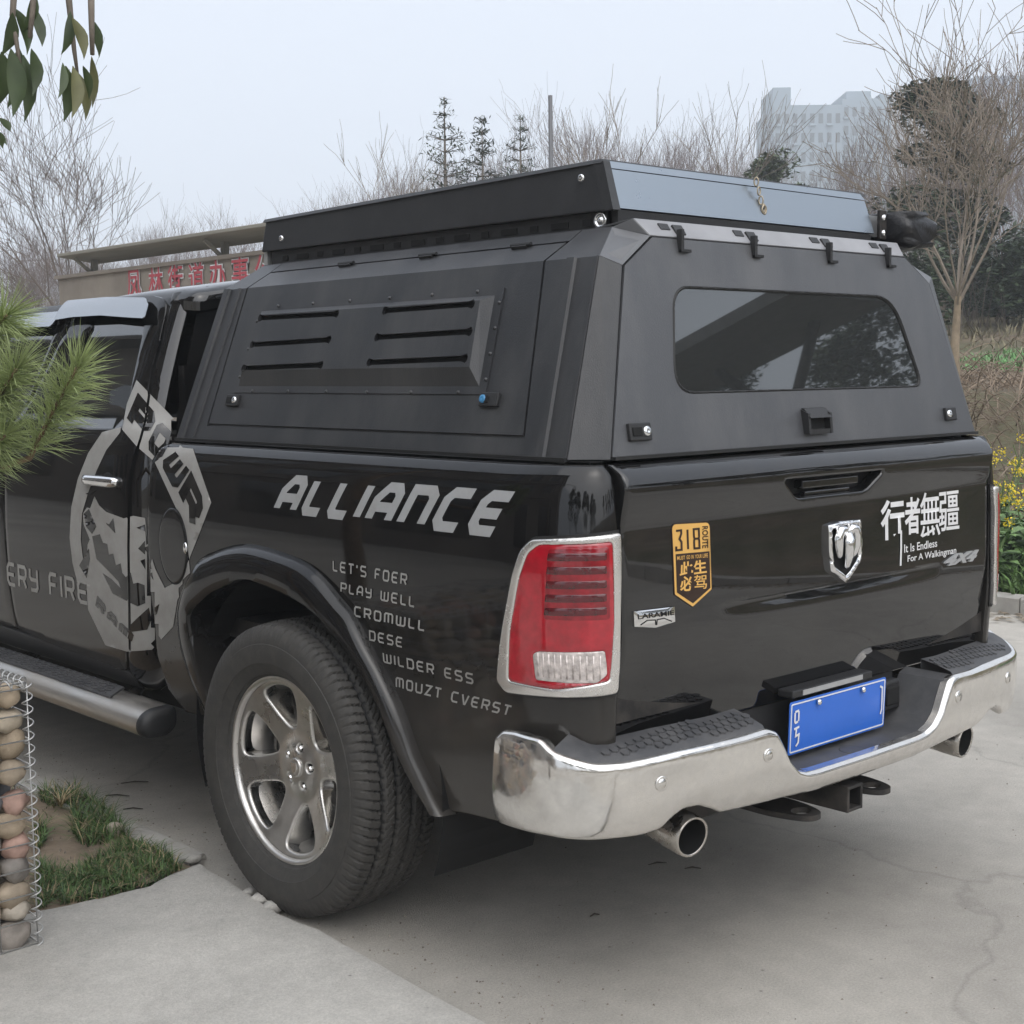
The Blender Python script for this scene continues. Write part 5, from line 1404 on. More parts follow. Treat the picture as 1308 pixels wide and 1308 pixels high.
# =================================================================== THE SETTING
def hgt(x, y):
    """terrain height: flat yard and road, then a bank and rising ground right of the road"""
    x = np.asarray(x, float); y = np.asarray(y, float)
    xr = np.maximum(x, (y-24)*.55+4)       # the rise also closes the view straight ahead
    h = np.interp(xr, [4.9, 5.2, 7.2, 8.2, 10.2, 13, 18, 26, 45, 90, 200, 420], [-.06, .06, .10, .35, 1.22, 1.38, 1.72, 2.75, 4.6, 8, 12, 14])
    hb = np.interp(-y, [14, 40, 120], [0, 2.0, 8]); h = np.maximum(h, hb-.06)
    return np.where((x < 5) & (y < 24) & (y > -14), -.06, h)
def nz(x, y, s, k=0): return noise.noise(Vector((x*s, y*s, k*7.3)))
xs = sorted(set(list(np.linspace(-280, -30, 12))+list(np.linspace(-30, 4.8, 24))+list(np.linspace(4.8, 30, 90))+list(np.linspace(30, 110, 40))+list(np.linspace(110, 330, 14))))
ys = sorted(set(list(np.linspace(-280, -40, 12))+list(np.linspace(-40, 50, 120))+list(np.linspace(50, 130, 34))+list(np.linspace(130, 330, 12))))
V = []; F = []
for y in ys:
    for x in xs:
        h = float(hgt(x, y))
        if h > .0: h += .10*nz(x, y, .45)*min(1, h)+.25*nz(x, y, .11, 1)*min(1, h/3)
        V.append((x, y, h))
nx_ = len(xs)
F = [(j*nx_+i, j*nx_+i+1, (j+1)*nx_+i+1, (j+1)*nx_+i) for j in range(len(ys)-1) for i in range(nx_-1)]
def ground_mat():
    m = mat('terrain_soil', (.16, .125, .085), .95, var=.35, var_scale=1.5, bump=.05, bump_scale=6)
    nt = m.node_tree; n = nt.nodes; l = nt.links; b = n['Principled BSDF']
    old = b.inputs['Base Color'].links[0].from_socket
    tc = n['Texture Coordinate']; t = n.new('ShaderNodeTexNoise'); t.inputs['Scale'].default_value = .35; t.inputs['Detail'].default_value = 7; t.inputs['Roughness'].default_value = .65
    l.new(tc.outputs['Object'], t.inputs['Vector'])
    r = n.new('ShaderNodeMapRange'); r.inputs[1].default_value = .45; r.inputs[2].default_value = .62; l.new(t.outputs['Fac'], r.inputs[0])
    mx = n.new('ShaderNodeMixRGB'); l.new(r.outputs[0], mx.inputs[0]); l.new(old, mx.inputs[1]); mx.inputs[2].default_value = (.085, .085, .04, 1)
    l.new(mx.outputs[0], b.inputs['Base Color']); return m
struct('terrain', V, F, ground_mat(), True)

# ---- concrete road with stains, cracks and grit
def road_mat(name, base, crack=True, stain=.25, scale=1.0):
    m = bpy.data.materials.new(name); m.use_nodes = True; nt = m.node_tree; n = nt.nodes; l = nt.links; b = n['Principled BSDF']
    tc = n.new('ShaderNodeTexCoord'); src = tc.outputs['Object']
    def nse(sc, det, rg, dist=0):
        t = n.new('ShaderNodeTexNoise'); t.inputs['Scale'].default_value = sc; t.inputs['Detail'].default_value = det; t.inputs['Roughness'].default_value = rg; t.inputs['Distortion'].default_value = dist; l.new(src, t.inputs['Vector']); return t.outputs['Fac']
    def rng(v, a, c, lo, hi):
        r = n.new('ShaderNodeMapRange'); r.inputs[1].default_value = a; r.inputs[2].default_value = c; r.inputs[3].default_value = lo; r.inputs[4].default_value = hi; l.new(v, r.inputs[0]); return r.outputs[0]
    def mul(c_, v):
        x = n.new('ShaderNodeMixRGB'); x.blend_type = 'MULTIPLY'; x.inputs[0].default_value = 1
        if isinstance(c_, tuple): x.inputs[1].default_value = (*c_, 1)
        else: l.new(c_, x.inputs[1])
        l.new(v, x.inputs[2]); return x.outputs[0]
    c_ = mul(base, rng(nse(.55*scale, 8, .62, .4), .35, .68, 1.08, .96-stain))
    c_ = mul(c_, rng(nse(9*scale, 8, .7), .3, .7, .90, 1.08))
    c_ = mul(c_, rng(nse(150, 3, .7), .3, .75, .82, 1.14))
    # dark specks and small stains
    vo = n.new('ShaderNodeTexVoronoi'); vo.inputs['Scale'].default_value = 9; vo.inputs['Randomness'].default_value = 1; l.new(src, vo.inputs['Vector'])
    c_ = mul(c_, rng(vo.outputs['Distance'], .02, .06, .55, 1))
    if crack:
        v2 = n.new('ShaderNodeTexVoronoi'); v2.feature = 'DISTANCE_TO_EDGE'; v2.inputs['Scale'].default_value = .28
        dn = n.new('ShaderNodeTexNoise'); dn.inputs['Scale'].default_value = 2.5; dn.inputs['Detail'].default_value = 6; l.new(src, dn.inputs['Vector'])
        ad = n.new('ShaderNodeMixRGB'); ad.blend_type = 'ADD'; ad.inputs[0].default_value = .35; l.new(src, ad.inputs[1]); l.new(dn.outputs['Color'], ad.inputs[2]); l.new(ad.outputs[0], v2.inputs['Vector'])
        c_ = mul(c_, rng(v2.outputs['Distance'], .0, .0035, .84, 1))
    l.new(c_, b.inputs['Base Color']); b.inputs['Roughness'].default_value = .82; b.inputs['Specular IOR Level'].default_value = .35
    bp = n.new('ShaderNodeBump'); bp.inputs['Distance'].default_value = .004; l.new(nse(220, 4, .7), bp.inputs['Height']); l.new(bp.outputs[0], b.inputs['Normal'])
    return m
M_ROAD = road_mat('road_concrete', (.50, .47, .42))
M_SLAB = road_mat('slab_concrete', (.53, .51, .47), False, .22, 2.2)
M_KERB = mat('kerb_stone', (.40, .385, .355), .85, var=.14, var_scale=5, bump=.003, bump_scale=120, dirt=(.20, .175, .14), dirt_amt=.4, dirt_scale=7)
g = 1.5
X = np.arange(-1.0, 5.0, g); 
def flat(name, x0, x1, y0, y1, z, m):
    return struct(name, [(x0, y0, z), (x1, y0, z), (x1, y1, z), (x0, y1, z)], [(0, 1, 2, 3)], m)
flat('road', -1.06, 4.95, -14.0, 60.0, 0.0, M_ROAD)
flat('yard', -40.0, -1.10, -14.0, -.55, -.004, M_ROAD)
flat('yard_ground', -40.0, -1.10, 2.6, 24.0, -.004, M_ROAD)
# ---- left kerb: cast blocks flush with the bed
random.seed(11)
def kerb_block(x, y0, y1, w, z, m, zb=-.10, leanx=0., name='kerb_block', parent=None):
    mb = MB(); d = .006
    n = 10; V = []; F = []
    for i in range(n+1):
        y = y0+(y1-y0)*i/n; j1 = .006*nz(y, x, 9); j2 = .006*nz(y, x, 9, 3); jz = .003*nz(y, x, 14, 5)
        xc = x+leanx*(y-y0)
        V += [(xc+j1, y, zb), (xc+j1, y, z-.008), (xc+.010+j1, y, z+jz), (xc+w-.010+j2, y, z+jz), (xc+w+j2, y, z-.010), (xc+w+j2, y, zb)]
    for i in range(n):
        for k in range(5): F.append((6*i+k, 6*i+k+1, 6*i+7+k, 6*i+6+k))
    F += [tuple(range(6)), tuple(6*n+k for k in range(6))]
    o = obj(name, V, F, m, parent, True); fixn(o); sharp(o, 40); return o
kl = struct('left_kerb', [(-1.02, .55, -.10), (-.93, .55, -.10), (-.93, 24, -.10), (-1.02, 24, -.10)], [(0, 1, 2, 3)], M_KERB)
y = .575
for k in range(18):
    kerb_block(-1.030+.004*(k == 0), y, y+.985 if k else y+.985, .098, .022+.004*(k % 2), M_KERB, parent=kl, leanx=.0); y += .995
# ---- right kerb, higher
kr = struct('right_kerb', [(4.93, -14, -.05), (5.10, -14, -.05), (5.10, 40, -.05), (4.93, 40, -.05)], [(0, 1, 2, 3)], M_KERB)
y = -10.0
for k in range(40):
    kerb_block(4.935, y, y+.985, .15, .105+.006*nz(k, 0, 1.3), M_KERB, parent=kr); y += .995
# gutter litter along it
random.seed(5); V = []; F = []
for k in range(2600):
    y = random.uniform(-6, 12); x = 4.93-abs(random.gauss(0, .16)); a = random.uniform(0, PI); s = random.uniform(.012, .045); z = .004+random.uniform(0, .012)
    b = len(V); ca, sa = math.cos(a)*s, math.sin(a)*s; w = s*random.uniform(.25, .5)
    V += [(x-ca, y-sa, z), (x+sa*w/s, y-ca*w/s, z+random.uniform(-.002, .012)), (x+ca, y+sa, z+random.uniform(0, .01)), (x-sa*w/s, y+ca*w/s, z+random.uniform(-.002, .006))]; F.append((b, b+1, b+2, b+3))
lit_ = obj('leaf_litter', V, F, mat('dead_leaves', (.23, .19, .14), .9, var=.5, var_scale=14)); lit_['kind'] = 'stuff'; lit_['label'] = 'dead leaves and grit in the gutter below the right kerb'
# ---- broken concrete slab at the left
sl = [SZ(a, b, .03) for a, b in ((46, 1163), (90, 1154), (130, 1145), (165, 1136), (190, 1130), (212, 1118), (232, 1110), (255, 1100), (270, 1112), (300, 1128), (330, 1150), (360, 1167), (392, 1180), (420, 1192))]
sl = [(p[0]+.006*nz(p[0], p[1], 40), p[1]+.008*nz(p[0], p[1], 37, 2)) for p in resample(sl, .03, False)]
sl = sl+[(-1.06, -.5), (-1.10, -1.2), (-1.10, -2.6), (-3.4, -2.6), (-3.4, .50), (-2.4, .47)]
def slab_f(u, v):
    return np.stack([u, v, .030+.004*np.array([nz(a, b, 6) for a, b in zip(u, v)])], 1)
slab = sheet('concrete_slab', sl, slab_f, M_SLAB, None, g=.09, rnd=.012, dep=.008, thick=.06); slab['kind'] = 'structure'
flat('yard_apron', -40.0, -3.38, -.56, 2.65, -.002, M_ROAD)
# soil bed behind it
bed_p = [(-1.01, .52), (-1.01, 2.62), (-3.42, 2.62), (-3.42, .40), (-1.6, .38)]
def soil_f(u, v): return np.stack([u, v, .012+.014*np.array([nz(a, b, 3.2)+.5*nz(a, b, 11) for a, b in zip(u, v)])], 1)
so = sheet('soil_bed', bed_p, soil_f, mat('bare_soil', (.20, .155, .11), .95, var=.25, var_scale=9, bump=.006, bump_scale=60), None, g=.05, thick=0); so['kind'] = 'structure'
# broken kerb bits beside the tyre
random.seed(4)
def lump(c, r, sc, m, name, parent=None, seed=0, sub=2, amp=.25, world=True):
    bm = bmesh.new(); bmesh.ops.create_icosphere(bm, subdivisions=sub, radius=1)
    for v in bm.verts:
        q = v.co.copy(); k = 1+amp*noise.noise(q*1.3+Vector((seed*3.1, seed, 0)))+amp*.4*noise.noise(q*3.1+Vector((seed, 0, seed*2)))
        v.co = Vector((q.x*sc[0], q.y*sc[1], q.z*sc[2]))*(r*k)
    V = [np.array(v.co)+np.array(c) for v in bm.verts]; F = [tuple(v.index for v in f.verts) for f in bm.faces]; bm.free()
    return obj(name, V, F, m, parent, True, world)
for i, (a, b, r) in enumerate(((338, 1148, .034), (352, 1158, .030), (247, 1098, .022), (320, 1140, .018))):
    x, y = SZ(a, b, .02); o = lump((x, y, .022), r, (1.5, .9, .6), M_SLAB, 'concrete_rubble', None, i+9, 2, .45)
    tag(o, 'broken lump of concrete at the slab edge beside the rear tyre', 'rubble', 'concrete lumps by the rear tyre')
x, y = SZ(147, 1065, .02); o = lump((x, y, .032), .030, (1, 1, .9), mat('pebble_beige', (.36, .31, .25), .8, var=.15), 'pebble', None, 3, 3, .1)
tag(o, 'round beige pebble lying in the grass next to the kerb', 'pebble')
# grass in the bed
def pip(P, x, y): return bool(inside(P, np.array([x]), np.array([y]))[0])
GP = [[SZ(a, b, .02) for a, b in P] for P in (
    [(48, 1100), (48, 1162), (130, 1144), (190, 1129), (232, 1108), (205, 1085), (165, 1075), (130, 1095), (95, 1112), (60, 1105)],
    [(70, 1015), (52, 1012), (50, 1022), (95, 1040), (92, 1062), (110, 1085), (128, 1080), (165, 1072), (160, 1058), (130, 1030), (95, 1012)],
    [(45, 1052), (60, 1056), (58, 1080), (45, 1085)])]
random.seed(21); V = []; F = []; MI = []
def blade(x, y, z, L, w, lean, az, mi, seg=3):
    b = len(V); ca, sa = math.cos(az), math.sin(az); px_, py_ = -sa*w, ca*w
    for i in range(seg+1):
        t = i/seg; d = lean*L*t**1.7; zz = z+L*t*(1-.35*lean*t); k = (1-t)**.7
        if i == seg: V.append((x+ca*d, y+sa*d, zz))
        else: V.extend([(x+ca*d-px_*k, y+sa*d-py_*k, zz), (x+ca*d+px_*k, y+sa*d+py_*k, zz)])
    for i in range(seg-1): F.append((b+2*i, b+2*i+1, b+2*i+3, b+2*i+2)); MI.append(mi)
    F.append((b+2*seg-2, b+2*seg-1, b+2*seg)); MI.append(mi)
for gi, (P, cnt, L) in enumerate(zip(GP, (4200, 1700, 260), (.034, .050, .04))):
    A = np.array(P); lo, hi = A.min(0), A.max(0); k = 0
    while k < cnt:
        x, y = random.uniform(lo[0], hi[0]), random.uniform(lo[1], hi[1])
        if not pip(P, x, y): k += .2; continue
        if nz(x, y, 14) < -.22+.3*random.random()-.15: k += .5; continue
        blade(x, y, .012, L*random.uniform(.5, 2.0), random.uniform(.0014, .0030), random.uniform(.3, 1.7), random.uniform(0, 2*PI), 1 if random.random() < .16 else (2 if random.random() < .3 else 0)); k += 1
for k in range(1500):    # thin growth along the kerb further back
    y = random.uniform(.7, 2.6); x = random.uniform(-1.9, -1.04); 
    if nz(x, y, 5) > .08: blade(x, y, .012, random.uniform(.02, .06), .002, random.uniform(.3, 1.1), random.uniform(0, 2*PI), random.choice((0, 0, 2, 1)))
c0 = SZ(78, 1032, .02)
for k in range(46):      # dry straw tuft
    blade(c0[0], c0[1], .02, random.uniform(.06, .14), .0022, random.uniform(.8, 1.3), random.uniform(0, 2*PI), 1)
gr = obj('grass', V, F, None, mats=[mat('grass_green', (.075, .135, .035), .6, var=.35, var_scale=30), mat('grass_dry', (.30, .24, .14), .8, var=.2), mat('grass_dark', (.035, .075, .022), .6, var=.3, var_scale=20)], midx=MI)
gr['kind'] = 'stuff'; gr['label'] = 'patchy short grass in the soil bed beside the kerb'
# fallen twigs on the road
random.seed(9)
for (a, b, L, rot) in ((172, 1000, .10, .2), (150, 1017, .09, -.1), (170, 1034, .07, 0.), (840, 1104, .06, .3), (885, 1110, .05, .0), (760, 1170, .03, .5)):
    x, y = SZ(a, b, .004); d = np.array([_r0[0], _r0[1], 0])*math.cos(rot)+np.array([-_r0[1], _r0[0], 0])*math.sin(rot)
    p = np.array([x, y, .006]); o = MB().tube([p-d*L*.5, p+np.array([.004, .006, .002]), p+d*L*.5], [.0015, .0028, .0015], 5).build('fallen_twig', mat('dark_twig', (.06, .05, .04), .9)); tag(o, 'thin dark twig lying on the concrete road', 'twig', 'twigs on the road')

# loose grit on the concrete (nobody could count it)
random.seed(71); V = []; F = []
for k in range(2400):
    if random.random() < .6: x = random.uniform(-1.0, 4.9); y = random.uniform(-3.2, 3.0)
    else: x = -1.02+abs(random.gauss(0, .18)); y = random.uniform(-2.5, 2.5)
    r = random.choice((.0015, .002, .003, .0045)); a = random.uniform(0, 6.28); b = len(V)
    V += [(x+r*math.cos(a+t), y+r*math.sin(a+t)*random.uniform(.6, 1), .001) for t in (0, 2.1, 4.2)]+[(x, y, .001+r*random.uniform(.6, 1.1))]; F += [(b, b+1, b+3), (b+1, b+2, b+3), (b+2, b, b+3)]
for k in range(900):
    x = random.uniform(-2.2, -1.04); y = random.uniform(.5, 2.2); r = random.choice((.002, .003, .005, .007)); a = random.uniform(0, 6.28); b = len(V)
    V += [(x+r*math.cos(a+t), y+r*math.sin(a+t), .010) for t in (0, 2.1, 4.2)]+[(x, y, .018+r*random.uniform(.6, 1.3))]; F += [(b, b+1, b+3), (b+1, b+2, b+3), (b+2, b, b+3)]
o = obj('grit', V, F, mat('grit_stone', (.24, .21, .175), .9, var=.5, var_scale=40)); o['kind'] = 'stuff'; o['label'] = 'loose grit scattered on the concrete road'
# =================================================================== GABION
gx, gy, gh = -1.632, .235, .728
gab = thing('gabion_basket', (gx-.5, gy+.3, .0), 'galvanised wire gabion basket filled with round river stones beside the soil bed', 'gabion basket')
M_WIRE = mat('galvanised_wire', (.52, .52, .51), .38, metal=.75, rvar=.2, var_scale=30)
GXL, GYB = gx-1.0, gy+.55
z0 = .02
def wire(pts, r=.0021, n=6): return MB().tube(pts, r, n).build('wire', M_WIRE, gab, True)
for k in range(11):
    x = gx-k*.1; wire([(x, gy, z0), (x, gy, gh)]); 
    if k: wire([(x, gy, gh), (x, GYB, gh)])
for k in range(11):
    z = z0+.012+k*.0685; wire([(gx, gy-.003, z), (GXL, gy-.003, z)]); wire([(gx+.003, gy, z), (gx+.003, GYB, z)])
for k in range(1, 6): wire([(gx, gy+k*.1, z0), (gx, gy+k*.1, gh)]); wire([(gx, gy+k*.1, gh+.003), (GXL, gy+k*.1, gh+.003)])
wire([(gx, gy, gh), (gx, GYB, gh)]); wire([(gx, gy, gh+.003), (GXL, gy, gh+.003)])
def coil(a, b, r=.0135, pitch=.0345):
    a = np.array(a); b = np.array(b); L = np.linalg.norm(b-a); t = (b-a)/L; n = int(L/pitch*14); e = np.cross(t, [.3, .5, .81]); e /= np.linalg.norm(e); w = np.cross(t, e)
    P = [a+t*L*i/n+(e*math.cos(2*PI*i/14)+w*math.sin(2*PI*i/14))*r for i in range(n+1)]
    MB().tube(P, .0021, 5).build('spiral_binder', M_WIRE, gab, True)
coil((gx, gy, z0), (gx, gy, gh)); coil((gx, gy, gh), (GXL, gy, gh)); coil((gx, gy, gh), (gx, GYB, gh))
STC = [(.34, .27, .19), (.40, .34, .26), (.27, .24, .21), (.15, .155, .165), (.40, .26, .21), (.45, .40, .33), (.33, .27, .20), (.22, .20, .18)]
SM = [mat('stone_%s' % n_, c_, .75, var=.28, var_scale=18, bump=.002, bump_scale=70) for n_, c_ in zip('abcdefgh', STC)]
random.seed(33)
rowz = z0+.030; ri = 0
while rowz < gh-.035:
    big = random.uniform(.030, .040)
    for layer in range(2):
        x = gx+.006-random.uniform(0, .008)
        while x > (gx-.94 if layer == 0 else gx-.12):
            sx_ = random.uniform(.028, .062); yy = gy+.040+layer*.085+random.uniform(-.004, .006)
            lump((x-sx_, yy, rowz+random.uniform(-.011, .011)), 1, (sx_, .038, big*random.uniform(.85, 1.25)), random.choice(SM), 'stone', gab, random.random()*50, 2, .34)
            x -= sx_*1.9
    y = gy+.15
    while y < GYB-.05:      # along the side that faces the road
        sy = random.uniform(.042, .058); lump((gx-.052, y, rowz+random.uniform(-.008, .008)), 1, (.046, sy, big*random.uniform(.85, 1.15)), random.choice(SM), 'stone', gab, random.random()*50, 2, .3); y += sy*1.85
    rowz += big*1.80; ri += 1
for iy in range(5):
    x = gx-.05-(iy % 2)*.03
    while x > gx-.95:
        sx_ = random.uniform(.036, .060); lump((x-sx_*.6, gy+.14+iy*.09, gh-.062+random.uniform(-.012, .008)), 1, (sx_, .046, .034), random.choice(SM), 'stone', gab, random.random()*50, 2, .3); x -= sx_*1.95
MB().box((gx-.53, gy+.30, .32), (.86, .40, .60)).build('stone_core', mat('dark_gap', (.06, .05, .042), .95, var=.4, var_scale=12), gab)
# =================================================================== VEGETATION
def frame(t):
    t = t/np.linalg.norm(t); a = np.array([0, 0, 1.]) if abs(t[2]) < .9 else np.array([1., 0, 0]); u = np.cross(t, a); u /= np.linalg.norm(u); return t, u, np.cross(t, u)
def bare_tree(seed, h=6., r0=.09, trunk=.28, levels=4, spread=.55, kids=(5, 5, 4, 4), up=.35, twig=.0045, fmin=.72, lim=.45):
    """-> (trunk MB, crown MB): a leafless tree, limbs tapering into fine twigs"""
    rd = random.Random(seed); T = MB(); Cn = MB()
    def grow(p, d, L, r, lv):
        n = 5 if lv < 2 else 3; seg = 5 if lv < 2 else 4; pts = [p]; dd = d.copy()
        for i in range(seg):
            dd = dd+np.array([rd.gauss(0, .10), rd.gauss(0, .10), rd.gauss(0, .06)+up*.16]); dd /= np.linalg.norm(dd); pts.append(pts[-1]+dd*L/seg)
        tip = max(twig, r*.35) if lv < levels else twig*.7
        rr = [r+(tip-r)*i/seg for i in range(seg+1)]
        (T if lv == 0 else Cn).tube(pts, rr, 8 if lv == 0 else n, cap=False)
        if lv >= levels: return
        k = kids[min(lv, len(kids)-1)]
        for j in range(k):
            f_ = rd.uniform(.35 if lv else fmin, 1.0); i = min(int(f_*seg), seg-1); q = pts[i]+(pts[i+1]-pts[i])*(f_*seg-i)
            t, u, w = frame(dd); a = 2*PI*(j/k)+rd.uniform(-.6, .6); sp = spread*rd.uniform(.6, 1.35)
            nd = t*math.cos(sp)+(u*math.cos(a)+w*math.sin(a))*math.sin(sp)
            grow(q, nd, L*rd.uniform(.55, .82) if lv else h*(1-trunk)*rd.uniform(.42, .62), max(twig, rr[i]*rd.uniform(lim, lim+.2)), lv+1)
    grow(np.zeros(3), np.array([rd.gauss(0, .05), rd.gauss(0, .05), 1.]), h*trunk, r0, 0)
    return T, Cn
M_BARK = mat('grey_bark', (.16, .135, .11), .9, var=.3, var_scale=12, bump=.004, bump_scale=40)
M_BARK2 = mat('tan_bark', (.26, .205, .145), .85, var=.25, var_scale=10, bump=.003, bump_scale=40)
M_TWIG = mat('twig_brown', (.145, .115, .095), .9, var=.3, var_scale=3)
M_TWIG2 = mat('twig_tan', (.22, .185, .15), .9, var=.3, var_scale=5)
M_TWIG3 = mat('twig_lilac', (.16, .125, .115), .9, var=.3, var_scale=3)
def proto_tree(name, T, Cn, mt, mc):
    me_t = bpy.data.meshes.new('trunk'); me_t.from_pydata(T.V, [], T.F); me_t.materials.append(mt); me_t.polygons.foreach_set('use_smooth', [True]*len(me_t.polygons))
    me_c = bpy.data.meshes.new('crown'); me_c.from_pydata(Cn.V, [], Cn.F); me_c.materials.append(mc)
    return (name, me_t, me_c)
def plant_tree(pr, loc, rz, s, label, cat='tree', group=None, sz=None):
    e = thing(pr[0], loc, label, cat, group); e.rotation_euler = (0, 0, rz); e.scale = (s, s, sz or s)
    for nm, me in (('trunk', pr[1]), ('crown', pr[2])):
        o = bpy.data.objects.new(nm, me); COL.objects.link(o); o.parent = e
    return e
def gz(x, y): return float(hgt(x, y))
def spot(px, depth):
    p = at(px, 500, depth); return p[0], p[1], gz(p[0], p[1])-.05
T1 = proto_tree('bare_tree', *bare_tree(3, 6, .085, .22, 4, .5, (7, 5, 5, 4)), M_BARK, M_TWIG)
T2_ = proto_tree('bare_tree', *bare_tree(8, 6, .07, .30, 4, .42, (6, 6, 4, 4), .5), M_BARK, M_TWIG3)
T3 = proto_tree('bare_tree', *bare_tree(15, 6, .06, .25, 4, .36, (6, 5, 5, 3), .6), M_BARK, M_TWIG3)
T4 = proto_tree('bare_tree', *bare_tree(21, 5, .05, .15, 4, .40, (9, 6, 5, 3), .5), M_BARK, M_TWIG)
TS = proto_tree('bare_sapling', *bare_tree(31, 6, .045, .45, 3, .38, (5, 4, 4), .4, .006), M_BARK, M_TWIG2)
TR_ = proto_tree('bare_tree', *bare_tree(44, 5.0, .098, .50, 4, .62, (9, 6, 4, 3), .35, .004, .95, .25), M_BARK2, M_TWIG2)
# the tree behind the sign wall
x, y, z = spot(135, 27); plant_tree(T1, (x, y, z), .4, 1.03, 'large leafless tree with fanned branches rising behind the sign wall', 'tree')
# pale-trunked tree beside the canopy
x, y, z = spot(1227, 10.6); plant_tree(TR_, (x, y, z), 1.1, .72, 'leafless tree with a tan trunk standing behind the flowering plants', 'tree', None, .80)
LB = 'leafless tree in the hazy wood behind the road'
G_ = 'leafless trees of the wood'
random.seed(77)
for px in list(range(-620, -60, 55))+list(range(-60, 1400, 27))+list(range(1400, 1900, 55)):
    for dep, pr, s in ((random.uniform(38, 46), random.choice((T2_, T3, T4)), .80), (random.uniform(50, 75), random.choice((T2_, T3, T1)), 1.05)):
        if dep < 47 and random.random() < .35: continue
        xx = px+random.uniform(-12, 12); x, y, z = spot(xx, dep)
        k = 1.0 if xx > 430 else .72
        if xx > 960: k = .64 if xx < 1150 else .78
        plant_tree(pr, (x, y, z), random.uniform(0, 6.28), s*k*random.uniform(.78, 1.15), LB, 'tree', G_)
for px, dep, s in ((1120, 34, .72), (1285, 30, .86), (1340, 24, .8), (1060, 38, .70), (1250, 36, .95)):
    x, y, z = spot(px, dep); plant_tree(random.choice((T2_, T3)), (x, y, z), random.uniform(0, 6), s, 'tall leafless tree on the slope above the brush bank', 'tree', 'leafless trees above the brush bank')
for px, dep, s, lb in ((500, 30, .92, 'slender bare sapling forking twice, seen above the rooftop tent'), (785, 26, .86, 'spindly bare sapling behind the middle of the rooftop tent'), (905, 30, .95, 'thin bare sapling next to the dark evergreen bush')):
    x, y, z = spot(px, dep); plant_tree(TS, (x, y, z), px*.01, s, lb, 'sapling')
# ---- leafy evergreen and conifers
def leafcloud(seed, lobes, n, size, flat_=.4):
    rd = random.Random(seed); V = []; F = []
    for k in range(n):
        c, r = rd.choice(lobes); 
        while True:
            p = np.array([rd.uniform(-1, 1) for _ in range(3)]); L = np.linalg.norm(p)
            if .35 < L < 1: break
        p = p*(L**-.35); q = np.array(c)+p*np.array(r)
        a = np.array([rd.gauss(0, 1), rd.gauss(0, 1), rd.gauss(0, flat_)]); a /= np.linalg.norm(a); b = np.cross(a, [rd.gauss(0, .5), rd.gauss(0, .5), 1]); b /= np.linalg.norm(b)+1e-9
        s = size*rd.uniform(.6, 1.4); i = len(V); V += [tuple(q-a*s), tuple(q+b*s*.45), tuple(q+a*s), tuple(q-b*s*.45)]; F.append((i, i+1, i+2, i+3))
    mb = MB(); mb.V = V; mb.F = F; return mb
M_LEAFD = mat('evergreen_leaves', (.045, .068, .032), .55, var=.45, var_scale=2.5)
M_LEAFD2 = mat('evergreen_leaves_pale', (.075, .10, .045), .6, var=.4, var_scale=3)
def lobes(seed, n, R_, H, z0):
    rd = random.Random(seed); out = []
    for k in range(n):
        a = rd.uniform(0, 2*PI); t = rd.uniform(0, 1); rr = R_*math.sin(PI*(.15+.8*t))*rd.uniform(.3, .8); s = R_*rd.uniform(.25, .45)
        out.append(((rr*math.cos(a), rr*math.sin(a), z0+H*t), (s, s, s*.75)))
    return out
tk, cr = bare_tree(61, 6.5, .10, .30, 2, .5, (7, 5), .5)
E1 = proto_tree('evergreen_tree', tk, leafcloud(2, lobes(5, 26, 1.5, 3.6, 2.2), 9000, .075), M_BARK, M_LEAFD)
E2 = proto_tree('evergreen_bush', bare_tree(62, 2.5, .05, .3, 1, .5, (5,))[0], leafcloud(3, lobes(9, 14, 1.2, 1.4, .5), 4200, .07), M_BARK, M_LEAFD)
E3 = proto_tree('evergreen_tree', tk, leafcloud(4, lobes(12, 24, 1.6, 3.2, 2.0), 6500, .085), M_BARK, M_LEAFD2)
x, y, z = spot(1195, 27); plant_tree(E1, (x, y, z), .3, 1.08, 'dense dark evergreen tree rising beside the awning bag', 'tree', None, .78)
x, y, z = spot(1150, 25); plant_tree(E2, (x, y, z), 1.3, 1.0, 'dark green bush low between the awning bag and the evergreen tree', 'bush')
x, y, z = spot(985, 34); plant_tree(E3, (x, y, z), 2.0, .74, 'dark evergreen bush peeping over the right half of the rooftop tent', 'bush')
for px, dep, s in ((1285, 27, .9), (1325, 26, 1.), (1255, 29, .8), (1220, 30, .9)):
    x, y, z = spot(px, dep); plant_tree(E2, (x, y, z), px, s, 'dark round shrub at the top of the terraced slope', 'shrub', 'dark shrubs on the terraced slope')
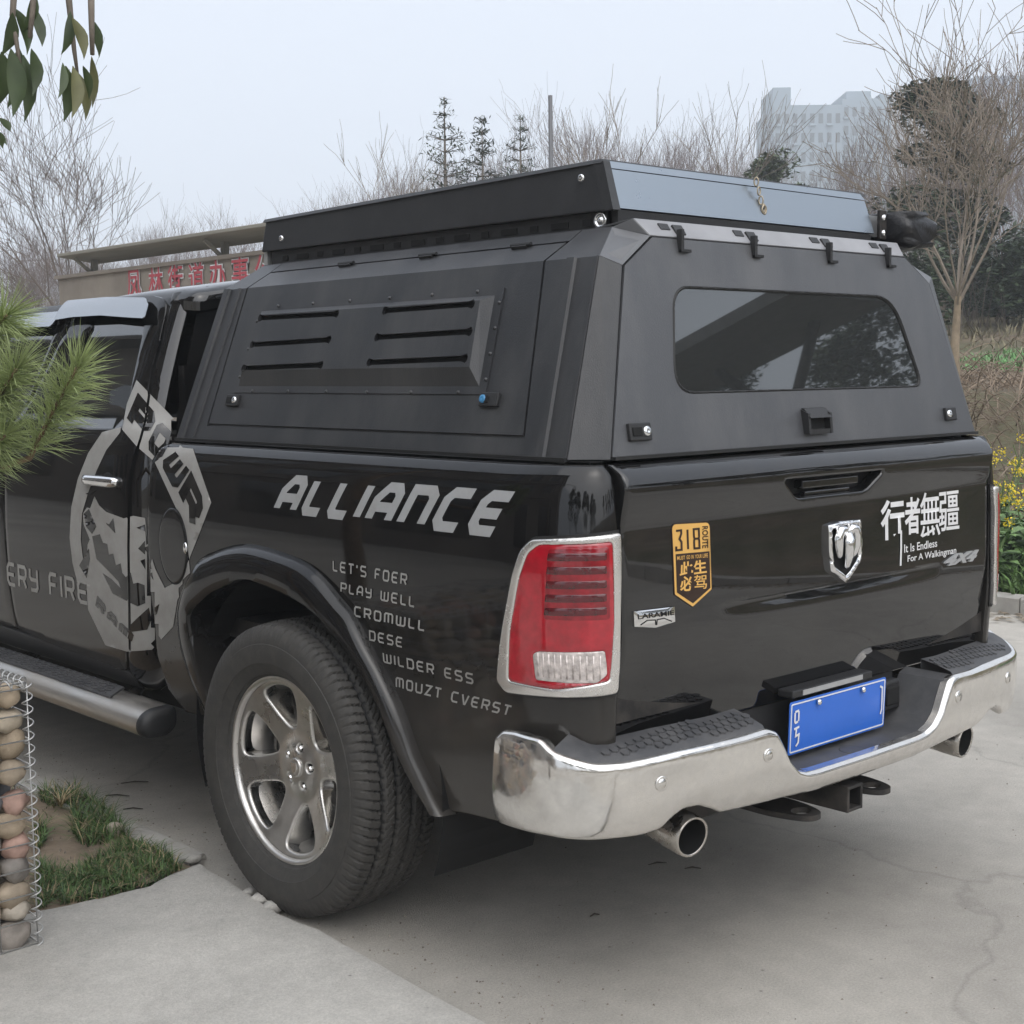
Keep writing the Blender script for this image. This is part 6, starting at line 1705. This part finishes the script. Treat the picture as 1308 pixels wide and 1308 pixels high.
def conifer(seed, h):
    rd = random.Random(seed); T = MB(); T.tube([(0, 0, 0), (0, 0, h*.5), (0, 0, h)], [h*.016, h*.010, .006], 6); V = []; F = []
    z = h*.12
    while z < h*.98:
        L = (h-z)*.34*rd.uniform(.7, 1.15)+.06
        for k in range(rd.randint(4, 6)):
            a = rd.uniform(0, 2*PI); d = np.array([math.cos(a), math.sin(a), rd.uniform(-.05, .45)]); tip = np.array([0, 0, z])+d*L; T.tube([(0, 0, z), tuple(tip)], [.014, .004], 4, cap=False)
            for m_ in range(int(22*L+8)):
                q = np.array([0, 0, z])+d*L*rd.uniform(.25, 1.05)+np.array([rd.gauss(0, .07), rd.gauss(0, .07), rd.gauss(0, .06)])
                e = np.array([rd.gauss(0, 1), rd.gauss(0, 1), rd.gauss(.2, .8)]); e /= np.linalg.norm(e); b = np.cross(e, [0, .3, 1]); s = rd.uniform(.05, .10); i = len(V)
                V += [tuple(q-e*s), tuple(q+b*s*.28), tuple(q+e*s), tuple(q-b*s*.28)]; F.append((i, i+1, i+2, i+3))
        z += h*.045
    mb = MB(); mb.V = V; mb.F = F; return proto_tree('conifer', T, mb, M_BARK, M_LEAFD)
C1 = conifer(4, 6.0)
for px, dep, s, lb in ((573, 32, .98, 'tallest dark conifer poking up behind the rooftop tent'), (620, 33, .92, 'smaller narrow conifer right of the tallest one behind the tent'), (668, 38, .98, 'tip of a small conifer left of the thin mast')):
    x, y, z = spot(px, dep); plant_tree(C1, (x, y, z), px*.1, s, lb, 'conifer')
# thin mast
x, y, z = spot(706, 24); MBm = MB(); MBm.tube([(x, y, z), (x, y, z+2.0), (x, y, 6.02)], [.05, .042, .036], 12); o = MBm.build('mast', mat('grey_metal_pole', (.20, .20, .21), .5, metal=.4)); tag(o, 'thin grey mast standing up behind the rooftop tent', 'mast')
# ---- dry brush on the bank (nobody could count these stems)
random.seed(55); B = MB()
def arcst(p, az, L, r, droop):
    pts = []; 
    for i in range(6):
        t = i/5; pts.append((p[0]+math.cos(az)*L*t*.7+random.uniform(-.02, .02), p[1]+math.sin(az)*L*t*.7+random.uniform(-.02, .02), p[2]+L*(t*.9-droop*t*t)))
    B.tube(pts, [r*(1-.6*i/5) for i in range(6)], 3, cap=False)
for k in range(5200):
    x = random.uniform(7.4, 12.5); y = random.uniform(-2.5, 9) if random.random() < .75 else random.uniform(9, 24); z = gz(x, y)-.03
    arcst((x, y, z), random.uniform(0, 2*PI), random.uniform(.35, 1.1), random.uniform(.004, .010), random.uniform(.3, 1.0))
o = B.build('dry_brush', mat('dry_stems', (.215, .165, .12), .9, var=.45, var_scale=2.5)); o['kind'] = 'stuff'; o['label'] = 'tangle of dry brown stems covering the bank'
# dead undergrowth of the wood further back
B = MB(); random.seed(56)
for k in range(5200):
    px = random.uniform(-120, 1450); dep = random.uniform(26, 60); x, y, z = spot(px, dep)
    L = random.uniform(.8, 2.6); az = random.uniform(0, 6.28); B.tube([(x, y, z), (x+math.cos(az)*L*.15, y+math.sin(az)*L*.15, z+L*.6), (x+math.cos(az)*L*.35, y+math.sin(az)*L*.35, z+L)], [.012, .008, .004], 3, cap=False)
o = B.build('undergrowth', mat('undergrowth_stems', (.17, .14, .115), .9, var=.4, var_scale=1.5)); o['kind'] = 'stuff'; o['label'] = 'bare undergrowth between the trunks of the wood'
# green vegetable plot on the terrace
V = []; F = []; MI = []; random.seed(58)
for k in range(9000):
    x = random.uniform(13.6, 17.8); y = random.uniform(-1.5, 7.5); z = gz(x, y)
    blade(x, y, z, random.uniform(.10, .22), random.uniform(.008, .02), random.uniform(.3, 1), random.uniform(0, 6.28), 0, 2)
o = obj('vegetable_plot', V, F, mat('crop_green', (.12, .27, .085), .6, var=.35, var_scale=4)); o['kind'] = 'stuff'; o['label'] = 'strip of bright green crop on the terrace above the brush'
# dry grass on the terraces
V = []; F = []; MI = []; random.seed(59)
for k in range(9000):
    x = random.uniform(18, 34); y = random.uniform(-6, 14); z = gz(x, y)
    blade(x, y, z, random.uniform(.12, .4), random.uniform(.01, .03), random.uniform(.3, 1), random.uniform(0, 6.28), 0, 2)
o = obj('dry_grass', V, F, mat('terrace_grass', (.20, .175, .11), .9, var=.4, var_scale=1)); o['kind'] = 'stuff'; o['label'] = 'withered grass on the terraced slope'
# ---- flowering rape behind the right kerb
M_RAPE = mat('rape_leaf', (.13, .22, .07), .5, var=.35, var_scale=9)
M_RAPEF = mat('rape_flower', (.78, .60, .03), .6, var=.15, var_scale=30)
M_STEM = mat('rape_stem', (.13, .19, .07), .6)
def rape(seed):
    rd = random.Random(seed); S = MB(); V = []; F = []; W = []; G = []
    def leaf(p, az, L, w, el):
        i = len(V); d = np.array([math.cos(az)*math.cos(el), math.sin(az)*math.cos(el), math.sin(el)]); s_ = np.array([-math.sin(az), math.cos(az), 0]); u = np.cross(s_, d)
        rows = []
        for t, k in ((0, .10), (.2, .6), (.45, 1), (.75, .8), (1, .05)):
            c = p+d*L*t-np.array([0, 0, 1])*L*.45*t*t; kk = k*rd.uniform(.85, 1.15); V.extend([tuple(c-s_*w*kk+np.array([0, 0, .22*w*kk])), tuple(c), tuple(c+s_*w*kk+np.array([0, 0, .22*w*kk]))])
        for r_ in range(4):
            for q in (0, 1): F.append((i+r_*3+q, i+r_*3+q+1, i+r_*3+q+4, i+r_*3+q+3))
    for st_ in range(rd.randint(2, 3)):
        az = rd.uniform(0, 6.28); L = rd.uniform(.62, .98); top = np.array([math.cos(az)*L*.28, math.sin(az)*L*.28, L]); mid = top*np.array([.35, .35, .55]); S.tube([(0, 0, 0), tuple(mid), tuple(top)], [.008, .006, .003], 5, cap=False)
        for k in range(7): 
            t = rd.uniform(.1, .75); leaf(mid*t*1.4 if t < .6 else mid+(top-mid)*(t-.5), rd.uniform(0, 6.28), rd.uniform(.10, .26)*(1.25-t), rd.uniform(.03, .06)*(1.3-t), rd.uniform(.2, .9))
        for cl in range(rd.randint(1, 2)):
            c = top+np.array([rd.gauss(0, .05), rd.gauss(0, .05), rd.gauss(-.03, .06)]); S.tube([tuple(mid+(top-mid)*.6), tuple(c)], [.003, .002], 4, cap=False)
            for k in range(34):
                q = c+np.array([rd.gauss(0, .024), rd.gauss(0, .024), rd.gauss(0, .020)]); a = np.array([rd.gauss(0, 1), rd.gauss(0, 1), rd.gauss(.6, .6)]); a /= np.linalg.norm(a); t_, u_, w_ = frame(a); s = rd.uniform(.006, .010); i = len(W)
                W.extend([tuple(q+u_*s), tuple(q+w_*s), tuple(q-u_*s), tuple(q-w_*s)]); G.append((i, i+1, i+2, i+3))
    for k in range(16): leaf(np.array([0, 0, rd.uniform(.04, .4)]), rd.uniform(0, 6.28), rd.uniform(.18, .34), rd.uniform(.05, .09), rd.uniform(.3, 1.1))
    out = []
    for nm, (a, b), m in (('stem', (S.V, S.F), M_STEM), ('foliage', (V, F), M_RAPE), ('blossom', (W, G), M_RAPEF)):
        me = bpy.data.meshes.new(nm); me.from_pydata(a, [], b); me.materials.append(m); out.append((nm, me))
    return out
RP = [rape(1), rape(2), rape(3)]
random.seed(91)
for k in range(70):
    x = random.uniform(5.20, 6.9); y = random.uniform(-1.4, 3.6)
    e = thing('rape_plant', (x, y, gz(x, y)-.01), 'yellow-flowering rape plant with broad green leaves behind the right kerb', 'plant', 'rape plants behind the right kerb'); e.rotation_euler = (0, 0, random.uniform(0, 6.28)); s = random.uniform(.70, 1.05); e.scale = (s, s, s)
    for nm, me in random.choice(RP): o = bpy.data.objects.new(nm, me); COL.objects.link(o); o.parent = e
V = []; F = []; MI = []
for k in range(15000):
    x = random.uniform(5.10, 7.6); y = random.uniform(-2.5, 5.5); blade(x, y, gz(x, y), random.uniform(.08, .38), random.uniform(.008, .022), random.uniform(.4, 1.2), random.uniform(0, 6.28), 0, 2)
o = obj('ground_cover', V, F, mat('cover_green', (.115, .20, .06), .6, var=.4, var_scale=6)); o['kind'] = 'stuff'; o['label'] = 'low green weeds under the flowering plants'

# ---- pine whose branch reaches into the frame
pine = thing('pine_tree', (-2.05, 1.15, .0), 'pine with long green needles reaching over the gabion beside the cab', 'pine tree')
M_PBARK = mat('pine_bark', (.17, .115, .07), .9, var=.3, var_scale=30, bump=.003, bump_scale=60)
M_NEED = mat('pine_needles', (.30, .36, .155), .5, var=.35, var_scale=8)
base = np.array([-2.05, 1.15, 0.])
MB().tube([base, base+np.array([-.02, .03, .8]), base+np.array([.03, 0, 1.6]), base+np.array([0, .03, 2.3])], [.055, .046, .034, .015], 10).build('trunk', M_PBARK, pine, True)
random.seed(14)
tufts = [((38, 585), (100, 468), 3.15), ((-30, 560), (22, 470), 3.2), ((-60, 470), (10, 402), 3.3), ((-90, 520), (-45, 430), 3.3), ((-60, 620), (8, 556), 3.25), ((-80, 600), (-35, 520), 3.2)]
hub = at(-110, 610, 3.5); 
MB().tube([base+np.array([0, 0, 1.25]), (base+np.array([0, 0, 1.3])+hub)/2+np.array([0, 0, .03]), hub], [.022, .017, .012], 8).build('branch', M_PBARK, pine, True)
NV = []; NF = []
for (a, b, dep) in tufts:
    p0 = at(*a, dep+.12); p1 = at(*b, dep); Bq = MB()
    jn = (p0+hub)/2+np.array([0, 0, -.02]); Bq.tube([hub, jn, p0, (p0+p1)/2+np.array([0, 0, .004]), p1], [.010, .008, .007, .0055, .004], 7); Bq.build('branch', M_PBARK, pine, True)
    ax = p1-p0; Lx = np.linalg.norm(ax); t, u, w = frame(ax)
    for k in range(720):
        f_ = random.random()**.8; q = p0+ax*(f_*1.02); an = random.uniform(0, 6.28); sp = random.uniform(.45, 1.15) if f_ < .93 else random.uniform(.05, .8)
        d = t*math.cos(sp)+(u*math.cos(an)+w*math.sin(an))*math.sin(sp); L = random.uniform(.085, .128)
        e = np.cross(d, [random.gauss(0, 1), random.gauss(0, 1), random.gauss(0, 1)]); e /= np.linalg.norm(e); s = .00095; i = len(NV)
        m_ = q+d*L*.55+np.array([0, 0, -.004]); tip = q+d*L+np.array([0, 0, -.012])
        NV += [tuple(q-e*s), tuple(q+e*s), tuple(m_+e*s), tuple(m_-e*s), tuple(tip)]; NF += [(i, i+1, i+2, i+3), (i+3, i+2, i+4)]
o = obj('needles', NV, NF, M_NEED, pine); o['kind'] = 'stuff'

# ---- broadleaf twigs hanging into the top left corner
bt = thing('broadleaf_tree', (-3.50, -.30, 0), 'broadleaf tree whose dark green leaves hang into the upper corner of the view', 'tree')
b0 = np.array([-3.50, -.30, 0.])
MB().tube([b0, b0+np.array([.02, 0, 1.0]), b0+np.array([.06, -.03, 2.0]), b0+np.array([.12, -.06, 2.7])], [.07, .058, .045, .03], 10).build('trunk', M_BARK, bt, True)
M_BL = mat('glossy_leaf', (.040, .062, .020), .38, var=.35, var_scale=20, spec=.5)
M_BL2 = mat('glossy_leaf_yellow', (.095, .095, .030), .45, var=.3, var_scale=20)
tp = [at(-150, -50, 2.1), at(-60, -45, 2.0), at(20, -35, 1.95), at(85, -30, 1.95), at(130, -20, 1.95)]
MB().tube([b0+np.array([.11, -.05, 2.55])]+tp, [.022, .012, .009, .006, .005, .003], 7).build('branch', M_BARK, bt, True)
for pts in ([(-60, -45), (-40, 40), (-20, 120), (-6, 165)], [(20, -35), (16, 20), (22, 60), (26, 84)], [(85, -30), (90, 20), (95, 66), (99, 94)], [(45, -33), (42, 10), (38, 48)], [(116, -24), (117, 30), (118, 70)]):
    MB().tube([at(a, b, 1.95) for a, b in pts], [.005, .004, .003, .002][:len(pts)], 6).build('branch', M_BARK, bt, True)
def big_leaf(p, q, w, m, bend=.1, twist=0.):
    p = np.array(p); q = np.array(q); d = q-p; L = np.linalg.norm(d); d /= L; vd = (p-CAM); vd /= np.linalg.norm(vd); s_ = np.cross(d, vd); s_ /= np.linalg.norm(s_); n_ = np.cross(s_, d); s_ = s_*math.cos(twist)+n_*math.sin(twist); n_ = np.cross(s_, d)
    V = []; F = []
    for t, k in ((0, .05), (.12, .5), (.3, .9), (.45, 1.), (.65, .78), (.85, .32), (1, .01)):
        c = p+d*L*t+n_*bend*L*math.sin(t*PI*.8)+s_*.10*L*math.sin(t*3); V += [tuple(c-s_*w*k+n_*w*.3*k), tuple(c), tuple(c+s_*w*k+n_*w*.3*k)]
    for r_ in range(6):
        for k in (0, 1): F.append((r_*3+k, r_*3+k+1, r_*3+k+4, r_*3+k+3))
    return obj('leaf', V, F, m, bt, True)
random.seed(6)
LEAVES = [((2, 66), (-4, 136), .0125, 0), ((14, 62), (15, 150), .0130, 0), ((30, 70), (29, 157), .0105, 0), ((24, 60), (8, 138), .0115, 0), ((40, 62), (40, 122), .0085, 0), ((-8, 70), (-14, 140), .012, 0),
    ((84, 84), (80, 156), .0105, 0), ((93, 84), (90, 151), .0085, 1), ((99, 92), (108, 155), .0080, 1), ((106, 84), (113, 128), .0055, 0), ((117, 72), (118, 138), .0065, 1), ((80, 80), (73, 126), .0055, 0), ((-2, 150), (12, 168), .005, 0), ((-6, 166), (3, 190), .006, 0), ((-12, 168), (9, 187), .0042, 0),
    ((18, 10), (32, 70), .009, 0), ((16, 16), (0, 72), .009, 0), ((90, 14), (76, 70), .008, 0), ((92, 22), (106, 76), .0075, 1), ((42, 6), (54, 58), .008, 0), ((117, 24), (126, 74), .007, 0), ((-36, 50), (-50, 110), .010, 0), ((-30, 80), (-18, 140), .009, 0), ((44, -10), (30, 40), .008, 0)]
for (a, b, w, yl) in LEAVES:
    dep = 1.95+random.uniform(-.04, .04); big_leaf(at(*a, dep), at(*b, dep+random.uniform(-.02, .02)), w*1.05, M_BL2 if yl else M_BL, random.uniform(-.08, .1), random.uniform(-.5, .5))
# =================================================================== BUILDINGS
# ---- sign wall with open roof, along the right side of the road ahead
sgn = thing('sign_building', (6.9, 14.6, 0.), 'low roadside wall with red Chinese lettering under a thin open roof on posts', 'building')
M_WALL = mat('sign_wall_render', (.29, .25, .205), .85, var=.14, var_scale=2.0, dirt=(.13, .11, .09), dirt_amt=.4, dirt_scale=1.5)
M_ROOFW = mat('weathered_timber', (.24, .225, .185), .85, var=.22, var_scale=3, stretch=(1, .2, 1))
MB().box((6.95, 14.5, 1.52), (.30, 6.6, 2.98)).build('wall', M_WALL, sgn, bevel=.01)
MB().box((6.93, 14.5, 3.02), (.36, 6.7, .05)).build('coping', M_WALL, sgn)
wall_x = 6.795
chars = '凤林街道办事公'
def sgpix(px): return on(px, 350, 0, wall_x)[1]
cp = [(172, 349), (200, 347), (225, 348), (252, 347), (279, 345), (308, 342), (338, 334)]
for ch_, (px, py) in zip(chars, cp):
    p = on(px, py, 0, wall_x); w = .40; V2, F2 = text2d(ch_, .012); V2 = fit(V2, -w/2, w/2, -w/2, w/2)
    zc = 2.80
    for off, bold, m in ((.012, .05, M_WHITE), (.020, .012, mat('sign_red', (.50, .07, .09), .6))):
        V2, F2 = text2d(ch_, bold); V2 = fit(V2, -w/2*(1.08 if bold > .02 else 1), w/2*(1.08 if bold > .02 else 1), -w/2*(1.08 if bold > .02 else 1), w/2*(1.08 if bold > .02 else 1))
        obj('lettering', [(wall_x-off, p[1]-a, zc+b) for a, b in V2], F2, m, sgn)
rs = MB(); rs.hexa([(6.55, 11.0, 3.29), (7.2, 11.0, 3.21), (7.2, 17.3, 3.21), (6.55, 17.3, 3.29), (6.55, 11.0, 3.34), (7.2, 11.0, 3.26), (7.2, 17.3, 3.26), (6.55, 17.3, 3.34)])
rs.build('roof', M_ROOFW, sgn, bevel=.01)
for y_ in (11.6, 13.2, 16.9):
    MB().box((6.95, y_, 3.13), (.08, .08, .22)).build('post', M_ROOFW, sgn)
    MB().box((6.78, y_, 3.14), (.045, .045, .34), ((.62, 0, .78), (0, 1, 0), (-.78, 0, .62))).build('brace', M_ROOFW, sgn)
# ---- far towers in the haze
def tower(x0p, x1p, topp, dep, floors, cols, label, m, stepped=None, depthm=16.):
    a = at(x0p, 470, dep); b = at(x1p, 470, dep); W = np.linalg.norm(b-a); H = at((x0p+x1p)/2, topp, dep)[2]
    c = (a+b)/2; ang = math.atan2(b[1]-a[1], b[0]-a[0]); zb = gz(c[0], c[1])-2
    t = thing('tower_block', (c[0], c[1], zb), label, 'tower block'); t.rotation_euler = (0, 0, ang)
    o = MB().box((0, depthm/2, (H-zb)/2), (W, depthm, H-zb)).build('wall', m, t, world=False)
    for (x_, w_, h_) in (stepped or []): MB().box((x_*W, depthm/2, H-zb+h_/2), (w_*W, depthm*.7, h_)).build('roof_storey', m, t, world=False)
    fh = 3.0; nf = min(floors, int((H-zb)/fh)-1); me = bpy.data.meshes.new('window'); cw = W/cols
    mb = MB(); mb.box((0, -.04, 0), (cw*.5, .12, 1.5)); me.from_pydata(mb.V, [], mb.F); me.materials.append(M_WIN)
    mb = MB(); mb.box((0, -.3, 0), (cw*.72, .6, .35)); me2 = bpy.data.meshes.new('balcony'); me2.from_pydata(mb.V, [], mb.F); me2.materials.append(m)
    for f_ in range(nf):
        for k in range(cols):
            o = bpy.data.objects.new('window', me); COL.objects.link(o); o.parent = t; o.location = (-W/2+cw*(k+.5), 0, H-zb-fh*(f_+.7))
            if k % 2 == 0:
                o = bpy.data.objects.new('balcony', me2); COL.objects.link(o); o.parent = t; o.location = (-W/2+cw*(k+.5), 0, H-zb-fh*(f_+.7)-1.0)
    return t
M_WIN = mat('tower_glass', (.05, .06, .07), .2)
M_TW1 = mat('tower_blue_grey', (.22, .27, .31), .8, var=.08, var_scale=.2)
M_TW2 = mat('tower_cream', (.48, .46, .44), .8, var=.06, var_scale=.2)
M_TW3 = mat('tower_slate', (.20, .25, .31), .8, var=.06, var_scale=.2)
tower(986, 1072, 140, 230, 9, 8, 'hazy blue-grey tower block with a small roof hut, left of its taller neighbour', M_TW1, [(-.34, .26, 3.2)])
tower(1072, 1134, 132, 236, 9, 6, 'hazy blue-grey tower block joined to a lower one, topped by two roof rooms', M_TW1, [(-.1, .5, 1.6), (.42, .16, 1.2)])
tower(1150, 1196, 126, 260, 9, 5, 'pale cream tower block fading into the haze', M_TW2, [(-.3, .3, 2.)])
tower(1238, 1330, 104, 245, 10, 7, 'slate-grey tower block behind the crown of the tan-trunked tree', M_TW3)

# =================================================================== WHAT THE PAINT AND GLASS REFLECT (behind and beside the photographer)
shed = thing('open_shed', (12.6, -13.5, 0.), 'open shed with one long flat roof on forked posts, mirrored in the hatch window', 'shed')
MB().hexa([(11.5, -22, 5.5), (13.6, -22, 5.42), (13.6, -8.6, 5.42), (11.5, -8.6, 5.5), (11.5, -22, 5.66), (13.6, -22, 5.58), (13.6, -8.6, 5.58), (11.5, -8.6, 5.66)]).build('roof', mat('shed_roof', (.10, .10, .10), .8, var=.2), shed)
for y_ in (-10.2, -14, -18):
    z_ = gz(12.9, y_); MB().tube([(12.9, y_, z_), (12.9, y_, 4.3)], .12, 10).build('post', M_STEEL, shed, True)
    for s_ in (-1, 1): MB().tube([(12.9, y_, 4.3), (12.9, y_+s_*.9, 5.45)], .08, 8).build('fork', M_STEEL, shed, True)
house = thing('roadside_house', (-13, 22, 0.), 'three-storey rendered house with dark windows along the yard, mirrored in the truck side', 'house')
M_HW = mat('house_render', (.17, .145, .12), .85, var=.15, var_scale=1.2)
MB().box((-14, 22, 5.2), (8, 44, 10.4)).build('wall', M_HW, house)
MB().box((-14, 22, 10.52), (9.2, 45, .24)).build('roof', mat('house_roof', (.09, .075, .065), .8), house)
for fl_ in range(3):
    for k in range(11):
        y_ = 2+k*4.0
        MB().box((-9.98, y_, 1.7+fl_*3.3), (.10, 2.0, 1.7)).build('window', M_GLASS, house)
    if fl_: MB().box((-9.8, 22, .2+fl_*3.3), (.5, 43, .25)).build('ledge', M_HW, house)
random.seed(17)
for k in range(11):
    x = -2+k*3.2+random.uniform(-1, 1); y = -25-random.uniform(0, 5)+.15*k; plant_tree(random.choice((E1, E3)), (x, y, gz(x, y)-.1), random.uniform(0, 6), random.uniform(1.0, 1.35), 'broad evergreen tree in the row behind the photographer', 'tree', 'evergreens behind the photographer')
for k in range(7):
    x = -13+random.uniform(-2, 2); y = -22+k*3; plant_tree(E3, (x, y, -.05), random.uniform(0, 6), 1.3, 'evergreen tree at the end of the tall roadside house', 'tree', 'evergreens by the roadside house')

for k in range(9):
    az = R(45+k*2.4+random.uniform(-.6, .6)); d = random.uniform(27, 33); x = d*math.sin(az); y = -1-d*math.cos(az); plant_tree(random.choice((E1, E3)), (x, y, gz(x, y)-.1), random.uniform(0, 6), random.uniform(.85, 1.15), 'evergreen tree on the rise behind the open shed', 'tree', 'evergreens behind the open shed')
# =================================================================== HAZE
hz_o = MB().hexa([(-282, -282, -1.6), (332, -282, -1.6), (332, 332, -1.6), (-282, 332, -1.6), (-282, -282, 64), (332, -282, 64), (332, 332, 64), (-282, 332, 64)]).build('haze', None)
hm_ = bpy.data.materials.new('haze_air'); hm_.use_nodes = True; hn = hm_.node_tree.nodes; hn.clear(); ho = hn.new('ShaderNodeOutputMaterial'); hv = hn.new('ShaderNodeVolumePrincipled')
hv.inputs['Color'].default_value = (.90, .95, 1.0, 1); hv.inputs['Density'].default_value = .0023; hv.inputs['Anisotropy'].default_value = .2
hm_.node_tree.links.new(hv.outputs[0], ho.inputs['Volume'])
hz_o.data.materials.clear(); hz_o.data.materials.append(hm_); hz_o['kind'] = 'stuff'; hz_o['label'] = 'pale winter haze'
